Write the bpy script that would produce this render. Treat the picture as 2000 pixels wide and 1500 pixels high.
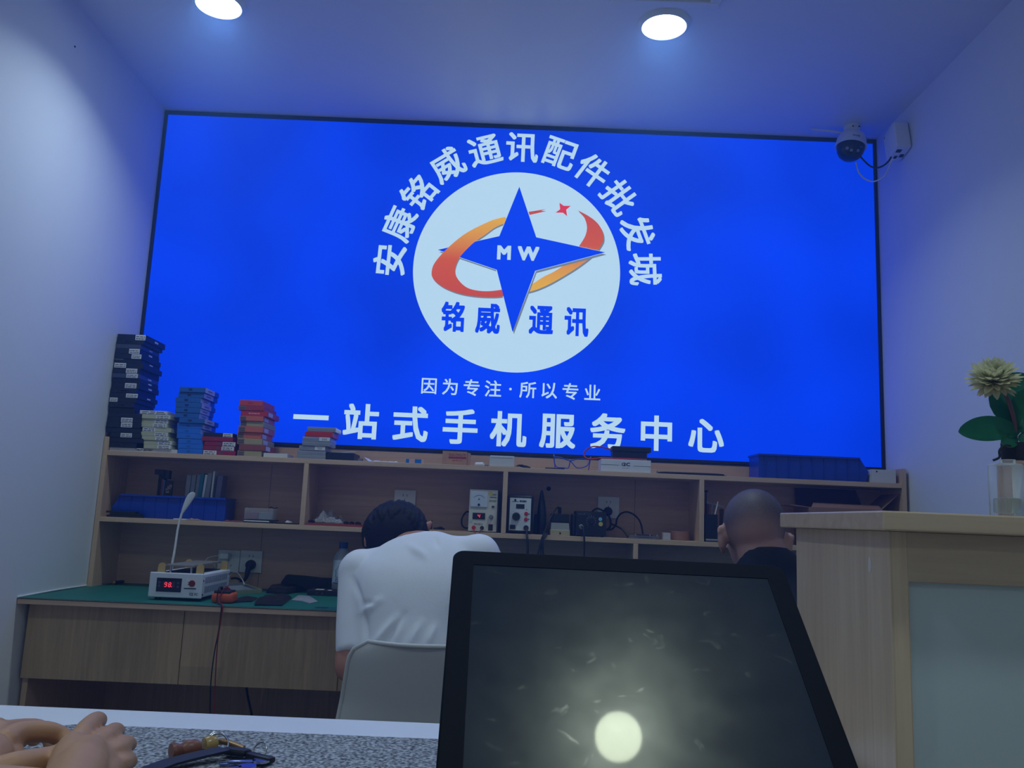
import bpy, bmesh, math, random
from mathutils import Vector, Matrix, Euler, noise
from mathutils.geometry import tessellate_polygon
random.seed(7)
scene = bpy.context.scene
for o in list(bpy.data.objects):
    bpy.data.objects.remove(o)
COL = scene.collection

# ---------------------------------------------------------------- camera
FPX = 1648.0
CAM = Vector((1.5442, -3.4157, 1.0613))
PITCH, YAW, ROLL = 0.1588, -0.0007, 0.0418
_cp, _sp, _cy, _sy = math.cos(PITCH), math.sin(PITCH), math.cos(YAW), math.sin(YAW)
FWD = Vector((_sy * _cp, _cy * _cp, _sp))
_r0 = Vector((_cy, -_sy, 0)); _u0 = _r0.cross(FWD)
RGT = math.cos(ROLL) * _r0 + math.sin(ROLL) * _u0
UPV = -math.sin(ROLL) * _r0 + math.cos(ROLL) * _u0
cam_data = bpy.data.cameras.new('camera')
cam_data.sensor_fit = 'HORIZONTAL'; cam_data.sensor_width = 36.0
cam_data.lens = 36.0 * FPX / 2000.0
cam_data.clip_start = 0.02
cam_ob = bpy.data.objects.new('camera', cam_data)
COL.objects.link(cam_ob)
cam_ob.matrix_world = Matrix(((RGT.x, UPV.x, -FWD.x, CAM.x), (RGT.y, UPV.y, -FWD.y, CAM.y),
                              (RGT.z, UPV.z, -FWD.z, CAM.z), (0, 0, 0, 1)))
scene.camera = cam_ob

# ---------------------------------------------------------------- world and exposure
world = bpy.data.worlds.new('world'); scene.world = world
world.use_nodes = True
world.node_tree.nodes['Background'].inputs[0].default_value = (0.35, 0.45, 0.7, 1)
world.node_tree.nodes['Background'].inputs[1].default_value = 0.05
# added blue scattering in the air, standing in for the lens veil
vs = world.node_tree.nodes.new('ShaderNodeVolumeScatter')
vs.inputs['Color'].default_value = (0.20, 0.46, 1, 1); vs.inputs['Density'].default_value = 0.052; vs.inputs['Anisotropy'].default_value = 0.55
world.node_tree.links.new(vs.outputs[0], world.node_tree.nodes['World Output'].inputs['Volume'])
scene.cycles.volume_bounces = 0
scene.view_settings.view_transform = 'Standard'
scene.view_settings.look = 'None'
scene.view_settings.gamma = 1
scene.view_settings.exposure = 0.0
scene.view_settings.use_curve_mapping = False
scene.cycles.use_denoising = True
scene.cycles.max_bounces = 8
scene.cycles.transparent_max_bounces = 16
scene.cycles.sample_clamp_indirect = 6.0
LAMP_STRENGTH = 14.0
LAMP_WATTS = 4.3
LAMP_SPREAD = 130.0
LAMP_COLOUR = (0.67, 0.90, 1.12)
SIGN_GAIN = 1.0

# ---------------------------------------------------------------- measuring helpers
def ray(px, py):
    return FWD + (px - 1000) / FPX * RGT - (py - 750) / FPX * UPV
def at(px, py, Y=None, z=None, X=None):
    d = ray(px, py)
    t = (Y - CAM.y) / d.y if Y is not None else (z - CAM.z) / d.z if z is not None else (X - CAM.x) / d.x
    return CAM + d * t
def rect(l, t, r, b, Y):
    """x0, x1, z0, z1 in the upright plane Y of a photographed rectangle"""
    mx, my = (l + r) / 2, (t + b) / 2
    return at(l, my, Y=Y).x, at(r, my, Y=Y).x, at(mx, b, Y=Y).z, at(mx, t, Y=Y).z

# ---------------------------------------------------------------- materials
def lin(v):
    v /= 255.0
    return v / 12.92 if v <= 0.04045 else ((v + 0.055) / 1.055) ** 2.4
def C(r, g, b):
    return (lin(r), lin(g), lin(b), 1)
MATS = {}
def new_mat(name):
    m = bpy.data.materials.new(name); m.use_nodes = True
    return m, m.node_tree, m.node_tree.nodes['Principled BSDF']
def mat(name, col, rough=0.5, metal=0.0, spec=0.5, alpha=1.0, trans=0.0, noise_amt=0.0, noise_scale=30.0, bump=0.0, ior=1.45):
    if name in MATS: return MATS[name]
    m, nt, p = new_mat(name)
    p.inputs['Base Color'].default_value = col
    p.inputs['Roughness'].default_value = rough
    p.inputs['Metallic'].default_value = metal
    p.inputs['Specular IOR Level'].default_value = spec
    p.inputs['Alpha'].default_value = alpha
    p.inputs['Transmission Weight'].default_value = trans
    p.inputs['IOR'].default_value = ior
    if noise_amt or bump:
        tc = nt.nodes.new('ShaderNodeTexCoord'); nz = nt.nodes.new('ShaderNodeTexNoise')
        nz.inputs['Scale'].default_value = noise_scale; nz.inputs['Detail'].default_value = 4
        nt.links.new(tc.outputs['Object'], nz.inputs['Vector'])
        if noise_amt:
            rp = nt.nodes.new('ShaderNodeValToRGB')
            lo = tuple(c * (1 - noise_amt) for c in col[:3]) + (1,); hi = tuple(min(1, c * (1 + noise_amt)) for c in col[:3]) + (1,)
            rp.color_ramp.elements[0].position = 0.3; rp.color_ramp.elements[1].position = 0.7
            rp.color_ramp.elements[0].color = lo; rp.color_ramp.elements[1].color = hi
            nt.links.new(nz.outputs['Fac'], rp.inputs['Fac']); nt.links.new(rp.outputs['Color'], p.inputs['Base Color'])
        if bump:
            b = nt.nodes.new('ShaderNodeBump'); b.inputs['Strength'].default_value = bump; b.inputs['Distance'].default_value = 0.002
            nt.links.new(nz.outputs['Fac'], b.inputs['Height']); nt.links.new(b.outputs['Normal'], p.inputs['Normal'])
    MATS[name] = m
    return m
def glow(name, col, strength=1.0, sample=True):
    if name in MATS: return MATS[name]
    m, nt, p = new_mat(name)
    nt.nodes.remove(p)
    e = nt.nodes.new('ShaderNodeEmission'); e.inputs[0].default_value = col; e.inputs[1].default_value = strength
    nt.links.new(e.outputs[0], nt.nodes['Material Output'].inputs[0])
    m.cycles.emission_sampling = 'AUTO' if sample else 'NONE'
    MATS[name] = m
    return m
def wood(name, base, dark, axis='X', scale=1.0, rough=0.45, planks=0.0):
    """laminated board; the grain runs along the given axis, in strips of slightly different tone"""
    if name in MATS: return MATS[name]
    m, nt, p = new_mat(name)
    N = nt.nodes.new; L = nt.links.new
    tc = N('ShaderNodeTexCoord'); mp = N('ShaderNodeMapping')
    s = {'X': (1.5, 30, 30), 'Y': (30, 1.5, 30), 'Z': (30, 30, 1.5)}[axis]
    mp.inputs['Scale'].default_value = tuple(v * scale for v in s)
    L(tc.outputs['Object'], mp.inputs['Vector'])
    nz = N('ShaderNodeTexNoise'); nz.inputs['Scale'].default_value = 2.2; nz.inputs['Detail'].default_value = 6; nz.inputs['Roughness'].default_value = 0.6
    nz.inputs['Distortion'].default_value = 0.6
    L(mp.outputs[0], nz.inputs['Vector'])
    rp = N('ShaderNodeValToRGB')
    rp.color_ramp.elements[0].position = 0.25; rp.color_ramp.elements[1].position = 0.75
    rp.color_ramp.elements[0].color = dark; rp.color_ramp.elements[1].color = base
    L(nz.outputs['Fac'], rp.inputs['Fac'])
    if planks:
        mp2 = N('ShaderNodeMapping'); k = planks
        mp2.inputs['Scale'].default_value = {'X': (0.8, k, k), 'Y': (k, 0.8, k), 'Z': (k, k, 0.8)}[axis]
        L(tc.outputs['Object'], mp2.inputs['Vector'])
        vo = N('ShaderNodeTexVoronoi'); vo.inputs['Scale'].default_value = 1.0; vo.distance = 'CHEBYCHEV'
        L(mp2.outputs[0], vo.inputs['Vector'])
        hs = N('ShaderNodeHueSaturation')
        mr = N('ShaderNodeMapRange'); mr.inputs['To Min'].default_value = 0.86; mr.inputs['To Max'].default_value = 1.1
        sx = N('ShaderNodeSeparateColor'); L(vo.outputs['Color'], sx.inputs[0]); L(sx.outputs[0], mr.inputs['Value'])
        L(mr.outputs[0], hs.inputs['Value']); L(rp.outputs['Color'], hs.inputs['Color'])
        L(hs.outputs[0], p.inputs['Base Color'])
    else:
        L(rp.outputs['Color'], p.inputs['Base Color'])
    p.inputs['Roughness'].default_value = rough
    MATS[name] = m
    return m
def glass(name, col=(1, 1, 1, 1), rough=0.0, thin=0.85):
    """clear plastic or glass: mostly see-through with a glossy coat"""
    if name in MATS: return MATS[name]
    m, nt, p = new_mat(name)
    N = nt.nodes.new; L = nt.links.new
    tr = N('ShaderNodeBsdfTransparent'); tr.inputs[0].default_value = col
    p.inputs['Base Color'].default_value = col; p.inputs['Roughness'].default_value = rough + 0.08
    mx = N('ShaderNodeMixShader'); fr = N('ShaderNodeFresnel'); fr.inputs[0].default_value = 1.45
    ad = N('ShaderNodeMath'); ad.operation = 'ADD'; ad.use_clamp = True; ad.inputs[1].default_value = 1 - thin
    L(fr.outputs[0], ad.inputs[0]); L(ad.outputs[0], mx.inputs[0]); L(tr.outputs[0], mx.inputs[1]); L(p.outputs[0], mx.inputs[2])
    L(mx.outputs[0], nt.nodes['Material Output'].inputs[0])
    MATS[name] = m
    return m

# ---------------------------------------------------------------- mesh helpers
class MB:
    def __init__(s): s.b = bmesh.new()
    def box(s, x0, x1, y0, y1, z0, z1, bev=0.0, M=None, seg=2):
        r = bmesh.ops.create_cube(s.b, size=1.0)
        vs = r['verts']
        for v in vs:
            v.co = Vector(((x0 + x1) / 2 + v.co.x * (x1 - x0), (y0 + y1) / 2 + v.co.y * (y1 - y0), (z0 + z1) / 2 + v.co.z * (z1 - z0)))
        if bev:
            es = list({e for v in vs for e in v.link_edges})
            rr = bmesh.ops.bevel(s.b, geom=es, offset=min(bev, abs(x1 - x0) * .45, abs(y1 - y0) * .45, abs(z1 - z0) * .45), segments=seg, affect='EDGES', profile=0.5)
            vs = list({v for f in rr['faces'] for v in f.verts} | {v for v in vs if v.is_valid})
        if M is not None:
            for v in vs: v.co = M @ v.co
        return s
    def add(s, verts, faces):
        vv = [s.b.verts.new(Vector(v)) for v in verts]
        for f in faces:
            try: s.b.faces.new([vv[i] for i in f])
            except ValueError: pass
        return s
    def hexa(s, p):
        """eight corners: four of the bottom then four of the top, same winding"""
        return s.add(p, [(3, 2, 1, 0), (4, 5, 6, 7), (0, 1, 5, 4), (1, 2, 6, 5), (2, 3, 7, 6), (3, 0, 4, 7)])
    def ring(s, c, ax, r, n, ry=None, ref=None):
        ax = Vector(ax).normalized()
        ref = Vector(ref) if ref is not None else (Vector((0, 0, 1)) if abs(ax.z) < 0.9 else Vector((1, 0, 0)))
        u = ax.cross(ref).normalized(); w = ax.cross(u).normalized()
        ry = r if ry is None else ry
        return [s.b.verts.new(Vector(c) + u * (r * math.cos(2 * math.pi * i / n)) + w * (ry * math.sin(2 * math.pi * i / n))) for i in range(n)]
    def loft(s, rings, cap=True, closed=False):
        n = len(rings[0])
        m = len(rings)
        for k in range(m if closed else m - 1):
            a, b = rings[k], rings[(k + 1) % m]
            for i in range(n):
                j = (i + 1) % n
                try: s.b.faces.new((a[i], a[j], b[j], b[i]))
                except ValueError: pass
        if cap and not closed:
            for q in (rings[0][::-1], rings[-1]):
                try: s.b.faces.new(q)
                except ValueError: pass
        return s
    def cyl(s, a, b, r, r2=None, n=20):
        a, b = Vector(a), Vector(b); d = b - a
        return s.loft([s.ring(a, d, r, n), s.ring(b, d, r if r2 is None else r2, n)])
    def tube(s, pts, r, n=10, smooth=4, radii=None):
        P = [Vector(p) for p in pts]
        R0 = radii or [r] * len(P)
        if smooth > 1 and len(P) > 2:
            Q, RR = [], []
            for i in range(len(P) - 1):
                p0 = P[max(i - 1, 0)]; p1 = P[i]; p2 = P[i + 1]; p3 = P[min(i + 2, len(P) - 1)]
                for k in range(smooth):
                    t = k / smooth
                    Q.append(0.5 * ((2 * p1) + (p2 - p0) * t + (2 * p0 - 5 * p1 + 4 * p2 - p3) * t * t + (3 * p1 - p0 - 3 * p2 + p3) * t ** 3))
                    RR.append(R0[i] * (1 - t) + R0[i + 1] * t)
            Q.append(P[-1]); RR.append(R0[-1]); P, R0 = Q, RR
        rings = []; ref = None
        for i, p in enumerate(P):
            d = (P[min(i + 1, len(P) - 1)] - P[max(i - 1, 0)]).normalized()
            if ref is None:
                ref = Vector((0, 0, 1)) if abs(d.z) < 0.9 else Vector((1, 0, 0))
            ref = (ref - d * ref.dot(d)).normalized()
            w = d.cross(ref)
            rings.append([s.b.verts.new(p + ref * (R0[i] * math.cos(2 * math.pi * k / n)) + w * (R0[i] * math.sin(2 * math.pi * k / n))) for k in range(n)])
        return s.loft(rings)
    def lathe(s, c, prof, n=32, axis=(0, 0, 1)):
        ax = Vector(axis).normalized()
        return s.loft([s.ring(Vector(c) + ax * h, ax, max(r, 1e-5), n) for r, h in prof])
    def sphere(s, c, r, n=16, scale=(1, 1, 1), M=None):
        vs = bmesh.ops.create_uvsphere(s.b, u_segments=n, v_segments=max(6, n * 2 // 3), radius=r)['verts']
        for v in vs:
            p = Vector((v.co.x * scale[0], v.co.y * scale[1], v.co.z * scale[2]))
            v.co = (M @ p if M is not None else p) + Vector(c)
        return s
    def prism(s, poly, ext, plane=None):
        """polygon of 3-D points pushed along the vector ext"""
        P = [Vector(p) for p in poly]; e = Vector(ext); n = len(P)
        a = [s.b.verts.new(p) for p in P]; b = [s.b.verts.new(p + e) for p in P]
        tris = tessellate_polygon([P])
        for q in tris:
            try:
                s.b.faces.new([a[i] for i in q]); s.b.faces.new([b[i] for i in reversed(q)])
            except ValueError: pass
        for i in range(n):
            j = (i + 1) % n
            s.b.faces.new((a[j], a[i], b[i], b[j]))
        return s
    def text(s, body, size, M, offset=0.0, ext=0.0, width=None, shear=0.0):
        """flat letters, centred, in the local XY plane of M"""
        c = bpy.data.curves.new('lettering', 'FONT')
        c.body = body; c.size = size; c.extrude = ext; c.resolution_u = 3; c.shear = shear
        o = bpy.data.objects.new('lettering', c); COL.objects.link(o)
        bpy.context.view_layer.update()
        me = bpy.data.meshes.new_from_object(o.evaluated_get(bpy.context.evaluated_depsgraph_get()))
        if len(me.vertices):
            xs = [v.co.x for v in me.vertices]; ys = [v.co.y for v in me.vertices]
            cx, cy = (min(xs) + max(xs)) / 2, (min(ys) + max(ys)) / 2
            k = width / (max(xs) - min(xs)) if width else 1.0
            base = [Vector(((v.co.x - cx) * k, v.co.y - cy, v.co.z)) for v in me.vertices]
            # a bolder stroke: the same outline laid over itself, shifted all round
            sh = [(0, 0)] if not offset else [(offset * size * a, offset * size * b) for a in (-1, 0, 1) for b in (-1, 0, 1) if a or b]
            for dx, dy in sh:
                for v, p in zip(me.vertices, base): v.co = M @ (p + Vector((dx, dy, 0)))
                s.b.from_mesh(me)
        bpy.data.objects.remove(o); bpy.data.curves.remove(c); bpy.data.meshes.remove(me)
        return s
    def xf(s, M):
        bmesh.ops.transform(s.b, matrix=M, verts=s.b.verts); return s
    def build(s, name, m, parent=None, smooth=None, label=None, recalc=True):
        if recalc: bmesh.ops.recalc_face_normals(s.b, faces=s.b.faces)
        me = bpy.data.meshes.new(name); s.b.to_mesh(me); s.b.free()
        me.materials.append(m)
        if smooth is not None:
            for p in me.polygons: p.use_smooth = True
            try: me.set_sharp_from_angle(angle=math.radians(smooth))
            except Exception: pass
        o = bpy.data.objects.new(name, me); COL.objects.link(o)
        if parent is not None:
            o.parent = parent
            # children are written in world coordinates
            o.matrix_parent_inverse = parent.matrix_basis.inverted()
        if label: o['label'] = label
        return o
def FACE(x, y, z, rot=0.0):
    """letters that face the camera side (-Y), rotated by rot in their own plane"""
    return Matrix.Translation((x, y, z)) @ Matrix.Rotation(math.radians(90), 4, 'X') @ Matrix.Rotation(rot, 4, 'Z')
def tag(o, label, cat, group=None, kind=None):
    o['label'] = label; o['category'] = cat
    if group: o['group'] = group
    if kind: o['kind'] = kind
    return o
def thing(name, loc, label, cat, group=None, rz=0.0):
    o = bpy.data.objects.new(name, None); COL.objects.link(o); o.empty_display_size = 0.05
    o.location = loc; o.rotation_euler = (0, 0, rz)
    bpy.context.view_layer.update()
    return tag(o, label, cat, group)
def struct(name, mb, m, smooth=None):
    o = mb.build(name, m, None, smooth); o['kind'] = 'structure'
    return o
ORD = ['topmost', 'second', 'third', 'fourth', 'fifth', 'sixth', 'seventh', 'eighth', 'ninth', 'tenth', 'eleventh', 'twelfth', 'thirteenth',
       'fourteenth', 'fifteenth', 'sixteenth', 'seventeenth', 'eighteenth', 'nineteenth', 'twentieth', 'twenty-first', 'twenty-second', 'twenty-third']

# ---------------------------------------------------------------- common sizes (metres)
W = 3.064; ZC = 2.737; YF = -5.6
YS = -0.207                  # front of the wall shelf
ZT, ZM, ZB = 1.256, 1.008, 0.752   # tops of the two shelf boards and of the green mat
YB = -0.6535                 # front edge of the workbench
ZD = 0.75; YD = -2.063       # white front desk: top and its far edge

# colours
paint = mat('wall paint', C(226, 228, 230), 0.55, bump=0.05, noise_scale=250)
ceil_paint = mat('ceiling paint', C(226, 228, 230), 0.38, bump=0.02, noise_scale=120)
oak = wood('oak laminate', C(206, 172, 140), C(182, 147, 116), 'X', 1.0, 0.4)
oak_edge = wood('oak edge band', C(214, 182, 150), C(196, 164, 130), 'X', 1.0, 0.45)
oak_up = wood('oak upright', C(214, 182, 150), C(196, 164, 130), 'Z', 1.0, 0.45)
oak_door = wood('oak door', C(206, 178, 136), C(172, 144, 104), 'Z', 1.0, 0.42, planks=5.0)
oak_counter = wood('counter veneer', C(216, 190, 156), C(188, 160, 124), 'Z', 0.8, 0.35, planks=4.0)
oak_counter_h = wood('counter rail veneer', C(208, 182, 148), C(184, 157, 122), 'X', 0.8, 0.35)
black = mat('black plastic', C(24, 25, 28), 0.45)
matte_black = mat('matte black', C(20, 21, 24), 0.7)
rubber = mat('black rubber', C(17, 17, 19), 0.55)
white_pl = mat('white plastic', C(226, 228, 226), 0.35)
off_white = mat('ivory plastic', C(208, 206, 192), 0.4)
chrome = mat('chrome', C(190, 190, 188), 0.22, 1.0)
steel = mat('brushed steel', C(150, 150, 150), 0.4, 1.0)
gold = mat('gold metal', C(205, 165, 95), 0.35, 0.8)
paper = mat('white label paper', C(222, 222, 222), 0.6)
ink = mat('black ink', C(28, 28, 32), 0.6)
ghost = mat('white print', C(200, 205, 210), 0.6)
blue_pl = mat('blue plastic', C(14, 60, 172), 0.35)
red_pl = mat('red plastic', C(190, 40, 36), 0.4)
card_tan = mat('tan card', C(176, 136, 104), 0.7, noise_amt=0.08, noise_scale=40)
clear = glass('clear plastic', (0.92, 0.94, 0.95, 1), 0.05, 0.82)
clear_glass = glass('clear glass', (0.95, 0.97, 0.96, 1), 0.0, 0.9)
# ================================================================ the room
struct('floor', MB().box(-0.2, W + 0.2, YF, 0.2, -0.1, 0.0), mat('floor tile', C(120, 118, 114), 0.35, noise_amt=0.06, noise_scale=3))
struct('ceiling', MB().box(-0.2, W + 0.2, YF, 0.2, ZC, ZC + 0.1), ceil_paint)
struct('wall_left', MB().box(-0.2, 0.0, YF, 0.2, 0, ZC), paint)
struct('wall_right', MB().box(W, W + 0.2, YF, 0.2, 0, ZC), paint)
struct('wall_back', MB().box(-0.2, W + 0.2, 0.035, 0.2, 0, ZC), paint)
struct('wall_front', MB().box(-0.2, W + 0.2, YF - 0.15, YF, 0, ZC), paint)
spot = MB()
q = at(146, 91, X=0.0); spot.lathe((0.0, q.y, q.z), [(0.004, 0), (0.003, 0.002), (0.0, 0.0025)], 10, (1, 0, 0))
tag(spot.build('nail_head', ink, None, 30), 'tiny dark nail head high on the left wall', 'nail')

# ---------------------------------------------------------------- downlights
def downlight(x, y, label, k=1.0):
    t = thing('downlight', (x, y, ZC), label, 'ceiling light', 'round ceiling downlights')
    MB().lathe((x, y, ZC), [(0.071, 0.0), (0.071, -0.010), (0.075, -0.014), (0.087, -0.008), (0.091, 0.0)], 48).build('trim_ring', white_pl, t, 40)
    MB().lathe((x, y, ZC), [(0.0, -0.004), (0.0705, -0.004), (0.0705, -0.0075), (0.0, -0.0085)], 48).build(
        'diffuser', glow('lamp glow', LAMP_COLOUR + (1,), LAMP_STRENGTH), t, 30)
    # the light the LED module throws, narrowed by the reflector cup
    ld = bpy.data.lights.new('led_module', 'AREA'); ld.shape = 'DISK'; ld.size = 0.138
    ld.energy = LAMP_WATTS; ld.color = LAMP_COLOUR; ld.spread = math.radians(LAMP_SPREAD)
    lo = bpy.data.objects.new('led_module', ld); COL.objects.link(lo)
    lo.parent = t; lo.location = (0, 0, -0.0095)
    return t
downlight(2.006, -0.79, 'round white ceiling downlight fully in view, right of the logo')
downlight(0.503, -0.807, 'round ceiling downlight cut by the top frame edge, left side')
downlight(1.996, -2.82, 'ceiling downlight above the black monitor, seen as its bright round reflection')
downlight(0.503, -2.82, 'ceiling downlight over the seated customer, out of frame on the left')
downlight(1.996, -4.85, 'ceiling downlight behind the camera on the right')
downlight(0.503, -4.85, 'ceiling downlight behind the camera on the left')

# ---------------------------------------------------------------- air vent at the top edge
t = thing('air_vent', (2.02, -1.06, ZC), 'white ceiling air vent grille beside the right downlight', 'vent')
x0, x1, y0, y1 = at(1190, 0, z=ZC).x, at(1408, 0, z=ZC).x, -1.45, -0.9
f = MB()
for a in ((x0, x1, y1 - 0.035, y1), (x0, x1, y0, y0 + 0.035), (x0, x0 + 0.035, y0 + .035, y1 - .035), (x1 - 0.035, x1, y0 + .035, y1 - .035)):
    f.box(a[0], a[1], a[2], a[3], ZC - 0.012, ZC - 0.0002, 0.003)
f.build('vent_frame', white_pl, t)
for k in range(12):
    yy = y0 + 0.06 + k * 0.0365
    MB().box(x0 + .036, x1 - .036, yy, yy + 0.022, ZC - 0.010, ZC - 0.006).xf(Matrix.Identity(4)).build('slat', white_pl, t)

# ================================================================ the light-box sign
BLUE = (0.0003, 0.046, 0.93, 1)
PALE = (0.46, 0.70, 0.93, 1)
t = thing('light_box_sign', (W / 2, 0.0, 1.329), 'large glowing blue shop sign with round white emblem filling the back wall', 'sign')
sx0, sx1, sz0, sz1 = 0.014, 3.050, 1.329, 2.720
f = MB()
f.box(0.001, sx0, -0.008, 0.033, sz0 - 0.012, ZC - 0.001); f.box(sx1, W - 0.001, -0.008, 0.033, sz0 - 0.012, ZC - 0.001)
f.box(sx0, sx1, -0.008, 0.033, sz1, ZC - 0.001); f.box(sx0, sx1, -0.008, 0.033, sz0 - 0.012, sz0)
f.build('frame', mat('sign frame', C(40, 44, 52), 0.4, 0.4), t)
# lit fabric face, a little uneven where the lamps stand behind it
mface, nt, p = new_mat('lit blue fabric'); nt.nodes.remove(p)
e = nt.nodes.new('ShaderNodeEmission'); tc = nt.nodes.new('ShaderNodeTexCoord'); nz = nt.nodes.new('ShaderNodeTexNoise')
nz.inputs['Scale'].default_value = 1.7; nz.inputs['Detail'].default_value = 1.0
mr = nt.nodes.new('ShaderNodeMapRange'); mr.inputs['From Min'].default_value = 0.35; mr.inputs['From Max'].default_value = 0.7
mr.inputs['To Min'].default_value = 0.80 * SIGN_GAIN; mr.inputs['To Max'].default_value = 1.1 * SIGN_GAIN
nt.links.new(tc.outputs['Object'], nz.inputs['Vector']); nt.links.new(nz.outputs['Fac'], mr.inputs['Value'])
nt.links.new(mr.outputs[0], e.inputs[1]); e.inputs[0].default_value = BLUE
nt.links.new(e.outputs[0], nt.nodes['Material Output'].inputs[0])
MB().box(sx0, sx1, 0.0, 0.02, sz0, sz1).build('lit_panel', mface, t)
pale = glow('lit white print', PALE, 1.0); pale_s = glow('lit white lettering', PALE, 1.0, False)
blue_s = glow('lit blue print', BLUE, 1.0, False)
grey_s = glow('lit grey print', (0.16, 0.22, 0.28, 1), 1.0, False)
def sg(px, py, lift=0.0):
    p = at(px, py, Y=0.0); return Vector((p.x, -lift, p.z))
cc = sg(1009, 528.5)
rad = (sg(1211, 537).x - sg(807, 520).x) / 2
MB().lathe((cc.x, -0.0002, cc.z), [(rad, 0), (rad, 0.0006)], 128, (0, -1, 0)).build('emblem_disc', pale, t)
def up3(u, v): return (700 + u / 3.0, 240 + v / 3.0)
def poly(name, pts, m, lift, label=None, conv=up3):
    return MB().prism([sg(*conv(*p), lift) for p in pts], (0, -0.0003, 0)).build(name, m, t, label=label)
def spline(pts, k=6):
    P = [Vector((a, b)) for a, b in pts]; Q = []
    for i in range(len(P) - 1):
        p0 = P[max(i - 1, 0)]; p1 = P[i]; p2 = P[i + 1]; p3 = P[min(i + 2, len(P) - 1)]
        for j in range(k):
            q = j / k
            Q.append(tuple(0.5 * ((2 * p1) + (p2 - p0) * q + (2 * p0 - 5 * p1 + 4 * p2 - p3) * q * q + (3 * p1 - p0 - 3 * p2 + p3) * q ** 3)))
    return Q + [tuple(P[-1])]
# orange swoosh, printed with a yellow to red gradient
mo, nt, p = new_mat('lit orange print'); nt.nodes.remove(p)
e = nt.nodes.new('ShaderNodeEmission'); tc = nt.nodes.new('ShaderNodeTexCoord'); sp = nt.nodes.new('ShaderNodeSeparateXYZ')
rp = nt.nodes.new('ShaderNodeValToRGB'); mr = nt.nodes.new('ShaderNodeMapRange')
nt.links.new(tc.outputs['Object'], sp.inputs[0]); nt.links.new(sp.outputs[2], mr.inputs['Value'])
mr.inputs['From Min'].default_value = sg(900, 578).z; mr.inputs['From Max'].default_value = sg(975, 425).z
for k, (ps, cl) in enumerate(((0.0, C(192, 74, 46)), (0.45, C(200, 86, 40)), (0.75, C(215, 148, 52)), (1.0, C(222, 172, 44)))):
    el = rp.color_ramp.elements[k] if k < 2 else rp.color_ramp.elements.new(ps)
    el.position = ps; el.color = cl
nt.links.new(mr.outputs[0], rp.inputs['Fac']); nt.links.new(rp.outputs[0], e.inputs[0])
nt.links.new(e.outputs[0], nt.nodes['Material Output'].inputs[0]); mo.cycles.emission_sampling = 'NONE'
mo2 = mo.copy(); mo2.name = 'lit orange print right'
m2 = [n for n in mo2.node_tree.nodes if n.type == 'MAP_RANGE'][0]
m2.inputs['From Min'].default_value = sg(1170, 415).z; m2.inputs['From Max'].default_value = sg(1095, 560).z
outer_l = [(862, 552), (790, 570), (700, 610), (620, 655), (545, 715), (480, 780), (440, 835), (429, 885), (440, 915), (470, 945), (520, 975), (600, 1003), (700, 1019), (800, 1022), (852, 1017)]
inner_l = [(852, 977), (770, 987), (700, 984), (640, 968), (595, 932), (570, 890), (568, 850), (590, 795), (632, 745), (684, 697), (745, 655), (800, 615), (862, 588)]
band_l = spline(outer_l) + spline(inner_l)
outer_r = [(1285, 513), (1350, 548), (1400, 588), (1430, 638), (1436, 685), (1420, 722), (1390, 762), (1345, 802), (1280, 850), (1200, 900), (1120, 945), (1050, 976), (985, 995)]
inner_r = [(985, 955), (1030, 938), (1080, 905), (1150, 870), (1215, 825), (1265, 762), (1300, 712), (1328, 665), (1339, 620), (1333, 580), (1316, 545), (1285, 513)]
band_r = spline(outer_r) + spline(inner_r)[:-1]
star = [(943, 376), (1042, 672), (1445, 760), (1036, 868), (903, 1226), (811, 862), (466, 745), (826, 665)]
flick = [(985, 524), (1100, 506), (1070, 516), (1100, 518), (995, 542)]
def grow(pts, k, c=(930, 775)):
    return [(c[0] + (x - c[0]) * k + (3 if x > c[0] else -3), c[1] + (y - c[1]) * k) for x, y in pts]
poly('emblem_shadow', [(x + 6, y + 9) for x, y in band_r], grey_s, 0.0012)
poly('swoosh', band_r, mo2, 0.0016, 'orange swoosh right half')
poly('swoosh', flick, mo2, 0.0016, 'small red swoosh tip')
poly('emblem_shadow', [(x + 8, y + 13) for x, y in star], grey_s, 0.0020)
poly('star_outline', grow(star, 1.012), pale_s, 0.0024)
poly('star', star, blue_s, 0.0028, 'blue four-pointed star')
poly('emblem_shadow', [(x + 3, y + 7) for x, y in band_l], grey_s, 0.0006)
poly('swoosh', [pt for pt in band_l], mo, 0.0032, 'orange swoosh left half')
# the star's lower arm and upper arm pass over the band again
poly('star', [(943, 376), (826, 665), (700, 700), (930, 790)], blue_s, 0.0036)
poly('star', [(811, 862), (903, 1226), (1036, 868), (930, 780)], blue_s, 0.0036)
poly('little_star', [(1178, 469), (1203, 487), (1244, 487), (1217, 510), (1223, 547), (1198, 527), (1155, 527), (1182, 507)], glow('lit red print', C(214, 52, 62), 1.0, False), 0.0016)
def glyphs(name, chars, size, m, lift, offset, label=None, rot=None, width=None, stretch=None):
    for k, (ch, px, py) in enumerate(chars):
        mb = MB()
        p = sg(px, py)
        a = rot(p) if rot else 0.0
        M = FACE(p.x, -lift, p.z, a)
        if stretch: M = M @ Matrix.Diagonal((stretch[0], stretch[1], 1, 1))
        mb.text(ch, size, M, offset)
        mb.build(name, m, t, label=label)
arc = list(zip('安康铭威通讯配件批发城', (761, 780, 817, 873, 947, 1020, 1094, 1158, 1209, 1245, 1260), (508, 437, 377, 322, 294, 288, 300, 334, 385, 453, 526)))
glyphs('arc_character', arc, 0.144, pale_s, 0.0010, 0.018, rot=lambda p: math.atan2(p.z - cc.z, p.x - cc.x) - math.pi / 2)
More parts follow.
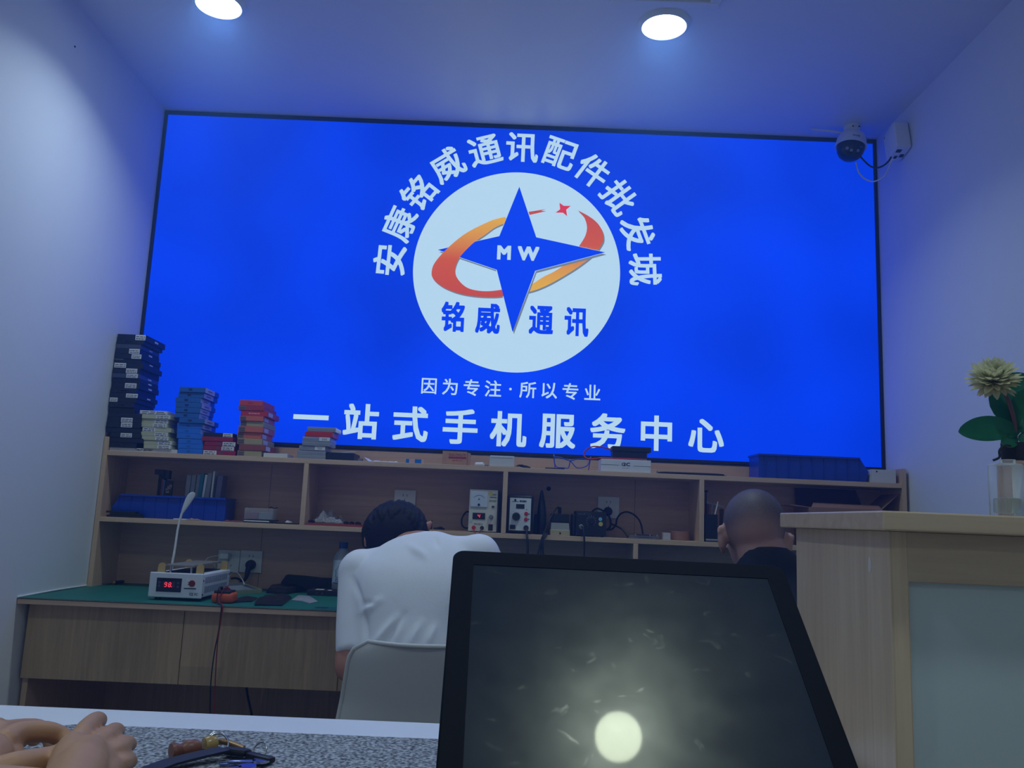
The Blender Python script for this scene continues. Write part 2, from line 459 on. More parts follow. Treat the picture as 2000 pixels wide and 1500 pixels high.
glyphs('motto_character', list(zip('因为专注·所以专业', (838, 879, 921, 963, 997, 1031, 1073, 1114, 1157), (754, 755.5, 757, 759, 760, 761.5, 763, 764.5, 766.5))), 0.072, pale_s, 0.0010, 0.012)
glyphs('service_character', list(zip('一站式手机服务中心', (607.5, 705, 802, 899, 993, 1089, 1187, 1282, 1379), (815, 823, 828, 833, 838, 842, 842, 846, 851))), 0.149, pale_s, 0.0010, 0.024)
glyphs('name_character', list(zip('铭威通讯', (884.5, 953, 1057, 1126), (619, 622.5, 625.5, 629))), 0.1, blue_s, 0.0040, 0.03, stretch=(1.02, 1.30))
glyphs('capital_letter', [('M', 984.5, 494), ('W', 1032, 496)], 0.080, pale_s, 0.0044, 0.045, )

# ================================================================ shelf unit on the bench
zpost = 1.308
t = thing('shelf_unit', (W / 2, -0.1, ZB), 'light oak wall shelf unit under the blue sign, two shelf boards', 'shelf')
MB().box(0.020, W - 0.03, -0.014, -0.002, ZB - 0.001, 1.309).build('back_panel', oak, t)
MB().box(0.002, 0.020, YS, -0.002, ZB - 0.001, zpost, 0.001).build('side_panel', oak_up, t)
MB().box(W - 0.030, W - 0.012, YS, -0.002, ZB - 0.001, zpost + 0.004, 0.001).build('side_panel', oak_up, t)
MB().box(0.020, W - 0.030, YS, -0.014, ZT - 0.018, ZT, 0.001).build('shelf_board', oak_edge, t)
MB().box(0.020, W - 0.030, YS, -0.014, ZM - 0.018, ZM, 0.001).build('shelf_board', oak_edge, t)
for px_, za, zb_ in ((527, ZM + .001, ZT - .019), (519, ZB + .001, ZM - .019), (1240, ZM + .001, ZT - .019)):
    xx = at(px_, 960, Y=-.0142).x
    MB().box(xx, xx + .0012, -.0146, -.0139, za, zb_).build('panel_seam', ink, t)
for xx in (0.777, 1.5325, 2.276):
    MB().box(xx - 0.009, xx + 0.009, YS, -0.014, ZM, ZT - 0.018, 0.001).build('divider', oak_up, t)
for xx in (1.035, 2.030):
    MB().box(xx - 0.009, xx + 0.009, YS, -0.014, ZB - 0.001, ZM - 0.018, 0.001).build('divider', oak_up, t)
MB().box(1.005, 1.023, YS - 0.0008, YS, ZM - 0.018, ZM).build('edge_tape', clear, t)
MB().lathe((1.706, -0.0142, 1.188), [(0.009, 0), (0.009, 0.002), (0, 0.002)], 20, (0, -1, 0)).build('cable_hole', matte_black, t)

# ================================================================ workbench
t = thing('workbench', (W / 2, -0.35, 0), 'long oak workbench with fascia doors under the shelf', 'workbench')
MB().box(0.002, W - 0.002, YB, -0.001, 0.732, 0.750, 0.0015).build('worktop', oak_edge, t)
MB().box(0.002, W - 0.002, YB - 0.0005, YB, 0.7475, 0.7500).build('edge_line', ink, t)
xs = [0.012, 0.5165, 1.025, 1.533, 2.041, 2.549, W - 0.012]
for i in range(6):
    MB().box(xs[i] + 0.001, xs[i + 1] - 0.001, -0.600, -0.584, 0.497, 0.7315, 0.001).build('front_panel', oak_door, t)
for xx in (0.012, 1.533, W - 0.03):
    MB().box(xx, xx + 0.018, -0.583, -0.002, 0.0, 0.7318, 0.001).build('leg_panel', oak_up, t)
MB().box(0.030, W - 0.03, -0.020, -0.004, 0.0, 0.7315).build('modesty_panel', oak_door, t)
MB().box(0.030, W - 0.03, -0.583, -0.02, 0.50, 0.512).build('drawer_bottom', oak, t)
mb = MB().box(0.004, W - 0.035, YB + 0.003, YS - 0.001, 0.7502, ZB).box(0.0205, 1.0255, YS - 0.001, -0.015, 0.7502, ZB).box(1.0445, 2.0205, YS - 0.001, -0.015, 0.7502, ZB).box(2.0395, W - 0.035, YS - 0.001, -0.015, 0.7502, ZB)
tag(mb.build('cutting_mat', mat('green mat', C(18, 104, 92), 0.55, noise_amt=0.05, noise_scale=12)), 'dark green work mat covering the long bench top', 'mat')

struct('trim_1', MB().tube([(.002, YB - .001, ZB + .001), (.0025, -.43, ZB + .004), (.0022, YS - .004, ZB + .003)], .003, 8), white_pl, 60)
# ================================================================ cartons on the top shelf
def cA(u, v): return (180 + u / 5.557, 630 + v / 5.557)      # two enlarged looks at the stacks
def cB(u, v): return (440 + u / 5.556, 740 + v / 5.556)
def bars(name, parent, x0, x1, z0, z1, Y, m, n=2, seed=0):
    """unreadable small print: rows of short dashes"""
    rr = random.Random(seed); mb = MB()
    for k in range(n):
        z = z1 - (k + 0.7) * (z1 - z0) / n
        x = x0
        while x < x1:
            w = rr.uniform(0.15, 0.4) * (x1 - x0); mb.box(x, min(x + w, x1), Y - 0.0002, Y, z - (z1 - z0) / n * 0.2, z + (z1 - z0) / n * 0.2); x += w * 1.25
    return mb.build(name, m, parent)
def stack(rows, conv, Y, depth, zbase, name, group, cat, labelf, matf, extra):
    """rows from the top down: (left, right, top, bottom) in enlarged-look coordinates"""
    tops = []
    for (l, r, tp, bt) in rows:
        a = conv((l + r) / 2, tp); tops.append(at(a[0], a[1], Y=Y).z)
    ztop = tops[0]
    hs = [rows[i][3] - rows[i][2] for i in range(len(rows))]
    k = (ztop - zbase) / sum(hs)
    z = zbase
    out = []
    for i in range(len(rows) - 1, -1, -1):
        l, r, tp, bt = rows[i]
        h = hs[i] * k
        m_ = (tp + bt) / 2
        xl = at(*conv(l, m_), Y=Y).x; xr = at(*conv(r, m_), Y=Y).x
        xl = max(xl, 0.004 if z > 1.31 else 0.0215)
        rr = random.Random(i * 7 + len(rows)); jy = rr.uniform(-0.004, 0.004); dp = depth + rr.uniform(-0.006, 0.006)
        o = MB().box(xl, xr, Y + jy, Y + jy + dp, z + 0.0002, z + h - 0.0004, 0.0012).build(name, matf(i), None)
        tag(o, labelf(i), cat, group)
        extra(i, o, xl, xr, z, z + h, Y + jy, lambda u, v: at(*conv(u, v), Y=Y).x, dp)
        out.append(o); z += h
    return z
navy_card = mat('near-black navy card', C(20, 24, 40), 0.45)
smoke = mat('smoky clear plastic', C(66, 72, 90), 0.15)
rowsK = [(268, 580, 125, 192), (248, 560, 192, 235), (220, 525, 235, 285), (205, 520, 285, 345), (200, 540, 345, 400), (205, 528, 400, 445), (195, 555, 445, 503), (190, 520, 503, 560),
         (190, 515, 560, 610), (180, 512, 610, 660), (170, 510, 660, 720), (165, 482, 720, 775), (160, 500, 775, 825), (150, 480, 825, 875), (142, 458, 875, 930),
         (132, 455, 930, 985), (122, 530, 985, 1035), (116, 530, 1035, 1088), (116, 530, 1088, 1145), (118, 528, 1145, 1200), (118, 530, 1200, 1250), (160, 552, 1250, 1302), (158, 478, 1302, 1355)]
stick = {0: (450, 575), 3: (390, 508), 4: (420, 540), 6: (233, 360), 7: (365, 488), 8: (370, 495), 10: (350, 475), 12: (372, 500), 13: (155, 280), 17: (322, 447), 18: (328, 450), 20: (322, 445)}
logoK = {1: (345, 470, math.pi), 11: (255, 380, 0), 14: (225, 352, 0), 22: (250, 378, math.pi)}
def lblK(i):
    s = ORD[i] + ' down in the tall black stack'
    if i == 0: return 'flat black carton lying topmost on the tall black stack, white sticker at its right'
    if i in (2, 8): return 'smoky clear-plastic case, ' + s
    if i in stick: return 'black flat carton with white sticker, ' + s
    if i in logoK: return 'black flat carton with white logo, ' + s
    return 'plain black flat carton, ' + s
def exK(i, o, xl, xr, z0, z1, Y, cx, dp):
    h = z1 - z0
    if i in stick:
        a, b = cx(stick[i][0], 300 + i * 40), cx(stick[i][1], 300 + i * 40)
        a = max(a, xl + .002); b = min(b, xr - .001)
        lb = MB().box(a, b, Y - 0.0006, Y - 0.0001, z0 + h * .08, z1 - h * .04).build('sticker', paper, o, label='white sticker')
        bars('print', lb, a + .003, b - .003, z0 + h * .2, z1 - h * .15, Y - 0.0006, ink, 2, i)
    if i in logoK:
        a, b = cx(logoK[i][0], 300 + i * 40), cx(logoK[i][1], 300 + i * 40)
        MB().text('Z·DOLLREE', h * .5, FACE((a + b) / 2, Y - 0.0005, z0 + h * .5, logoK[i][2]), 0.02, width=b - a).build('logo', ghost, o, label='white logo')
    if i == 5:
        MB().box(cx(220, 400), cx(338, 400), Y - .0004, Y - .0001, z1 - h * .2, z1 - h * .1).build('white_edge', ghost, o)
    if i in (0, 2, 3, 5, 8, 9, 10, 12):
        MB().box(xr, xr + 0.0004, Y + dp * .45, Y + dp * .62, z0 + h * .35, z0 + h * .65).build('side_print', ghost, o)
# long flat white carton underneath
xa, xb = max(.0215, at(212, 884, Y=-0.19).x), at(347, 886, Y=-0.19).x
zl = ZT + 0.0135
o = MB().box(xa, xb, -0.196, -0.02, ZT + .0002, zl, 0.001).build('flat_carton', mat('white card', C(206, 204, 200), 0.6))
tag(o, 'long flat white carton lying under the black and beige stacks', 'carton')
MB().text('TABLET BATTERY', 0.009, FACE(at(281, 882, Y=-.196).x, -0.1964, ZT + 0.0075), 0.02, width=0.066).build('lettering', ink, o)
stack(rowsK, cA, -0.205, 0.182, zl, 'phone_screen_carton', 'black cartons in the tall stack', 'carton', lblK, lambda i: smoke if i in (2, 8) else navy_card, exK)

beige = mat('beige card', C(186, 186, 150), 0.6); lilac = mat('pale lilac card', C(196, 196, 214), 0.6)
rowsE = [(515, 820, 955, 998), (540, 852, 1000, 1045), (522, 825, 1050, 1095), (500, 815, 1098, 1142), (540, 855, 1145, 1192), (528, 825, 1195, 1240), (538, 835, 1243, 1286), (556, 868, 1288, 1330), (558, 860, 1330, 1375)]
def exE(i, o, xl, xr, z0, z1, Y, cx, dp):
    h = z1 - z0; w = xr - xl
    a, b = (xl + w * .02, xl + w * .45) if i == 4 else (xl + w * (.5 if i else .05), xr - w * .03)
    lb = MB().box(a, b, Y - .0006, Y - .0001, z0 + h * .08, z1 - h * .08).build('sticker', paper, o, label='white sticker')
    bars('print', lb, a + .004, b - .004, z0 + h * .15, z1 - h * .1, Y - .0006, ink, 2, i + 50)
stack(rowsE, cA, -0.200, 0.13, zl, 'battery_carton', 'beige cartons stack', 'carton',
      lambda i: ('pale lilac slim carton on top of the beige carton stack' if i == 0 else 'slim beige carton with white sticker, %s from the top of the beige stack' % ORD[i]),
      lambda i: lilac if i == 0 else beige, exE)

blue_card = mat('blue carton card', C(34, 112, 214), 0.5); teal_card = mat('dark teal-blue carton card', C(28, 96, 172), 0.5)
rowsB = [(950, 1230, 700, 755), (932, 1208, 760, 815), (902, 1175, 818, 872), (905, 1188, 872, 925), (900, 1172, 928, 982), (900, 1158, 982, 1035), (945, 1222, 1040, 1092), (918, 1192, 1092, 1148),
         (918, 1175, 1148, 1200), (920, 1205, 1202, 1255), (932, 1205, 1258, 1312), (932, 1200, 1315, 1365), (932, 1200, 1368, 1420)]
def exB(i, o, xl, xr, z0, z1, Y, cx, dp):
    h = z1 - z0; w = xr - xl
    MB().box(xl + w * .36, xl + w * .5, Y - .0005, Y - .0001, z0 + h * .3, z0 + h * .7, .001).build('seal', teal_card if i > 6 else mat('dark blue ink', C(14, 40, 96), .5), o)
    s = MB().box(xr + .0001, xr + .0006, Y + dp * .02, Y + dp * .68, z0 + h * .04, z1 - h * .04).build('side_label', lilac, o, label='pale lilac label band on the side')
    MB().box(xr + .0006, xr + .0009, Y + dp * .2, Y + dp * .5, z0 + h * .4, z0 + h * .6).build('print', mat('grey ink', C(110, 110, 130), .6), s)
stack(rowsB, cA, -0.192, 0.155, ZT, 'phone_part_carton', 'blue cartons stack', 'carton',
      lambda i: 'blue carton with pale side label, %s from the top of the blue stack' % ORD[i], lambda i: teal_card if i < 7 else blue_card, exB)

maroon = mat('maroon card', C(150, 26, 56), 0.5)
rowsR = [(1205, 1530, 1195, 1238), (1190, 1528, 1238, 1285), (1215, 1560, 1290, 1337), (1205, 1545, 1340, 1386), (1200, 1555, 1388, 1435)]
def exR(i, o, xl, xr, z0, z1, Y, cx, dp):
    h = z1 - z0; w = xr - xl
    if i == 1:
        MB().box(xl + w * .42, xl + w * .5, Y - .0005, Y - .0001, z0 + h * .3, z0 + h * .6).build('seal', red_pl, o); return
    a, b = (xl + w * .66, xr - w * .02) if i != 4 else (xl + w * .02, xl + w * .42)
    if i in (2, 3): a = xl + w * .58
    lb = MB().box(a, b, Y - .0006, Y - .0001, z0 + h * .06, z1 - h * .06).build('sticker', paper, o, label='white sticker')
    bars('print', lb, a + .004, b - .006, z0 + h * .1, z1 - h * .1, Y - .0006, ink, 2, i + 80)
    if i > 1:
        a2 = xl + w * .4 if i != 4 else xl + w * .48
        MB().box(a2, a2 + w * .14, Y - .0005, Y - .0001, z0 + h * .2, z1 - h * .2).build('code_patch', mat('dull rose ink', C(120, 60, 80), .6), o)
stack(rowsR, cA, -0.196, 0.16, ZT, 'maroon_carton', 'maroon cartons stack', 'carton',
      lambda i: ['flat black carton on top of the short maroon stack', 'plain dark-red carton, second from the top of the short maroon stack', 'maroon carton, middle of the five in the short maroon stack',
                 'maroon carton, second from the bottom of the short maroon stack', 'maroon carton at the bottom with its white sticker on the left'][i],
      lambda i: navy_card if i == 0 else maroon, exR)

oc = [mat('coral card', C(204, 74, 58), .5), mat('dark coral card', C(166, 52, 56), .5), mat('red card', C(186, 48, 48), .5), mat('orange card', C(206, 104, 74), .55), mat('olive card', C(170, 158, 112), .6), mat('rust card', C(150, 74, 60), .6)]
rowsO = [(155, 408, 230, 292), (142, 425, 292, 345), (165, 455, 345, 405), (160, 415, 405, 460), (160, 415, 460, 518), (142, 410, 518, 582), (124, 385, 582, 650), (132, 400, 650, 715), (150, 430, 715, 780), (132, 395, 780, 842)]
om = [0, 1, 2, 3, 4, 3, 3, 4, 5, 4]
def exO(i, o, xl, xr, z0, z1, Y, cx, dp):
    h = z1 - z0; w = xr - xl
    if i == 0: MB().box(xl + w * .35, xl + w * .57, Y - .0005, Y - .0001, z0 + h * .3, z0 + h * .7, .001).build('seal', oc[2], o)
    elif i == 2: bars('print', o, xl + w * .3, xl + w * .72, z0 + h * .4, z0 + h * .75, Y, ghost, 1, 4)
    elif i != 8:
        lb = MB().box(xl + w * .02, xl + w * .28, Y - .0006, Y - .0001, z0 + h * .08, z1 - h * .1).build('sticker', mat('khaki sticker', C(120, 104, 92), .6), o, label='small khaki sticker')
        bars('print', lb, xl + w * .05, xl + w * .25, z0 + h * .2, z1 - h * .2, Y - .0006, ink, 2, i + 30)
    if i in (2, 3, 5, 6, 7, 8): MB().box(xr + .0001, xr + .0006, Y + dp * .1, Y + dp * .45, z0 + h * .15, z1 - h * .15).build('side_label', lilac, o, label='pale label on the side')
stack(rowsO, cB, -0.196, 0.165, ZT, 'orange_carton', 'orange and olive cartons stack', 'carton',
      lambda i: '%s carton, %s in the tall orange stack' % (['coral', 'dark coral', 'red', 'orange', 'olive-beige', 'orange', 'orange', 'olive-beige', 'rust-brown', 'olive-beige'][i], ORD[i] if i < 9 else 'lowest'),
      lambda i: oc[om[i]], exO)

x0, x1, z0, z1 = rect(*cB(415, 785), *cB(675, 855), -0.198)
tag(MB().box(x0, x1, -0.198, -0.11, ZT + .0002, ZT + .0155, .001).build('small_carton', mat('white carton', C(214, 212, 202), .6)), 'small plain white carton right of the orange stack', 'carton')

# clear flip cases
rowsC = [(890, 1200, 523, 572), (865, 1168, 572, 627), (840, 1142, 627, 675), (835, 1140, 675, 722), (800, 1088, 722, 770), (780, 1086, 770, 815), (776, 1086, 815, 857)]
red_glossy = mat('red glossy plastic', C(196, 44, 36), .3)
frost = glass('frosted clear plastic', (0.70, 0.74, 0.80, 1), 0.12, 0.62)
def exC(i, o, xl, xr, z0, z1, Y, cx, dp):
    h = z1 - z0; w = xr - xl
    if i == 1: return
    MB().box(xl + .004, xr - .004, Y + .006, Y + dp - .01, z0 + .002, z0 + h * (.62 if i in (0, 3) else .45), .001).build('insert', navy_card if i in (0, 3, 4) else mat('grey foam', C(120, 126, 140), .8), o)
    MB().box(xl - .0004, xr + .0004, Y - .0006, Y + dp, z0 + h * .46, z0 + h * .54).build('case_rim', frost, o)
    if i in (2, 4):
        lb = MB().box(xl + w * .6, xr - w * .02, Y - .0008, Y - .0002, z0 + h * .15, z1 - h * .05).build('sticker', paper, o, label='white sticker')
        bars('print', lb, xl + w * .7, xr - w * .12, z0 + h * .3, z1 - h * .2, Y - .0008, ink, 2, i + 90)
stack(rowsC, cB, -0.196, 0.11, ZT, 'clear_case', 'clear plastic cases stack', 'case',
      lambda i: 'red plastic case lying second in the pile of clear cases' if i == 1 else 'clear plastic flip case, %s in the pile holding one red case' % (ORD[i] if i < 6 else 'lowest'),
      lambda i: red_glossy if i == 1 else frost, exC)
x0, x1, z0, z1 = rect(*cB(1092, 800), *cB(1398, 875), -0.185)
o = tag(MB().box(x0, x1, -0.187, -0.06, ZT + .0002, z1, .0015).build('dark_carton', navy_card), 'dark navy carton right of the clear case pile', 'carton')
o2 = MB()
xx0, xx1 = at(*cB(1100, 790), Y=-.15).x, at(*cB(1418, 800), Y=-.15).x
o2.tube([(xx0, -.15, z1 + .0022), ((xx0 + xx1) / 2, -.16, z1 + .0024), (xx1, -.17, z1 + .006)], .0016, 8)
tag(o2.build('white_cable', white_pl, None, 40), 'short white cable lying on the dark navy carton', 'cable')
x0, x1, z0, z1 = rect(*cB(1440, 848), *cB(1495, 882), -0.17)
tag(MB().cyl(((x0 + x1) / 2, -.17, ZT + .0002), ((x0 + x1) / 2, -.17, ZT + .011), (x1 - x0) / 2, None, 24).build('round_lid', mat('dull grey plastic', C(120, 118, 130), .5), None, 40), 'small grey round tin between dark carton and white bag', 'tin')

# ================================================================ loose things on the top shelf
def sheet(name, x0, x1, y0, y1, z, hgt, m, seed, nx=26, ny=16, thick=0.001, lift=None):
    """a crumpled film or bag lying on a surface"""
    rr = Vector((seed * 3.1, seed * 1.7, seed)); mb = MB(); V = []
    for j in range(ny + 1):
        for i in range(nx + 1):
            u, v = i / nx, j / ny
            e = min(u, 1 - u, v, 1 - v)
            n = abs(noise.noise(Vector((u * 4, v * 3, 0)) + rr)) + .5 * abs(noise.noise(Vector((u * 9, v * 8, 2)) + rr))
            wob = .08 * noise.noise(Vector((u * 3, v * 3, 7)) + rr)
            zz = z + thick + hgt * n * min(1, e * 5 + .12) + (lift(u, v) if lift else 0)
            V.append((x0 + (x1 - x0) * (u + wob * .5), y0 + (y1 - y0) * (v + wob), zz))
    F = [(j * (nx + 1) + i, j * (nx + 1) + i + 1, (j + 1) * (nx + 1) + i + 1, (j + 1) * (nx + 1) + i) for j in range(ny) for i in range(nx)]
    mb.add(V, F)
    # underside rests on the surface
    n0 = len(V)
    fl = [(v[0], v[1], z + .0002) for v in V]
    mb.add(fl, [f[::-1] for f in F])
    return mb.build(name, m, None, 50)
x0, x1, z0, z1 = rect(*cB(1520, 842), *cB(1912, 900), -0.16)
o = sheet('paper_bag', x0, x1, -.19, -.08, ZT, .012, mat('thin white paper', C(216, 216, 224), .7), 3, lift=lambda u, v: .016 * max(0, .12 - u) * 8)
tag(o, 'crumpled white paper bag lying flat on the top shelf', 'bag')
# blue and tan small box
def cCC(u, v): return (700 + u / 5.0, 840 + v / 5.0)
x0, x1, z0, z1 = rect(*cCC(465, 268), *cCC(640, 313), -0.185)
t = thing('label_roll_box', ((x0 + x1) / 2, -.18, ZT), 'small bright-blue and peach box pair on the top shelf', 'box')
w = x1 - x0; zz = ZT + .0165
for k, (a, b, cl) in enumerate(((0, .18, 'b'), (.18, .5, 't'), (.5, .86, 'b'), (.86, 1, 't'))):
    MB().box(x0 + w * a, x0 + w * b - .0002, -.188, -.158, ZT + .0002, zz - .0006 * (k % 2), .0008).build('blue_block' if cl == 'b' else 'peach_block', mat('sky blue plastic', C(20, 112, 196), .4) if cl == 'b' else mat('peach card', C(206, 168, 158), .6), t)
# tan carton with dark red print
x0, x1, z0, z1 = rect(*cCC(820, 208), *cCC(1060, 322), -0.150)
o = tag(MB().box(x0, x1, -.150, -.09, ZT + .0002, z1, .001).box(x1, x1 + .012, -.145, -.095, ZT + .0002, z1 - .004, .001).build('tan_carton', card_tan), 'tan carton with dark red printed lines leaning against the sign', 'carton')
crim = mat('crimson ink', C(150, 44, 62), .6)
bars('print', o, x0 + (x1 - x0) * .26, x0 + (x1 - x0) * .95, z0 + (z1 - z0) * .62, z0 + (z1 - z0) * .84, -.1502, crim, 2, 5)
MB().box(x0 + (x1 - x0) * .25, x1 - .002, -.1505, -.1501, z0 + (z1 - z0) * .38, z0 + (z1 - z0) * .55).build('print_band', crim, o)
bars('print', o, x0 + (x1 - x0) * .42, x0 + (x1 - x0) * .8, z0 + (z1 - z0) * .18, z0 + (z1 - z0) * .32, -.1502, crim, 1, 9)
# white tube
a = at(931, 906, Y=-.19); b = at(943, 903, Y=-.19)
t = MB(); r_ = .0075
t.lathe((a.x - .004, -.165, ZT + r_ + .0003), [(0, 0), (r_, .002), (r_, .034), (r_ * .8, .036), (r_ * .8, .04), (0, .04)], 20, Vector((.75, -.65, 0)))
tag(t.build('white_tube', white_pl, None, 40), 'small white plastic tube lying on the top shelf edge', 'tube')
o = tag(MB().box(at(943, 905, Y=-.15).x, at(954, 905, Y=-.15).x, -.15, -.11, ZT + .0002, ZT + .009, .001).build('grey_block', mat('dull grey plastic', C(120, 118, 130), .5)), 'little grey block between white tube and white box', 'block')
x0, x1, z0, z1 = rect(*cCC(1282, 252), *cCC(1523, 348), -0.197)
o = tag(MB().box(x0, x1, -.199, -.13, ZT + .0002, z1, .0025).build('white_box', mat('white glossy card', C(206, 206, 202), .45)), 'plain white box standing on the top shelf above the power supply', 'box')
MB().box(x0 + .004, x1 - .004, -.1996, -.1991, z1 - .008, z1 - .0075).build('lid_seam', mat('grey ink', C(110, 110, 130), .6), o)
# black clip lead with a gold tip
x0 = at(1006, 907, Y=-.19).x
t = thing('clip_lead', (x0 + .02, -.18, ZT), 'black coiled lead with gold plug beside the white box', 'cable')
MB().box(x0, x0 + .006, -.186, -.178, ZT + .0003, ZT + .011, .001).build('gold_plug', gold, t)
MB().tube([(x0 + .006, -.182, ZT + .007), (x0 + .02, -.178, ZT + .009), (x0 + .04, -.184, ZT + .008), (x0 + .058, -.172, ZT + .0032), (x0 + .04, -.165, ZT + .004), (x0 + .012, -.172, ZT + .010), (x0 + .03, -.187, ZT + .0105)], .0026, 8).build('lead', rubber, t, 40)
x0, x1 = at(1065, 908, Y=-.17).x, at(1103, 908, Y=-.17).x
tag(MB().box(x0, x1, -.175, -.15, ZT + .0002, ZT + .0065, .002).box(x1 - .012, x1, -.174, -.151, ZT + .0066, ZT + .010, .001).build('flat_tool', matte_black), 'flat black plastic tool lying behind the blue glasses', 'tool')
# blue safety glasses
def cD(u, v): return (1000 + u * .24, 840 + v * .24)
t = thing('safety_glasses', (at(1116, 905, Y=-.18).x, -.18, ZT), 'blue-framed safety glasses standing open on the top shelf', 'glasses')
fr = MB(); pl = MB()
def gp(u, v, y=-.185): return at(*cD(u, v), Y=y)
zmin = ZT + .0022
def GP(u, v, y=-.185):
    p = gp(u, v, y); p.z = max(p.z, zmin); return p
fr.tube([GP(342, 215), GP(410, 228), GP(470, 248), GP(530, 236), GP(635, 230)], .002, 8)
MB().tube([GP(342, 215), GP(345, 262), GP(365, 300), GP(420, 306), GP(458, 308), GP(470, 270), GP(474, 248)], .002, 8).build('rim', mat('blue frame plastic', C(40, 70, 190), .3), t, 40)
MB().tube([GP(474, 248), GP(500, 280), GP(530, 307), GP(580, 304), GP(620, 280), GP(636, 232)], .002, 8).build('rim', MATS['blue frame plastic'], t, 40)
fr.build('brow_bar', MATS['blue frame plastic'], t, 40)
MB().tube([GP(342, 215), gp(340, 208, -.15) , Vector((gp(352, 260, -.06).x, -.06, ZT + .012)), Vector((gp(352, 260, -.06).x, -.035, ZT + .003))], .002, 8).build('temple', MATS['blue frame plastic'], t, 40)
MB().tube([GP(636, 232), gp(640, 226, -.15), Vector((gp(625, 260, -.06).x, -.06, ZT + .012)), Vector((gp(625, 260, -.06).x, -.035, ZT + .003))], .002, 8).build('temple', MATS['blue frame plastic'], t, 40)
lens = glass('lens plastic', (.85, .88, .95, 1), 0, .9)
MB().add([GP(346, 222), GP(410, 230), GP(470, 250), GP(456, 303), GP(370, 298)], [(0, 1, 2, 3, 4)]).build('lens', lens, t)
MB().add([GP(478, 250), GP(530, 240), GP(630, 234), GP(616, 278), GP(532, 302)], [(0, 1, 2, 3, 4)]).build('lens', lens, t)
# white carton marked i2C
x0, x1, z0, z1 = rect(*cD(725, 240), *cD(1130, 335), -0.200)
o = tag(MB().box(x0, x1, -.200, -.10, ZT + .0002, z1, .001).build('tool_carton', mat('white gloss carton', C(216, 216, 218), .4)), 'white carton with thin black lines under the black adapter', 'carton')
zc = (z0 + z1) / 2; ww = x1 - x0
MB().text('i2C', .017, FACE((x0 + x1) / 2, -.2004, zc + .004), .03, width=.031).build('lettering', ink, o)
MB().box(x0, x0 + ww * .36, -.2004, -.2001, zc - .0004, zc + .0006).box(x1 - ww * .35, x1, -.2004, -.2001, zc - .0022, zc - .0012).build('rule_line', ink, o)
bars('print', o, (x0 + x1) / 2 - .014, (x0 + x1) / 2 + .014, zc - .011, zc - .0075, -.2001, mat('grey ink', C(110, 110, 130), .6), 1, 2)
ztop_i2c = z1
# black adapter on the carton with red leads
t = thing('adapter', ((x0 + x1) / 2, -.15, z1), 'black power adapter block with red leads lying on the white marked carton', 'adapter')
ax0, ax1 = at(*cD(815, 200), Y=-.16).x, at(*cD(1095, 200), Y=-.16).x
zA = at(*cD(950, 180), Y=-.16).z; zB2 = at(*cD(950, 137), Y=-.16).z
MB().box(ax0, ax1, -.175, -.115, z1 + .0003, zA, .002).build('lower_housing', black, t)
MB().box(ax0 - .002, at(*cD(1126, 170), Y=-.16).x, -.178, -.112, zA + .0002, zB2, .0025).build('upper_housing', matte_black, t)
red_cable = mat('red cable', C(176, 40, 54), .45)
MB().tube([Vector((ax0 + .002, -.165, zA + .006)), at(*cD(735, 140), Y=-.165), at(*cD(655, 135), Y=-.17), at(*cD(600, 165), Y=-.175), at(*cD(585, 205), Y=-.18),
           at(*cD(625, 235), Y=-.19), Vector((x0 + .004, -.192, z1 + .0032)), Vector((x0 + .03, -.194, z1 + .0034)), Vector((ax0 + .03, -.190, z1 + .0035)), Vector((ax1 - .02, -.192, z1 + .0035)), Vector((ax1 - .005, -.188, z1 + .003))], .0027, 10).build('red_lead', red_cable, t, 40)
MB().tube([Vector((ax0 + .001, -.15, z1 + .006)), Vector((x0 + .01, -.16, z1 + .006)), Vector((x0 - .004, -.175, z1 + .0045))], .0024, 8).build('red_lead', red_cable, t, 40)
# tweezers and pens
t = thing('tweezers', (at(1350, 922, Y=-.18).x, -.18, ZT), 'pair of black tweezers with slim pen lying right of the marked carton', 'tweezers')
a, b = at(*cD(1185, 335), Y=-.19), at(*cD(1725, 352), Y=-.19)
MB().tube([Vector((a.x, -.194, ZT + .003)), Vector((a.x + .03, -.190, ZT + .0045)), Vector((b.x - .05, -.190, ZT + .005)), Vector((b.x, -.190, ZT + .0045))], .004, 10, radii=[.0012, .0042, .0046, .0035]).build('pen', matte_black, t, 40)
MB().box(a.x + .03, b.x + .012, -.176, -.166, ZT + .0003, ZT + .004, .001).build('tweezer_arm', black, t)
MB().box(a.x + .02, b.x + .004, -.178, -.164, ZT + .0042, ZT + .008, .001).build('tweezer_arm', black, t)
tag(MB().cyl((a.x + .006, -.15, ZT + .0002), (a.x + .006, -.15, ZT + .013), .004, .003, 16).build('small_screw', steel, None, 40), 'small metal screw standing behind the tweezers', 'screw')

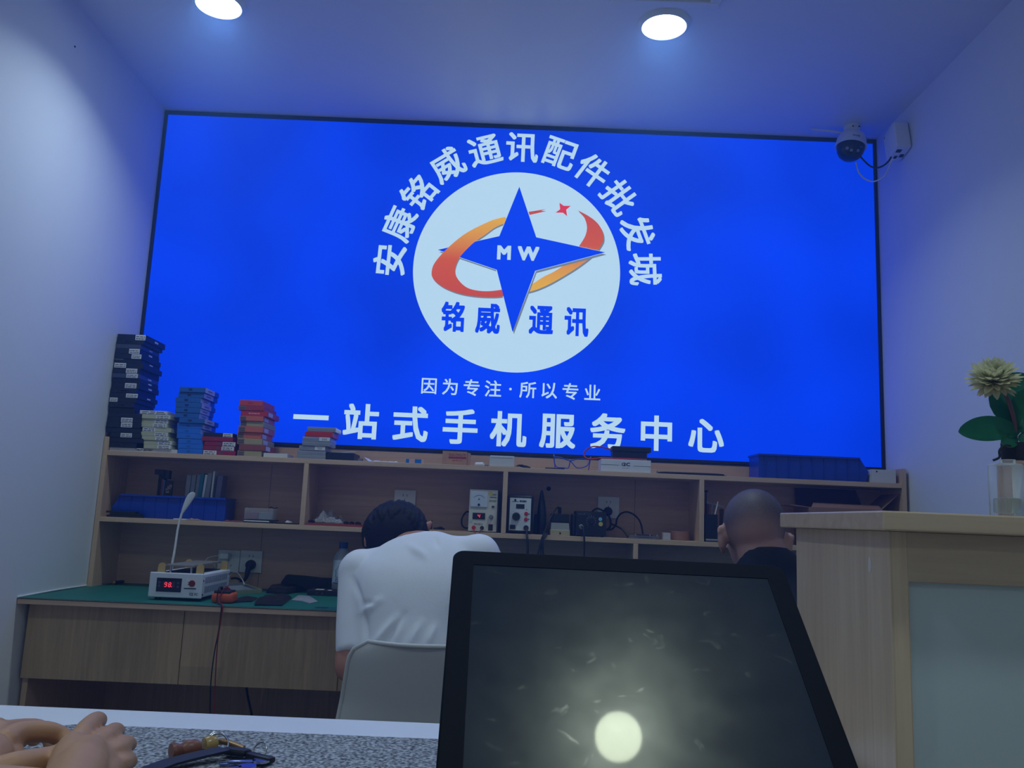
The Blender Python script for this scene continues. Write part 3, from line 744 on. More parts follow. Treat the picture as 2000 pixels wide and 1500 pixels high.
def parts_bin(name, x0, x1, y0, y1, z0, h, label, lip=1, ribs=8):
    """blue stacking bin seen from its ribbed long side; lip = +1: sloping scoop end on the right"""
    t = thing(name, ((x0 + x1) / 2, (y0 + y1) / 2, z0), label, 'bin', 'blue plastic parts bins')
    m = blue_pl; s = .0025; i = .012
    MB().box(x0 + i, x1 - i, y0 + .006, y1 - .004, z0 + .0003, z0 + .004).build('bottom', m, t)
    # scoop end leans outward
    ex = (x1, x1 - i) if lip > 0 else (x0, x0 + i)
    fx = (x0, x0 + i) if lip > 0 else (x1, x1 - i)
    sl = .035 * (1 if lip > 0 else -1)
    for ya, nm in ((y0, 'front_wall'), (y1 - s, 'rear_wall')):
        mb = MB(); off = .006 if nm == 'front_wall' else -.004
        prof = [(fx[1], z0), (ex[1], z0), (ex[0], z0 + h * .42), (ex[0] - sl, z0 + h), (fx[0], z0 + h)]
        mb.prism([(px, ya + (off if pz == z0 else off * .2), pz + .0003) for px, pz in prof], (0, s, 0))
        w_ = mb.build(nm, m, t)
        if nm == 'front_wall':
            for k in range(ribs + 1):
                xx = min(x0, x1) + .025 + (abs(x1 - x0) - .06) * k / ribs
                MB().hexa([(xx - .0012, y0 + .002, z0 + .003), (xx + .0012, y0 + .002, z0 + .003), (xx + .0012, y0 + .006, z0 + .003), (xx - .0012, y0 + .006, z0 + .003),
                           (xx - .0012, y0 - .003, z0 + h - .008), (xx + .0012, y0 - .003, z0 + h - .008), (xx + .0012, y0 + .003, z0 + h - .008), (xx - .0012, y0 + .003, z0 + h - .008)]).build('rib', m, w_)
    MB().box(min(fx) , max(fx), y0 + .004, y1 - .004, z0 + .002, z0 + h).build('back_wall', m, t)
    MB().hexa([(ex[1] - .0, y0 + .006, z0 + .001), (ex[1] + (.002 if lip > 0 else -.002), y0 + .006, z0 + .001), (ex[1] + (.002 if lip > 0 else -.002), y1 - .004, z0 + .001), (ex[1], y1 - .004, z0 + .001),
               (ex[0] - .002 * lip, y0 + .003, z0 + h * .42), (ex[0], y0 + .003, z0 + h * .42), (ex[0], y1 - .003, z0 + h * .42), (ex[0] - .002 * lip, y1 - .003, z0 + h * .42)]).build('scoop_wall', m, t)
    xa, xb = sorted((fx[0], ex[0] - sl))
    MB().box(xa - .003, xb + .001, y0 - .007, y0 + .003, z0 + h - .007, z0 + h + .0005, .001).box(xa - .003, xb + .001, y1 - .003, y1 + .004, z0 + h - .007, z0 + h + .0005, .001).box(xa - .003, xa + .003, y0, y1, z0 + h - .007, z0 + h + .0005).build('top_rim', m, t)
    return t
def cE(u, v): return (1260 + u / 3.704, 850 + v / 3.704)
x0 = at(*cE(820, 230), Y=-.17).x; x1 = at(*cE(1615, 290), Y=-.17).x
h = at(*cE(1200, 150), Y=-.17).z - ZT
parts_bin('parts_bin', x0, x1, -.175, -.04, ZT, h, 'ribbed blue plastic bin on the top shelf, right end')
for k, (u, r_) in enumerate(((1065, .008), (1380, .007))):
    q = at(*cE(u, 145), Y=-.11)
    tag(MB().sphere((q.x, -.11, ZT + h - .006 + .0), r_ * 1.5, 14, (1.3 if k else 1, 1, 1)).box(q.x - .015, q.x + .015, -.125, -.095, ZT + .005, ZT + h - .007, .002).build('wrapped_part', mat('cream wrap', C(170, 150, 140), .6), None, 40),
        ['small cream wrapped part peeking over the left of the right blue bin', 'small cream wrapped part peeking over the right of the right blue bin'][k], 'part')
x0, x1, z0, z1 = rect(1704, 917, 1750, 943, -0.190)
o = tag(MB().box(x0 - .002, x1, -.190, -.10, ZT + .0002, z1 - .001, .001).build('white_carton', mat('white soft card', C(206, 206, 204), .6)), 'white carton at the far right end of the top shelf', 'carton')
MB().box(x0 + .014, x0 + .020, -.1905, -.1901, z1 - .012, z1 - .006).build('print', ink, o)
# ================================================================ middle shelf
def cF(u, v): return (170 + u / 4.444, 870 + v / 4.444)
def cG(u, v): return (260 + u / 4.348, 1000 + v / 4.348)
# blue bin with things standing in it
xa = at(*cF(215, 550), Y=-.15).x; xb = at(*cF(1200, 560), Y=-.15).x
hb = at(*cF(700, 438), Y=-.15).z - ZM
parts_bin('parts_bin', xa, xb, -.155, -.035, ZM, hb, 'ribbed blue plastic bin on the middle shelf, left compartment', lip=-1)
zin = ZM + .0045
def upright(name, u0, u1, v0, m, label, cat, group=None, Y=-.10, lean=0.0, dy=.06, parts=None):
    a = at(*cF(u0, 430), Y=Y).x; b = at(*cF(u1, 430), Y=Y).x; zt = at(*cF((u0 + u1) / 2, v0), Y=Y).z
    o = MB().hexa([(a, Y - .02, zin), (b, Y - .02, zin), (b, Y - .02 + dy, zin), (a, Y - .02 + dy, zin),
                   (a + lean, Y - .02, zt), (b + lean, Y - .02, zt), (b + lean, Y - .02 + dy, zt), (a + lean, Y - .02 + dy, zt)]).build(name, m, None)
    return tag(o, label, cat, group)
t = thing('phone_clamp', (at(*cF(650, 430), Y=-.1).x, -.1, zin), 'black upright phone clamp standing in the left blue bin', 'clamp')
def bxp(u0, u1, v0, v1, Y, dy, nm, m, par, bev=.001, zmin=None):
    x0, x1, z0, z1 = rect(*cF(u0, v0), *cF(u1, v1), Y)
    if zmin is not None: z0 = zmin
    return MB().box(x0, x1, Y, Y + dy, z0, z1, bev).build(nm, m, par)
bxp(614, 668, 240, 440, -.115, .025, 'post', matte_black, t, zmin=zin)
bxp(587, 668, 208, 252, -.118, .032, 'clamp_head', black, t)
bxp(669, 714, 216, 290, -.112, .024, 'clamp_jaw', black, t)
bxp(640, 662, 291, 430, -.122, .0062, 'red_strip', mat('dull red plastic', C(130, 50, 50), .5), t, zmin=zin)
x0, x1, z0, z1 = rect(*cF(684, 305), *cF(752, 440), -.122)
o = tag(MB().box(x0, x1, -.134, -.126, zin, z1, .004).build('bare_phone', black), 'open phone frame with bare circuit board leaning in the left blue bin', 'phone')
for a, b, c, d in ((.15, .3, .5, .9), (.35, .45, .75, .9), (.55, .55, .9, .8), (.2, .2, .6, .42)):
    MB().box(x0 + (x1 - x0) * a, x0 + (x1 - x0) * c, -.1346, -.1341, z0 + (z1 - z0) * b, z0 + (z1 - z0) * (b + .18)).build('circuit_part', mat('circuit copper', C(150, 130, 110), .4, .5), o)
upright('phone_case', 664, 682, 300, mat('slate blue plastic', C(70, 90, 130), .4), 'slate blue thin case beside the open phone frame', 'case', Y=-.11, dy=.03, lean=.001)
foggy = glass('foggy clear plastic', (.75, .78, .84, 1), .15, .68)
grp = 'thin cases standing in the left blue bin'
for k, (u0, u1, v0, m, lean, lb) in enumerate((
        (862, 898, 258, foggy, .003, 'foggy clear case standing leftmost in the left blue bin'), (903, 938, 255, foggy, .004, 'foggy clear case second from the left in the left blue bin'),
        (943, 972, 258, foggy, .006, 'foggy clear case standing just left of the teal one'), (968, 1000, 243, mat('teal plastic', C(24, 122, 140), .4), .007, 'teal case standing among the clear ones in the left blue bin'),
        (1002, 1022, 255, white_pl, .010, 'white thin case leaning right of the teal one'), (1030, 1066, 240, foggy, .008, 'foggy clear case between two white thin cases'),
        (1084, 1098, 225, white_pl, .004, 'very thin white card standing tallest in the left blue bin'), (1116, 1160, 262, mat('mauve clear plastic', C(110, 108, 140), .3), .009, 'mauve case standing rightmost in the left blue bin'))):
    upright('thin_case', u0, u1, v0, m, lb, 'case', grp, Y=-.105, lean=lean, dy=.055)
# dark phone parts in front of the bin
x0, x1, z0, z1 = rect(*cF(185, 572), *cF(480, 632), -.19)
t = thing('phone_back_pile', ((x0 + x1) / 2, -.18, ZM), 'low pile of black phone backs in front of the left blue bin', 'phone parts')
h = (z1 - ZM) / 3
for k in range(3):
    dx = (-.004, .006, -.01)[k]
    MB().box(x0 + dx, x1 + dx * .5 - .01 * k, -.198 + .003 * k, -.163, ZM + .0002 + h * k, ZM + h * (k + 1), .0015).build('phone_back', matte_black if k % 2 else black, t)
x0, x1, z0, z1 = rect(*cF(752, 625), *cF(868, 642), -.195)
tag(MB().box(x0, x1, -.2, -.165, ZM + .0002, ZM + .004, .0008).build('white_card', white_pl), 'small white card lying on the middle shelf behind the lamp head', 'card')
x0, x1, z0, z1 = rect(*cF(868, 600), *cF(982, 645), -.195)
tag(sheet('clear_bag', x0, x1, -.202, -.163, ZM, .012, mat('peach film', C(180, 150, 140), .3), 11, 14, 8), 'small crumpled peach-tinted bag right of the white card', 'bag')
x0, x1, z0, z1 = rect(*cF(1165, 620), *cF(1365, 660), -.19)
tag(sheet('pink_bag', x0, x1, -.2, -.12, ZM, .008, mat('pink antistatic film', C(150, 84, 104), .3), 12, 18, 10), 'flat pink antistatic bag left of the clear parts box', 'bag')
x0, x1, z0, z1 = rect(*cF(1366, 632), *cF(1600, 672), -.19)
tag(MB().box(x0 - .002, x1 + .004, -.198, -.12, ZM + .0002, ZM + .0045, .0012).build('dark_phone', black), 'black phone lying lowest under the clear parts box', 'phone')
tag(MB().box(x0, x1 - .006, -.199, -.13, ZM + .0047, ZM + .0085, .001).build('white_phone_back', white_pl), 'white phone back on the black phone under the clear parts box', 'phone')
zz = ZM + .0087
tag(MB().box(x0 - .001, x1 + .008, -.196, -.11, zz, zz + .0035, .001).build('black_tray', black), 'thin black tray directly under the clear parts box', 'tray')
zz += .0037
x0, x1, z0, z1 = rect(*cF(1366, 545), *cF(1612, 622), -.185)
t = thing('parts_box', ((x0 + x1) / 2, -.15, zz), 'small clear parts box with tiny tools on top, middle shelf', 'box')
MB().box(x0, x1, -.186, -.11, zz, z1, .002).build('clear_box', clear, t)
MB().box(x0 + .006, x0 + (x1 - x0) * .45, -.18, -.12, zz + .001, zz + (z1 - zz) * .6, .001).build('pink_content', mat('pink plastic', C(170, 90, 110), .5), t)
MB().box(x0 + (x1 - x0) * .5, x1 - .006, -.18, -.12, zz + .001, zz + (z1 - zz) * .65, .001).build('pale_content', mat('pale plastic', C(170, 176, 186), .5), t)
MB().tube([(x1 - .02, -.16, z1 + .002), (x1 - .012, -.17, z1 + .006), (x1 - .002, -.165, z1 + .002), (x1 + .012, -.17, z1 + .005)], .0022, 8).build('small_hook', matte_black, t, 40)
MB().box(x0 + .008, x0 + .014, -.17, -.16, z1 + .0002, z1 + .006, .001).build('green_clip', mat('dull green plastic', C(60, 90, 70), .5), t)
x0, x1, z0, z1 = rect(*cF(1640, 660), *cF(1825, 690), -.19)
tag(MB().box(x0, x1, -.2, -.14, ZM + .0002, ZM + .0045, .0012).build('black_phone', black), 'black phone lying flat near the left divider on the middle shelf', 'phone')
tag(sheet('tissue_wad', at(*cF(1725, 660), Y=-.17).x, at(*cF(1775, 660), Y=-.17).x, -.185, -.155, ZM + .0047, .014, mat('thin white paper', C(216, 216, 224), .7), 14, 12, 10), 'little wad of white tissue on the flat black phone', 'tissue')

# red tray with knobs and a clear bag
x0, x1, z0, z1 = rect(*cG(1462, 88), *cG(1950, 128), -.195)
t = tag(MB().box(x0, x1, -.2, -.06, ZM + .0002, ZM + .0055, .002).box(x0 + .008, x1 - .01, -.195, -.07, ZM + .0056, ZM + .009, .002).build('red_mat', mat('brick red silicone', C(150, 52, 50), .5)), 'brick red silicone mat on the middle shelf left of the bent head', 'mat')
for k, (u0, u1) in enumerate(((1488, 1545), (1790, 1832), (1838, 1880), (1888, 1938))):
    a, b = at(*cG(u0, 65), Y=-.17).x, at(*cG(u1, 65), Y=-.17).x; r_ = (b - a) / 2; cx = (a + b) / 2
    o = MB()
    n = 30; pr = [(cx + r_ * (1 - .16 * (i % 6 in (0, 5))) * math.cos(i * 2 * math.pi / n), -.17 + r_ * (1 - .16 * (i % 6 in (0, 5))) * math.sin(i * 2 * math.pi / n), ZM + .0092) for i in range(n)]
    o.prism(pr, (0, 0, .008)).cyl((cx, -.17, ZM + .0172), (cx, -.17, ZM + .0195), r_ * .5)
    tag(o.build('star_knob', rubber), ['black star knob at the left end of the red mat', 'black star knob, first of the three on the right of the red mat', 'black star knob, middle of the three on the red mat', 'black star knob, last of the three nearest the bent head'][k], 'knob', 'black knobs on the red mat')
x0, x1, z0, z1 = rect(*cG(1515, 10), *cG(1790, 95), -.13)
film = glass('clear film', (.9, .92, .96, 1), .1, .8)
tag(sheet('clear_bag', x0, x1, -.16, -.06, ZM + .0092, .05, film, 21, 26, 16, lift=lambda u, v: .012 * math.sin(u * math.pi) * math.sin(v * math.pi)), 'crumpled clear plastic bag on the red mat', 'bag')
# little tools right of the bent head
x0, x1, z0, z1 = rect(*cCC(690, 882), *cCC(715, 945), -.15)
tag(MB().box(x0, x1, -.15, -.12, ZM + .0002, z1, .002).build('black_block', matte_black), 'small black block standing right of the bent head', 'block')
x0, x1, z0, z1 = rect(*cCC(735, 940), *cCC(842, 970), -.18)
t = thing('multi_tool', ((x0 + x1) / 2, -.17, ZM), 'black hand tool lying on the wooden ruler', 'tool')
zr = ZM + .0032
tag(MB().box(at(*cCC(700, 975), Y=-.19).x, at(*cCC(1060, 975), Y=-.19).x, -.2, -.165, ZM + .0002, zr - .0002, .0005).build('wooden_ruler', mat('bamboo', C(168, 126, 92), .5)), 'wooden strip lying on the middle shelf left of the power supply', 'ruler')
MB().tube([(x0, -.18, zr + .004), ((x0 + x1) / 2, -.178, zr + .004), (x1, -.184, zr + .0035)], .0035, 8).build('tool_arm', rubber, t, 40)
MB().tube([(x0 + .006, -.17, zr + .004), ((x0 + x1) / 2 + .008, -.186, zr + .009), (x1 - .006, -.174, zr + .004)], .0035, 8).build('tool_arm', black, t, 40)

# wall sockets
def socket(name, l, t_, r, b, label, Y=-.0142, gang=True):
    x0, x1, z0, z1 = rect(l, t_, r, b, Y); 
    z0 = z1 - (x1 - x0) * 1.0
    t = thing(name, ((x0 + x1) / 2, Y, z0), label, 'socket', 'white wall sockets')
    MB().box(x0, x1, Y - .009, Y - .0002, z0, z1, .0025).build('plate', white_pl, t)
    cx, cz = (x0 + x1) / 2, (z0 + z1) / 2; w = x1 - x0
    s = MB()
    s.box(cx - w * .09 - .001, cx - w * .09 + .001, Y - .0096, Y - .0088, cz + w * .2, cz + w * .3).box(cx + w * .09 - .001, cx + w * .09 + .001, Y - .0096, Y - .0088, cz + w * .2, cz + w * .3)
    s.box(cx - .001, cx + .001, Y - .0096, Y - .0088, cz + w * .0, cz + w * .09)
    for sg_ in (-1, 1):
        s.box(-.001, .001, Y - .0096, Y - .0088, -w * .05, w * .05, M=Matrix.Translation((cx + sg_ * w * .13, 0, cz - w * .2)) @ Matrix.Rotation(sg_ * .5, 4, 'Y'))
    s.build('pin_slots', ink, t)
    return x0, x1, z0, z1
socket('wall_socket', 770, 957, 812, 1000, 'white wall socket partly hidden by the black-haired head')
S2 = socket('wall_socket', 1167, 970, 1209, 1013, 'white wall socket with a round black plug behind the soldering station')
sx = [at(426, 1095, Y=-.0142).x, at(469.5, 1095, Y=-.0142).x, at(513, 1097, Y=-.0142).x]
pz1 = at(470, 1074, Y=-.0142).z
def p2(px, py): return at(px, py, Y=-.0142)
# pair above the bench
for k in (0, 1):
    a, b = sx[k] + .0006, sx[k + 1] - .0006
    q0 = p2(426 + 43.5 * k, 1074.5 + k); q1 = p2(469.5 + 43.5 * k, 1118 + k)
    socket('wall_socket', 426.5 + 43.3 * k, 1074 + k, 469 + 43.5 * k, 1117 + k, ['left white wall socket of the pair above the bench, with white charger', 'right white wall socket of the pair, with thick black plug'][k])

# ---------------------------------------------------------------- power supply
Yp = -.175
x0, x1, z0, z1 = rect(*cCC(1080, 582), *cCC(1356, 976), Yp)
xr_body = x1
t = thing('power_supply', ((x0 + x1) / 2, -.1, ZM), 'ivory bench power supply with analogue meter and red digit on the middle shelf', 'power supply')
w, hgt = x1 - x0, z1 - ZM
MB().box(x0 + .002, x1 + .006, Yp + .004, -.02, ZM + .003, z1 - .002, .002).build('case', mat('dark grey steel', C(52, 54, 60), .5), t)
MB().box(x0, x1, Yp, Yp + .0045, ZM + .003, z1, .0015).build('front_panel', off_white, t)
for sx_ in (x0 + .01, x1 - .01):
    MB().cyl((sx_, Yp + .02, ZM + .0002), (sx_, Yp + .02, ZM + .004), .005).build('foot', rubber, t)
def P(u, v): return x0 + w * u, ZM + .003 + (hgt - .003) * v
def pan(nm, u0, u1, v0, v1, m, dep=.0012, base=0.0, bev=0.0, parent=None, label=None):
    a, c = P(u0, v0); b, d = P(u1, v1)
    return MB().box(a, b, Yp - base - dep, Yp - base, c, d, bev).build(nm, m, parent or t, label=label)
mt = pan('meter', .04, .64, .58, .95, mat('meter face', C(196, 206, 216), .25), .004, 0, .001)
mx, mz = P(.34, .70)
mb = MB()
for i in range(13):
    a = math.radians(140 - i * 100 / 12); r0, r1 = w * .235, w * (.27 if i % 3 == 0 else .255)
    p0 = Vector((mx + r0 * math.cos(a), 0, mz + r0 * math.sin(a))); p1 = Vector((mx + r1 * math.cos(a), 0, mz + r1 * math.sin(a)))
    d = (p1 - p0).normalized(); nn = Vector((-d.z, 0, d.x)) * .0003
    mb.prism([p0 + nn + Vector((0, Yp - .0042, 0)), p0 - nn + Vector((0, Yp - .0042, 0)), p1 - nn + Vector((0, Yp - .0042, 0)), p1 + nn + Vector((0, Yp - .0042, 0))], (0, -.0002, 0))
mb.tube([(mx + w * .235 * math.cos(math.radians(a)), Yp - .0043, mz + w * .235 * math.sin(math.radians(a))) for a in range(40, 141, 10)], .0003, 6)
mb.build('scale', ink, mt)
MB().text('A', .010, FACE(mx, Yp - .0043, mz + w * .1), .02).build('letter', ink, mt)
MB().lathe((mx, Yp - .004, P(0, .635)[1]), [(.0045, 0), (.0045, .002), (0, .0025)], 20, (0, -1, 0)).build('meter_screw', matte_black, mt)
ds = pan('display', .14, .58, .29, .44, mat('display glass', C(30, 26, 36), .15), .002)
a, c = P(.36, .365)
led = glow('red digits', (1.0, .05, .10, 1), 1.6, False)
def seg_digit(parent, body, cx, cz, h, Y, m):
    segs = {'4': 'bcfg', '9': 'abcdfg', '8': 'abcdefg'}[body]
    w_ = h * .52; th = h * .13; mb = MB(); sh = .12
    def bar(xa, za, xb, zb):
        d = Vector((xb - xa, 0, zb - za)).normalized(); n = Vector((-d.z, 0, d.x)) * th / 2
        f = lambda x, z: Vector((cx + x + z * sh, Y, cz + z))
        mb.prism([f(xa, za) + n, f(xa, za) - n, f(xb, zb) - n, f(xb, zb) + n], (0, -.0003, 0))
    q = h / 2; e = th * .55; L_ = {'a': (-w_ / 2 + e, q, w_ / 2 - e, q), 'b': (w_ / 2, q - e, w_ / 2, e), 'c': (w_ / 2, -e, w_ / 2, -q + e), 'd': (-w_ / 2 + e, -q, w_ / 2 - e, -q),
                              'e': (-w_ / 2, -e, -w_ / 2, -q + e), 'f': (-w_ / 2, q - e, -w_ / 2, e), 'g': (-w_ / 2 + e, 0, w_ / 2 - e, 0)}
    for sname in segs: bar(*L_[sname])
    return mb.build('digit', m, parent)
seg_digit(ds, '4', a, c, hgt * .085, Yp - .0021, led)
k_, kz = P(.79, .36)
MB().lathe((k_, Yp - .0002, kz), [(.0085, 0), (.0085, .003), (.007, .012), (.006, .013), (0, .013)], 24, (0, -1, 0)).build('knob', mat('grey knob', C(120, 126, 136), .4), t, 30)
pan('rocker_switch', .71, .87, .03, .18, black, .004, 0, .001)
pan('slide_switch', .80, .89, .585, .62, black, .003, 0, .0005)
for u, m_, nm in ((.20, red_pl, 'red_terminal'), (.49, matte_black, 'black_terminal')):
    a, c = P(u, .085)
    MB().lathe((a, Yp - .0002, c), [(.006, 0), (.006, .008), (.0075, .009), (.0075, .015), (.004, .016), (0, .016)], 20, (0, -1, 0)).build(nm, m_, t, 30)
MB().lathe((P(.09, 0)[0], Yp - .0001, P(0, .24)[1]), [(.0065, 0), (.0065, .0006), (0, .0007)], 24, (0, -1, 0)).build('round_sticker', mat('pale green sticker', C(170, 200, 190), .4), t)
MB().lathe((P(.74, 0)[0], Yp - .0001, P(0, .91)[1]), [(.008, 0), (.008, .0005), (0, .0006)], 16, (0, -1, 0)).build('yellow_sticker', mat('yellow sticker', C(200, 180, 90), .5), t)
MB().text('DD', .0085, FACE(P(.86, 0)[0], Yp - .0004, P(0, .89)[1]), .03, width=w * .16).build('lettering', ink, t)
MB().text('1502DD', .0075, FACE(P(.83, 0)[0], Yp - .0004, P(0, .825)[1]), .03, width=w * .24).build('lettering', ink, t)
bars('print', t, P(.7, 0)[0], P(.95, 0)[0], P(0, .71)[1], P(0, .77)[1], Yp - .0001, ink, 3, 3)
bars('print', t, P(.2, 0)[0], P(.5, 0)[0], P(0, .15)[1], P(0, .2)[1], Yp - .0001, ink, 2, 6)
MB().tube([(x0 + .004, -.09, ZM + .07), (x0 - .012, -.10, ZM + .075), (x0 - .028, -.11, ZM + .05), (x0 - .026, -.12, ZM + .022), (x0 - .008, -.12, ZM + .012), (x0 + .004, -.12, ZM + .02)], .0034, 10).build('cable', rubber, t, 40)
a1 = P(.20, .085); a2 = P(.49, .085)
for q, nm, m_ in ((a1, 'red_lead', red_cable), (a2, 'black_lead', mat('maroon cable', C(90, 30, 40), .5))):
    MB().tube([(q[0], Yp - .017, q[1]), (q[0] + (a1[0] + a2[0] - 2 * q[0]) * .3, Yp - .05, q[1] - .028), ((a1[0] + a2[0]) / 2, Yp - .052, q[1] - .06), ((a1[0] + a2[0]) / 2 - .01, Yp - .06, ZB + .06), ((a1[0] + a2[0]) / 2 + .02 * (1 if q is a1 else -1), Yp - .09, ZB + .0028)], .0017, 8).build(nm, m_, t, 40)

# ---------------------------------------------------------------- hot-air station
Yp = -.185
X0, X1, z0, z1 = rect(*cCC(1450, 632), *cCC(1706, 1000), Yp)
t = thing('hot_air_station', ((X0 + X1) / 2, -.1, ZM), 'hot-air rework station, white face in black housing, right of the power supply', 'rework station')
w, hgt = X1 - X0, z1 - ZM; x0 = X0
MB().box(X0, X1, Yp, -.03, ZM + .003, z1, .009, seg=3).build('housing', black, t, 40)
for sx_ in (X0 + .015, X1 - .015): MB().cyl((sx_, Yp + .02, ZM + .0002), (sx_, Yp + .02, ZM + .004), .006).build('foot', rubber, t)
def P(u, v): return X0 + w * u, ZM + hgt * v
fp_ = MB().box(*[P(.1, 0)[0], P(.91, 0)[0]], Yp - .0015, Yp - .0002, P(0, .085)[1], P(0, .915)[1], .0012).build('face_plate', mat('white face plate', C(214, 220, 222), .35), t)
b_ = Yp - .0016
MB().box(P(.34, 0)[0], P(.66, 0)[0], b_ - .001, b_, P(0, .645)[1], P(0, .76)[1]).build('display', mat('display glass', C(30, 26, 36), .15), fp_)
kx, kz = P(.36, .44)
MB().lathe((kx, b_, kz), [(.0155, 0), (.0155, .003), (.0125, .012), (.0115, .014), (0, .014)], 32, (0, -1, 0)).build('dial_knob', black, t, 30)
mb = MB()
for i in range(9):
    a = math.radians(220 - i * 260 / 8)
    mb.box(-.0004, .0004, b_ - .0003, b_, .019, .022, M=Matrix.Translation((kx, 0, kz)) @ Matrix.Rotation(-(a - math.pi / 2), 4, 'Y'))
mb.build('dial_marks', ink, fp_)
for v, nm in ((.52, 'red_button'), (.375, 'red_button')):
    q = P(.735, v); MB().lathe((q[0], b_, q[1]), [(.0075, 0), (.0075, .002), (.006, .0035), (0, .0038)], 24, (0, -1, 0)).build(nm, red_pl, t, 30)
    s_ = 1 if v > .5 else -1; q = P(.845, v)
    MB().prism([(q[0] - .0028, b_ - .0001, q[1] - .003 * s_), (q[0] + .0028, b_ - .0001, q[1] - .003 * s_), (q[0], b_ - .0001, q[1] + .004 * s_)], (0, -.0003, 0)).build('arrow_mark', ink, fp_)
q = P(.745, .625); MB().lathe((q[0], b_, q[1]), [(.0018, 0), (.0018, .0006), (0, .0006)], 12, (0, -1, 0)).build('lamp_dot', ink, fp_)
MB().box(P(.13, 0)[0], P(.34, 0)[0], b_ - .003, b_, P(0, .115)[1], P(0, .225)[1], .001).build('rocker_switch', black, t)
q = P(.75, .16)
MB().lathe((q[0], b_, q[1]), [(.010, 0), (.010, .006), (.0075, .012), (.0075, .02), (0, .02)], 24, (0, -1, 0)).build('hose_socket', black, t, 30)
MB().text('8580', .0105, FACE(P(.6, 0)[0], b_ - .0002, P(0, .835)[1]), .03, width=w * .26).build('lettering', ink, fp_)
MB().lathe((P(.30, 0)[0], b_, P(0, .86)[1]), [(.0042, 0), (.0042, .0004), (0, .0004)], 16, (0, -1, 0)).box(P(.19, 0)[0], P(.44, 0)[0], b_ - .0003, b_, P(0, .815)[1], P(0, .83)[1]).build('round_logo', ink, fp_)
MB().tube([(q[0], b_ - .018, q[1]), (q[0] + .004, b_ - .05, q[1] - .03), (q[0] + .008, b_ - .06, q[1] - .08), (q[0] + .012, b_ - .06, ZB + .05), (q[0] + .05, b_ - .09, ZB + .006), (q[0] + .2, b_ - .12, ZB + .0085)], .0045, 10).build('hose', rubber, t, 40)
# hot-air handle resting upright in its holder
x0, x1, z0, z1 = rect(*cCC(1722, 585), *cCC(1870, 965), -.15)
t = thing('hot_air_gun', ((x0 + x1) / 2, -.15, ZM), 'black hot-air gun handle standing nose up beside the rework station', 'hot-air gun')
cx = (x0 + x1) / 2; h = z1 - ZM; w = (x1 - x0) / 2
mb = MB()
prof = [(.55, 0), (.6, .05), (.8, .12), (1.0, .25), (1.0, .45), (.88, .62), (.62, .78), (.45, .88), (.34, .95), (.15, .995), (.0, 1.0)]
mb.loft([mb.ring((cx - .006 * abs(v - .3), -.14, ZM + .0003 + h * v), (0, 0, 1), max(w * r_, .0005), 24, ry=max(w * .6 * r_, .0005)) for r_, v in prof])
mb.build('handle_body', rubber, t, 40)
MB().box(cx - w * 1.0, cx - w * .3, -.135, -.105, ZM + .0003, ZM + h * .45, .004).build('cradle', matte_black, t)
hx = cx + .004
for k in range(3):
    MB().tube([(hx + .004 * k, -.165, ZM + .012), (hx + .002 + .006 * k, -.215, ZM + .006), (hx - .005 * k, -.228, ZM - .04), (hx - .018 * k + .006, -.23, ZM - .13), (hx - .03 * k + .02, -.25, ZB + .02), (hx + .05 * k, -.28, ZB + .004)], .0032, 8).build('hose', rubber, t, 40)

# ---------------------------------------------------------------- iron holder
Yp = -.19
x0, x1, z0, z1 = rect(*cD(312, 812), *cD(472, 852), Yp)
t = thing('iron_holder', ((x0 + x1) / 2, -.15, ZM), 'soldering iron holder, black top and pale metal base, left of the black station', 'holder')
zb1 = z1
MB().box(x0, x1, Yp, -.11, ZM + .0002, zb1, .0015).build('base', mat('pale gold metal', C(196, 186, 150), .4, .6), t)
MB().lathe(((x0 + x1) / 2, Yp - .0001, (ZM + zb1) / 2 - .002), [(.0035, 0), (.0035, .001), (0, .001)], 16, (0, -1, 0)).build('screw_hole', ink, t)
zc1 = at(*cD(390, 752), Y=-.17).z; zc2 = at(*cD(390, 682), Y=-.15).z
MB().hexa([(x0 + .002, Yp + .004, zb1), (x1 - .002, Yp + .004, zb1), (x1 - .002, -.112, zb1), (x0 + .002, -.112, zb1), (x0 + .003, -.165, zc1), (x1 - .004, -.165, zc1), (x1 - .004, -.112, zc1), (x0 + .003, -.112, zc1)]).build('sponge_slope', mat('grey sponge tray', C(104, 104, 100), .5), t)
MB().box(x0 + .002, x1 - .003, -.168, -.105, zc1 + .0002, zc2, .0025).build('top_block', matte_black, t)
hx = at(*cD(388, 650), Y=-.14).x; zh = at(*cD(388, 626), Y=-.14).z
MB().lathe((hx, -.14, zc2), [(.0066, 0), (.0066, .006), (.0072, .01), (.0068, zh - zc2 - .004), (.004, zh - zc2), (0, zh - zc2)], 20).build('iron_handle', rubber, t, 40)
MB().tube([(hx - .002, -.14, zh - .003), (hx - .012, -.155, zh - .004), (hx - .035, -.19, zh - .04), (hx - .06, -.215, ZM + .008), (hx - .075, -.226, ZM - .04), (hx - .10, -.24, ZB + .05), (hx - .08, -.26, ZB + .0045)], .003, 8).build('iron_cable', rubber, t, 40)

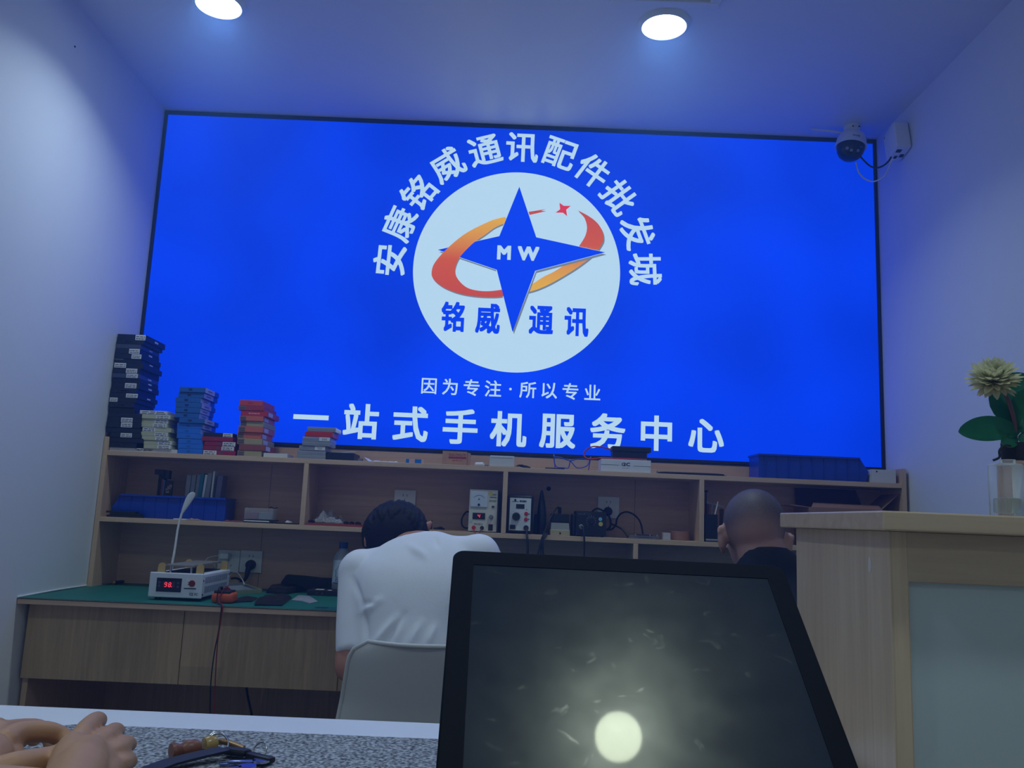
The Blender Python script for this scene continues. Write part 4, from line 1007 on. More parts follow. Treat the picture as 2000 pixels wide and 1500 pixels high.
# ---------------------------------------------------------------- soldering station
Yp = -.18
x0, x1, z0, z1 = rect(*cD(518, 662), *cD(768, 862), Yp)
t = thing('soldering_station', ((x0 + x1) / 2, -.1, ZM), 'black box soldering station with round dial on the middle shelf', 'soldering station')
w, hgt = x1 - x0, z1 - ZM
def P(u, v): return x0 + w * u, ZM + hgt * v
MB().hexa([(x0 + .001, Yp + .002, ZM + .003), (x1 - .001, Yp + .002, ZM + .003), (x1 - .001, -.065, ZM + .003), (x0 + .001, -.065, ZM + .003),
           (x0 + .001, Yp + .008, z1), (x1 - .001, Yp + .008, z1), (x1 - .001, -.065, z1), (x0 + .001, -.065, z1)]).build('case', matte_black, t)
MB().box(x0 - .012, x0 + .0005, Yp + .01, -.068, ZM + .003, z1 - .012, .004).build('side_rib', black, t)
MB().box(x0 + .0005, x1 - .0005, Yp - .001, Yp + .0015, ZM + .004, z1 - .004, .001).build('front_panel', mat('dark panel', C(26, 27, 32), .4), t)
for sx_ in (x0 + .012, x1 - .012): MB().cyl((sx_, Yp + .02, ZM + .0002), (sx_, Yp + .02, ZM + .004), .006).build('foot', rubber, t)
b_ = Yp - .0011
kx, kz = P(.50, .62)
MB().lathe((kx, b_, kz), [(.013, 0), (.012, .008), (.010, .010), (0, .010)], 28, (0, -1, 0)).build('dial_knob', black, t, 30)
mb = MB()
for i in range(11):
    a = math.radians(230 - i * 28)
    mb.box(-.0005, .0005, b_ - .0003, b_, .015, .0195, M=Matrix.Translation((kx, 0, kz)) @ Matrix.Rotation(-(a - math.pi / 2), 4, 'Y'))
mb.build('dial_marks', ghost, t)
MB().text('936A+', .010, FACE(P(.43, 0)[0], b_ - .0002, P(0, .895)[1]), .03, width=w * .3).build('lettering', ghost, t)
bars('print', t, P(.06, 0)[0], P(.3, 0)[0], P(0, .86)[1], P(0, .92)[1], b_, mat('grey ink', C(110, 110, 130), .6), 1, 1)
q = P(.80, .71); MB().lathe((q[0], b_, q[1]), [(.0072, 0), (.0072, .0006), (0, .0006)], 8, (0, -1, 0)).build('blue_sticker', mat('pale blue sticker', C(120, 190, 220), .5), t)
q = P(.815, .52); MB().lathe((q[0], b_, q[1]), [(.0082, 0), (.0082, .0006), (0, .0006)], 24, (0, -1, 0)).build('yellow_sticker', mat('yellow sticker', C(200, 180, 90), .5), t)
for u in (.66, .8): MB().box(P(u, 0)[0], P(u + .08, 0)[0], b_ - .001, b_, P(0, .2)[1], P(0, .26)[1]).build('small_switch', black, t)
q = P(.18, .38)
MB().lathe((q[0], b_, q[1]), [(.009, 0), (.009, .004), (.007, .005), (.007, .014), (0, .014)], 24, (0, -1, 0)).build('iron_socket', steel, t, 30)
MB().tube([(q[0] + .002, b_ - .013, q[1]), (q[0] + .006, b_ - .035, q[1] - .012), (q[0] + .010, b_ - .044, q[1] - .06), (q[0] + .014, b_ - .046, ZB + .08), (q[0] + .03, b_ - .07, ZB + .006), (q[0] + .12, b_ - .09, ZB + .0045)], .0034, 10).build('iron_cable', rubber, t, 40)
# power plug in the socket and its cable
zz_ = at(*cD(783, 662), Y=-.04)
t = thing('power_plug', (zz_.x, -.045, zz_.z), 'round black plug with curling cables in the socket behind the soldering station', 'plug')
MB().lathe((zz_.x, -.0245, zz_.z), [(.017, 0), (.018, .006), (.016, .022), (.010, .028), (0, .028)], 28, (0, -1, 0)).build('plug_body', rubber, t, 40)
def D(u, v, y): return at(*cD(u, v), Y=y)
MB().tube([D(785, 690, -.05), D(800, 730, -.055), D(802, 770, -.06), D(790, 800, -.06), D(765, 812, -.06)], .0042, 10).build('cable', rubber, t, 40)
MB().tube([D(650, 665, -.06), D(685, 640, -.05), D(720, 645, -.05), D(760, 672, -.05)], .0036, 10).build('cable', rubber, t, 40)
MB().tube([D(770, 812, -.07), D(815, 805, -.08), D(845, 770, -.09), D(852, 730, -.10), D(880, 685, -.11), D(930, 666, -.12), D(985, 684, -.125), D(1030, 725, -.13), D(1052, 775, -.135), Vector((D(1066, 812, -.14).x, -.14, ZM + .018))], .0036, 10).build('cable', rubber, t, 40)
MB().tube([D(800, 762, -.10), D(850, 782, -.13), D(900, 812, -.16), Vector((D(945, 838, -.18).x, -.18, ZM + .006))], .0036, 10).build('cable', rubber, t, 40)
# circuit board fixture
x0, x1, z0, z1 = rect(*cD(938, 820), *cD(1200, 885), -.185)
t = thing('board_fixture', ((x0 + x1) / 2, -.17, ZM), 'small metal circuit board clamp fixture on the middle shelf', 'clamp')
MB().box(x0, x1, -.204, -.14, ZM + .0002, ZM + .004, .001).build('base_plate', steel, t)
MB().box(x0 + .006, x1 - .004, -.198, -.192, ZM + .006, ZM + .0125, .001).build('front_bar', chrome, t)
MB().box(x0 + .04, x0 + .095, -.186, -.15, ZM + .004, ZM + .017, .001).build('board_chip', mat('dark circuit', C(40, 48, 60), .5), t)
for u in (.24, .70, .92):
    MB().cyl((x0 + (x1 - x0) * u, -.19, ZM + .004), (x0 + (x1 - x0) * u, -.19, ZM + .019), .0032).build('clamp_pin', chrome, t, 30)
x0, x1, z0, z1 = rect(*cD(1230, 836), *cD(1290, 880), -.17)
tag(MB().box(x0, x1, -.17, -.145, ZM + .0002, z1, .001).build('white_cube', mat('dull white plastic', C(186, 184, 190), .5)), 'little dull white block left of the tape roll', 'block')
x0, x1, z0, z1 = rect(*cD(1295, 798), *cD(1455, 888), -.15)
r_ = (x1 - x0) / 2
t = tag(MB().lathe(((x0 + x1) / 2, -.12, ZM + .0003), [(r_ * .6, 0), (r_, 0), (r_, z1 - ZM - .012), (r_ * .6, z1 - ZM - .012), (r_ * .6, 0)], 40).build('tape_roll', mat('brown packing tape', C(150, 108, 86), .3), None, 40), 'brown packing tape roll lying on the middle shelf by the divider', 'tape')
MB().lathe(((x0 + x1) / 2, -.12, ZM + .0003), [(r_ * .52, .001), (r_ * .6, .001), (r_ * .6, z1 - ZM - .013), (r_ * .52, z1 - ZM - .013), (r_ * .52, .001)], 40).build('core', card_tan, t, 40)

# ---------------------------------------------------------------- right compartment
x0, x1, z0, z1 = rect(*cD(1571, 686), *cD(1673, 862), -.185)
x0 = max(x0, 2.2868)
zp0 = ZM + .0105
for k in range(3):
    tag(MB().box(x0 - .001 + .0008 * k, x0 + .082 - .003 * k, -.2, -.13, ZM + .0002 + .0034 * k, ZM + .0034 * (k + 1), .001).build('flat_phone', [black, steel, mat('pale plastic', C(170, 176, 186), .5)][k]),
        ['black phone lying lowest under the pen holder', 'grey phone lying in the middle under the pen holder', 'pale phone lying directly under the pen holder'][k], 'phone', 'phones piled under the pen holder')
t = thing('pen_holder', ((x0 + x1) / 2, -.16, zp0), 'square black pen holder full of tools right of the third divider', 'pen holder')
zt_ = z1; s = .0022
for a in ((x0, x1, -.186, -.186 + s), (x0, x1, -.136 - s, -.136), (x0, x0 + s, -.186 + s, -.136 - s), (x1 - s, x1, -.186 + s, -.136 - s)):
    MB().box(a[0], a[1], a[2], a[3], zp0, zt_).build('side', matte_black, t)
MB().box(x0 + s, x1 - s, -.186 + s, -.136 - s, zp0, zp0 + .003).build('bottom', matte_black, t)
zf = zp0 + .0032
def tool(name, u, v, base, m, r_, label, y=-.16):
    p = at(*cD(u, v), Y=y); b = Vector((x0 + (x1 - x0) * base, y, zf + r_))
    o = MB().cyl(b, p, r_, r_ * .8, 14)
    return o.build(name, m, None, 40), label
for nm, u, v, ba, m, r_, lb, y in (('white_stick', 1676, 582, .45, white_pl, .0028, 'white plastic stick leaning in the pen holder', -.172), ('grey_brush', 1636, 586, .3, steel, .0026, 'thin grey metal rod in the pen holder', -.165),
                                   ('red_screwdriver', 1600, 610, .22, mat('dull red plastic', C(130, 50, 50), .5), .004, 'dull red screwdriver handle in the pen holder', -.155), ('dark_driver', 1584, 600, .15, mat('plum plastic', C(90, 44, 70), .5), .004, 'plum-coloured driver handle in the pen holder', -.145)):
    o, lb = tool(nm, u, v, ba, m, r_, lb, y); tag(o, lb, 'tool')
t = thing('hot_glue_tool', (x0 + .006, -.15, zf), 'tall black tool with flat round head standing in the pen holder', 'tool')
p1 = at(*cD(1580, 505), Y=-.15)
MB().cyl((x0 + .008, -.15, zf), (p1.x, -.15, p1.z), .003, .0025).build('shaft', matte_black, t, 40)
MB().lathe((p1.x + .001, -.15, p1.z + .0002), [(.004, 0), (.0075, .002), (.0075, .006), (0, .007)], 20).build('head', matte_black, t, 40)
p1 = at(*cD(1578, 588), Y=-.12); p2_ = at(*cD(1722, 628), Y=-.12)
t = thing('paper_roll', (x0, -.11, ZM), 'beige paper roll propped diagonally behind the pen holder', 'roll')
MB().tube([(p1.x, -.118, p1.z), ((p1.x + p2_.x) / 2, -.118, (p1.z + p2_.z) / 2), (p2_.x, -.118, p2_.z)], .0062, 14).build('roll', mat('beige paper', C(176, 162, 150), .7), t, 40)
MB().box(p2_.x - .002, p2_.x + .012, -.128, -.06, ZM + .0002, p2_.z - .0065, .002).build('support_block', card_tan, t)
# open cardboard box behind the counter
x0, x1 = at(*cE(1180, 520), Y=-.19).x, at(*cE(1712, 540), Y=-.19).x
kraft = mat('kraft cardboard', C(150, 112, 92), .8, noise_amt=.06, noise_scale=30)
t = thing('cardboard_box', ((x0 + x1) / 2, -.11, ZM), 'open kraft cardboard box in the right shelf compartment', 'box')
zt_ = at(*cE(1450, 530), Y=-.19).z
for a in ((x0, x1, -.198, -.194), (x0, x1, -.034, -.030), (x0, x0 + .004, -.194, -.034), (x1 - .004, x1, -.194, -.034)):
    MB().box(a[0], a[1], a[2], a[3], ZM + .0002, zt_).build('side', kraft, t)
MB().box(x0 + .004, x1 - .004, -.194, -.034, ZM + .0002, ZM + .004).build('bottom', kraft, t)
pz = at(*cE(1240, 495), Y=-.16); tip = at(*cE(1070, 540), Y=-.20)
MB().hexa([(x0, -.194, zt_ - .002), (x0, -.034, zt_ - .002), (x0 + .003, -.034, zt_), (x0 + .003, -.194, zt_), (tip.x, -.19, zt_ + .004), (tip.x, -.05, zt_ + .004), (tip.x + .002, -.05, zt_ + .007), (tip.x + .002, -.19, zt_ + .007)]).build('flap', kraft, t)
tr = at(*cE(1785, 430), Y=-.12); tr.x = min(tr.x, 3.029)
MB().hexa([(x1 - .003, -.194, zt_), (x1 - .003, -.034, zt_), (x1, -.034, zt_ + .001), (x1, -.194, zt_ + .001), (tr.x - .002, -.194, tr.z), (tr.x - .002, -.034, tr.z), (tr.x, -.034, tr.z + .001), (tr.x, -.194, tr.z + .001)]).build('flap', kraft, t)
MB().hexa([(x0 + .006, -.036, zt_), (x1 - .006, -.036, zt_), (x1 - .006, -.033, zt_), (x0 + .006, -.033, zt_), (x0 + .006, -.024, zt_ + .079), (x1 - .03, -.024, zt_ + .079), (x1 - .03, -.021, zt_ + .079), (x0 + .006, -.021, zt_ + .079)]).build('flap', mat('darker kraft', C(84, 62, 56), .9), t)  # raised rear flap, coloured darker brown than the other flaps
MB().hexa([(x0 + .01, -.198, zt_ - .001), (x1 - .004, -.198, zt_ - .001), (x1 - .004, -.194, zt_ - .001), (x0 + .01, -.194, zt_ - .001), (x0 + .025, -.176, zt_ + .018), (x1 - .004, -.176, zt_ + .016), (x1 - .004, -.173, zt_ + .016), (x0 + .025, -.173, zt_ + .018)]).build('flap', kraft, t)

# ================================================================ on the workbench
# screen separator
def SG(u, v, Y): return at(*cG(u, v), Y=Y)
q = at(*cG(355, 755), z=ZB); Yp = q.y
x0, x1 = SG(140, 620, Yp).x, SG(582, 640, Yp).x
zf = ZB + .012
z1 = SG(365, 522, Yp).z
dpt = .28
y1 = Yp + dpt
t = thing('screen_separator', ((x0 + x1) / 2, Yp + dpt / 2, ZB), 'white metal screen separator machine with red 98 readout on the green mat', 'machine')
w, hgt = x1 - x0, z1 - zf
white_metal = mat('white painted steel', C(214, 218, 226), .35)
MB().box(x0, x1, Yp, y1, zf, z1, .004, seg=3).build('case', white_metal, t, 40)
MB().box(x0 - .002, x1 + .002, Yp - .002, Yp + .006, zf - .002, z1 + .002, .003).build('front_plate', white_metal, t)
for xx in (x0 + .015, x1 - .03):
    for yy in (Yp + .012, y1 - .03):
        MB().box(xx, xx + .018, yy, yy + .018, ZB + .0002, zf, .002).build('foot', rubber, t)
b_ = Yp - .0021
def P(u, v): return x0 + w * u, zf + hgt * v
dp_ = MB().box(P(.135, 0)[0], P(.615, 0)[0], b_ - .0012, b_, P(0, .21)[1], P(0, .80)[1], .0015).build('control_panel', mat('navy control panel', C(24, 28, 44), .25), t)
ds = MB().box(P(.26, 0)[0], P(.49, 0)[0], b_ - .0018, b_ - .0012, P(0, .40)[1], P(0, .64)[1]).build('display', mat('red display glass', C(90, 44, 56), .2), dp_)
a, c = P(.315, .52); seg_digit(ds, '9', a, c, hgt * .175, b_ - .0019, led); a, c = P(.392, .515); seg_digit(ds, '8', a, c, hgt * .175, b_ - .0019, led)
MB().lathe((P(.43, 0)[0], b_ - .0018, P(0, .435)[1]), [(.0012, 0), (.0012, .0004), (0, .0004)], 10, (0, -1, 0)).build('decimal_dot', led, ds)
for u, v in ((.19, .60), (.19, .46), (.55, .60), (.55, .44)):
    MB().lathe((P(u, 0)[0], b_ - .0012, P(0, v)[1]), [(.0042, 0), (.0042, .0005), (0, .0006)], 16, (0, -1, 0)).build('round_key', mat('slate key', C(62, 74, 110), .4), dp_)
MB().text('智能恒温分离机', .0055, FACE(P(.375, 0)[0], b_ - .0014, P(0, .72)[1]), .02, width=w * .3).build('lettering', mat('grey ink', C(110, 110, 130), .6), dp_)
sp_ = MB().box(P(.70, 0)[0], P(.91, 0)[0], b_ - .0005, b_, P(0, .42)[1], P(0, .78)[1]).build('switch_label', paper, t)
MB().lathe((P(.815, 0)[0], b_ - .0005, P(0, .61)[1]), [(.0105, 0), (.0105, .002), (.0085, .0035), (0, .003)], 28, (0, -1, 0)).build('red_switch', mat('dark red plastic', C(120, 24, 30), .35), t, 30)
bars('print', sp_, P(.73, 0)[0], P(.755, 0)[0], P(0, .52)[1], P(0, .7)[1], b_ - .0005, ink, 2, 2)
MB().box(P(.665, 0)[0], P(.90, 0)[0], b_ - .0004, b_, P(0, .365)[1], P(0, .405)[1]).build('black_strip', ink, t)
MB().text('CE FC', .0115, FACE(P(.865, 0)[0], b_ - .0003, P(0, .155)[1]), .012, width=w * .16).build('lettering', ink, t)
mb = MB()
for row in (0, 1):
    for k in range(20):
        yy = Yp + .03 + k * .0112
        mb.box(x1 + .0001, x1 + .0008, yy, yy + .005, zf + hgt * (.18 + .4 * row), zf + hgt * (.46 + .4 * row))
mb.build('vent_slots', mat('slot shade grey', C(120, 124, 140), .6), t)
for yy, vv in ((Yp + .012, .12), (Yp + .012, .72), (y1 - .012, .25), (y1 - .012, .8)):
    MB().lathe((x1, yy, zf + hgt * vv), [(.003, 0), (.003, .0015), (0, .002)], 12, (1, 0, 0)).build('screw', ink, t)
# posts, plate
pz = z1 + .0002
gold_post = mat('gold anodised', C(206, 174, 108), .35, .5)
for (xx, yy) in ((x0 + w * .155, Yp + .018), (x0 + w * .90, Yp + .018), (x0 + w * .155, y1 - .022), (x0 + w * .90, y1 - .022)):
    mb = MB(); pr = [(xx - .0125, yy, pz), (xx + .0125, yy, pz), (xx + .0125, yy, pz + .019)]
    pr += [(xx + .0125 * math.cos(math.radians(a)), yy, pz + .019 + .0125 * math.sin(math.radians(a))) for a in range(15, 180, 15)] + [(xx - .0125, yy, pz + .019)]
    mb.prism(pr, (0, .006, 0)).build('gold_post', gold_post, t)
zpl = pz + .022
MB().box(x0 + w * .26, x0 + w * .80, Yp + .006, y1 - .004, zpl, zpl + .006, .001).build('heating_plate', mat('grey heating plate', C(150, 146, 140), .45, .4), t)
for xx in (x0 + w * .32, x0 + w * .72):
    for yy in (Yp + .025, y1 - .03):
        MB().cyl((xx, yy, pz), (xx, yy, zpl), .004).build('plate_leg', chrome, t, 30)
MB().box(x0 + w * .2, x0 + w * .85, Yp + .03, y1 - .03, pz, pz + .003, .001).build('top_slot', ink, t)

# white gooseneck lamp behind the machine
Yl = y1 + .03
def LG(u, v): return at(*cF(u, v), Y=Yl)
b0 = LG(742, 1010)
t = thing('gooseneck_lamp', (b0.x, Yl, ZB), 'white gooseneck lamp with flat paddle head rising behind the white machine', 'lamp')
MB().lathe((b0.x - .002, Yl, ZB + .0002), [(.028, 0), (.028, .010), (.02, .014), (0, .014)], 32).build('base', white_pl, t, 40)
MB().tube([(b0.x - .002, Yl, ZB + .0142), LG(742, 1010), LG(752, 960), LG(768, 860), LG(785, 740), LG(803, 660), LG(822, 590)], .0042, 12, radii=[.005, .0046, .0045, .0042, .0042, .004, .0045]).build('stem', white_pl, t, 40)
mb = MB(); rings = []
pts = [(820, 598, 8), (838, 560, 17), (858, 520, 24), (880, 478, 30), (903, 440, 31), (918, 420, 25), (928, 408, 12)]
for u, v, r_ in pts:
    p = LG(u, v); ax = (LG(928, 408) - LG(820, 598)).normalized()
    rr_ = r_ / 4.444 * (p.y - CAM.y) / FPX
    rings.append(mb.ring(p, ax, rr_, 20, ry=max(.004, rr_ * .25), ref=(0, 1, 0)))
mb.loft(rings)
mb.build('lamp_head', mat('white matt plastic', C(206, 208, 210), .5), t, 50)
# charger and cable in the left socket
p = at(*cG(772, 374), Y=-.05)
t = thing('usb_charger', (p.x, -.04, p.z), 'white charger block with thin white cable in the left bench socket', 'charger')
a, b = at(*cG(732, 374), Y=-.06).x, at(*cG(808, 374), Y=-.06).x
za, zb_ = at(*cG(770, 400), Y=-.06).z, at(*cG(770, 349), Y=-.06).z
MB().box(a, b, -.062, -.0237, za, zb_, .004, seg=3).build('block', white_pl, t, 40)
MB().box(a - .009, a, -.050, -.042, (za + zb_) / 2 - .003, (za + zb_) / 2 + .004, .001).build('cable_plug', white_pl, t)
MB().tube([(a - .009, -.046, (za + zb_) / 2), at(*cG(655, 382), Y=-.05), at(*cG(620, 410), Y=-.06), (at(*cG(610, 450), Y=-.06).x, -.07, ZB + .05), (a + .02, -.08, ZB + .02), at(*cG(860, 512), Y=-.10), at(*cG(920, 560), Y=-.13), (at(*cG(970, 610), Y=-.16).x, -.16, ZB + .0025)], .0016, 8).build('cable', white_pl, t, 40)
p = at(*cG(988, 450), Y=-.05)
t = thing('power_plug', (p.x, -.04, p.z), 'thick black angled plug with cable in the right bench socket', 'plug')
r_ = (at(*cG(1030, 450), Y=-.05).x - at(*cG(946, 450), Y=-.05).x) / 2
MB().lathe((p.x, -.0242, p.z), [(r_ * .95, 0), (r_, .008), (r_ * .9, .024), (r_ * .5, .030), (0, .030)], 28, (0, -1, 0)).build('plug_body', rubber, t, 40)
MB().tube([(p.x - .002, -.042, p.z - .004), at(*cG(975, 495), Y=-.05), at(*cG(965, 540), Y=-.055), at(*cG(945, 578), Y=-.06), at(*cG(905, 600), Y=-.07), (at(*cG(850, 605), Y=-.09).x, -.09, ZB + .008), (at(*cG(790, 600), Y=-.1).x, -.1, ZB + .006)], .006, 12, radii=[.012, .0105, .008, .006, .005, .0045, .0045]).build('cable', rubber, t, 40)
MB().tube([at(*cG(830, 565), Y=-.1), at(*cG(880, 562), Y=-.09), at(*cG(930, 590), Y=-.08)], .004, 8).build('cable', rubber, t, 40)
# screwdriver with a gold collar
q = at(*cF(222, 1208), z=ZB); rr_ = .007
a = at(*cF(88, 1212), z=ZB); b = at(*cF(352, 1185), z=ZB)
t = thing('screwdriver', (q.x, q.y, ZB), 'screwdriver with dark handle and gold collar at the left rear of the bench', 'screwdriver')
dr = Vector((b.x - a.x, b.y - a.y, 0)).normalized()
c0 = Vector((q.x, q.y, ZB + rr_ + .0003))
MB().cyl(c0 - dr * .065, c0, .0018).build('blade', chrome, t, 40)
MB().lathe(c0, [(.005, 0), (.0072, .002), (.0072, .008), (.005, .010)], 24, dr).build('gold_collar', gold, t, 40)
MB().lathe(c0 + dr * .010, [(.005, 0), (.007, .006), (.0055, .02), (.0068, .04), (.006, .052), (0, .055)], 20, dr).build('handle', rubber, t, 40)
# multimeter
q = at(*cG(750, 778), z=ZB)
Ym = q.y
a, b = at(*cG(656, 730), Y=Ym).x, at(*cG(843, 735), Y=Ym).x
zt_ = at(*cG(750, 684), Y=Ym).z
orange = mat('orange rubber', C(200, 88, 48), .5)
t = thing('multimeter', ((a + b) / 2, Ym + .06, ZB), 'orange-cased multimeter lying on the bench with red and black leads', 'multimeter')
MB().box(a, b, Ym, Ym + .062, ZB + .0002, zt_, .011, seg=3).build('case', orange, t, 40)
MB().box(a + .008, b - .008, Ym + .002, Ym + .056, zt_ - .003, zt_ + .006, .003).build('face', mat('dark meter face', C(44, 40, 46), .4), t)
MB().lathe(((a + b) / 2, Ym + .045, zt_ + .006), [(.011, 0), (.010, .005), (0, .006)], 24).build('dial', black, t, 30)
cxr, cxb = (a + b) / 2 + .012, (a + b) / 2 - .008
for nm, cx, m_ in (('black_plug', cxb, rubber), ('red_plug', cxr, red_pl)):
    MB().cyl((cx, Ym + .022, zt_ + .006), (cx, Ym + .018, zt_ + .016), .005, .0042).build(nm, m_, t, 30)
def fr_(px, py, y): return at(px, py, Y=y)
MB().tube([(cxb, Ym + .018, zt_ + .016), (cxb - .001, Ym - .006, zt_ + .012), (cxb - .002, Ym - .012, ZB + .008), (fr_(432, 1183, YB - .003).x, YB - .002, ZB + .004), fr_(432, 1192, YB - .006), fr_(427, 1232, YB - .004), fr_(419, 1273, YB - .004), fr_(412, 1330, YB - .004), fr_(410, 1390, YB - .004), fr_(408, 1440, YB - .006)], .0019, 8).build('black_lead', rubber, t, 40)
MB().tube([(cxr, Ym + .018, zt_ + .016), (cxr - .006, Ym + .004, zt_ + .015), (cxb + .004, Ym - .010, ZB + .010), (fr_(434, 1184, YB - .003).x, YB - .004, ZB + .004), fr_(434, 1194, YB - .009), fr_(430, 1220, YB - .009), fr_(425, 1255, YB - .008), fr_(421, 1316, YB - .006), fr_(419, 1392, YB - .006), fr_(418, 1440, YB - .008)], .0019, 8).build('red_lead', mat('dark red lead', C(128, 34, 42), .5), t, 40)
# cable under the bench
t = tag(MB().tube([fr_(481, 1338, -.40), fr_(483, 1355, -.40), fr_(487, 1375, -.42), fr_(492, 1400, -.42), fr_(494, 1450, -.42)], .004, 8).build('hanging_cable', rubber, None, 40), 'black cable hanging under the bench between the leads and the chair', 'cable')
# pale green phone box tray, tilted
c0 = at(*cG(850, 705), z=ZB); c1 = at(*cG(1090, 690), z=ZB)
pale_green = mat('pale green card', C(150, 156, 120), .5)
t = thing('phone_tray', (c1.x, c1.y, ZB), 'shallow pale-green phone box tray with dark inside lying tilted on the mat', 'tray')
ex = c1 - c0; bl_ = at(*cG(928, 640), z=ZB + .014); ey = bl_ - c0
L_ = ex.length; H = .014; ex.normalize(); ez = ex.cross(ey).normalized(); Wd = min(.12, ey.length); ey = ez.cross(ex)
Mt = Matrix(((ex.x, ey.x, ez.x, c0.x), (ex.y, ey.y, ez.y, c0.y), (ex.z, ey.z, ez.z, c0.z + .0004), (0, 0, 0, 1)))
MB().box(0, L_, 0, Wd, 0, .0015, M=Mt).build('tray_bottom', pale_green, t)
for nm, a in (('side', (0, L_, 0, .002)), ('side', (0, L_, Wd - .002, Wd)), ('side', (0, .002, .002, Wd - .002)), ('side', (L_ - .002, L_, .002, Wd - .002))):
    MB().box(a[0], a[1], a[2], a[3], .0015, H, M=Mt).build(nm, pale_green, t)
MB().box(.004, L_ - .004, .004, Wd - .004, .006, H - .002, M=Mt).build('dark_insert', mat('grey gloss insert', C(70, 74, 86), .2), t)
MB().box(.012, L_ - .03, .012, Wd - .04, H - .0018, H - .0012, M=Mt).build('shiny_film', mat('pale film', C(130, 136, 150), .15), t)
# black pouches and the carton under the bottle
x0, x1, z0, z1 = rect(*cG(1475, 660), *cG(1800, 712), at(*cG(1640, 712), z=ZB).y)
Yc = at(*cG(1640, 714), z=ZB).y
x0, x1, z0, z1 = rect(*cG(1478, 668), *cG(1800, 714), Yc)
x1 = x0 + .165
t = tag(MB().box(x0, x1, Yc, Yc + .10, ZB + .0002, z1, .001).build('screen_carton', navy_card), 'black flat carton with white logo lying beneath the alcohol bottle', 'carton')
MB().text('DOLLREE-Z', .010, FACE(x0 + .045, Yc - .0004, (ZB + z1) / 2, math.pi), .03, width=.030).build('logo', ghost, t)
o = MB().box(x0 + .024, x0 + .054, Yc + .02, Yc + .055, z1 + .0001, z1 + .0006).build('sticker', paper, t, label='white sticker'); MB().box(x0 + .034, x0 + .044, Yc + .028, Yc + .033, z1 + .0006, z1 + .0009).build('print', ink, o)
MB().box(x0 + .072, x0 + .086, Yc + .01, Yc + .03, z1 + .0001, z1 + .0006).build('sticker', paper, t, label='white sticker')
zcart = z1; Ycart = Yc; xcart = x0
def pouch(name, pts, z, h, label, seed, m, cat='pouch'):
    """soft flat pouch: outline in the bench plane, puffed up"""
    P = [Vector((a.x, min(a.y, -.03), 0)) for a in pts]; c = sum(P, Vector()) / len(P)
    mb = MB(); n = len(P); Q = []
    for i in range(n):
        for k in range(4): Q.append(P[i].lerp(P[(i + 1) % n], k / 4))
    rings = []
    for f, hh in ((1.0, 0.0), (1.0, .35), (.86, .8), (.6, 1.0), (.3, 1.05)):
        rg = []
        for q in Q:
            p = c + (q - c) * f
            nz_ = noise.noise(Vector((p.x * 30, p.y * 30, seed)))
            rg.append(mb.b.verts.new((p.x, p.y, z + .0003 + h * hh * (1 + .5 * nz_) if hh else z + .0003)))
        rings.append(rg)
    mb.loft(rings)
    return tag(mb.build(name, m, None, 35), label, cat)
bag_m = mat('black satin film', C(26, 28, 36), .35, bump=.3, noise_scale=60)
zs = at
def BP(u, v, z=ZB): return at(*cG(u, v), z=z)
pouch('black_pouch', [BP(1032, 772), BP(1030, 798), BP(1265, 800), BP(1345, 735), BP(1300, 715), BP(1130, 722)], ZB, .014, 'flat black pouch lying nearest the bench edge', 1, bag_m)
pouch('grey_film_bag', [BP(1345, 752), BP(1430, 760), BP(1500, 780), BP(1570, 765), BP(1500, 720), BP(1400, 712)], ZB, .006, 'thin see-through grey bag lying right of the black pouch', 2, glass('grey film', (.5, .52, .58, 1), .1, .6), 'bag')
pouch('dark_film_bag', [BP(850, 772), BP(1010, 765), BP(1060, 735), BP(960, 720), BP(880, 740)], ZB, .006, 'dark crumpled film bag lying between multimeter and black pouch', 5, bag_m, 'bag')
pouch('black_sleeve', [BP(1130, 690), BP(1300, 702), BP(1470, 672), BP(1430, 640), BP(1180, 650)], ZB, .022, 'wide black sleeve lying in the middle of the black pile', 3, bag_m, 'sleeve')
Yq = Ycart + .145
a = at(*cG(1262, 590), Y=Yq); b = at(*cG(1690, 600), Y=Yq)
mb = MB()
prof = [(1255, 598, 640), (1300, 535, 640), (1440, 545, 645), (1580, 562, 650), (1690, 566, 650)]
top = [at(*cG(u, v), Y=Yq) for u, v, _ in prof]
mb.prism([(p.x, Yq, max(p.z, ZB + .002)) for p in top] + [(top[-1].x, Yq, ZB + .0005), (top[0].x, Yq, ZB + .0005)], (0, .04, 0))
tag(mb.build('long_black_case', mat('black matt film', C(24, 26, 34), .6)), 'long black case propped behind the pouches, left of the bottle', 'case')
tag(MB().lathe((BP(1600, 812).x, BP(1600, 812).y, ZB + .0001), [(.024, 0), (.022, .0005), (0, .0006)], 20).build('dark_stain', mat('dark stain', C(24, 60, 60), .7)), 'dark worn patch on the green mat near its front edge', 'stain')
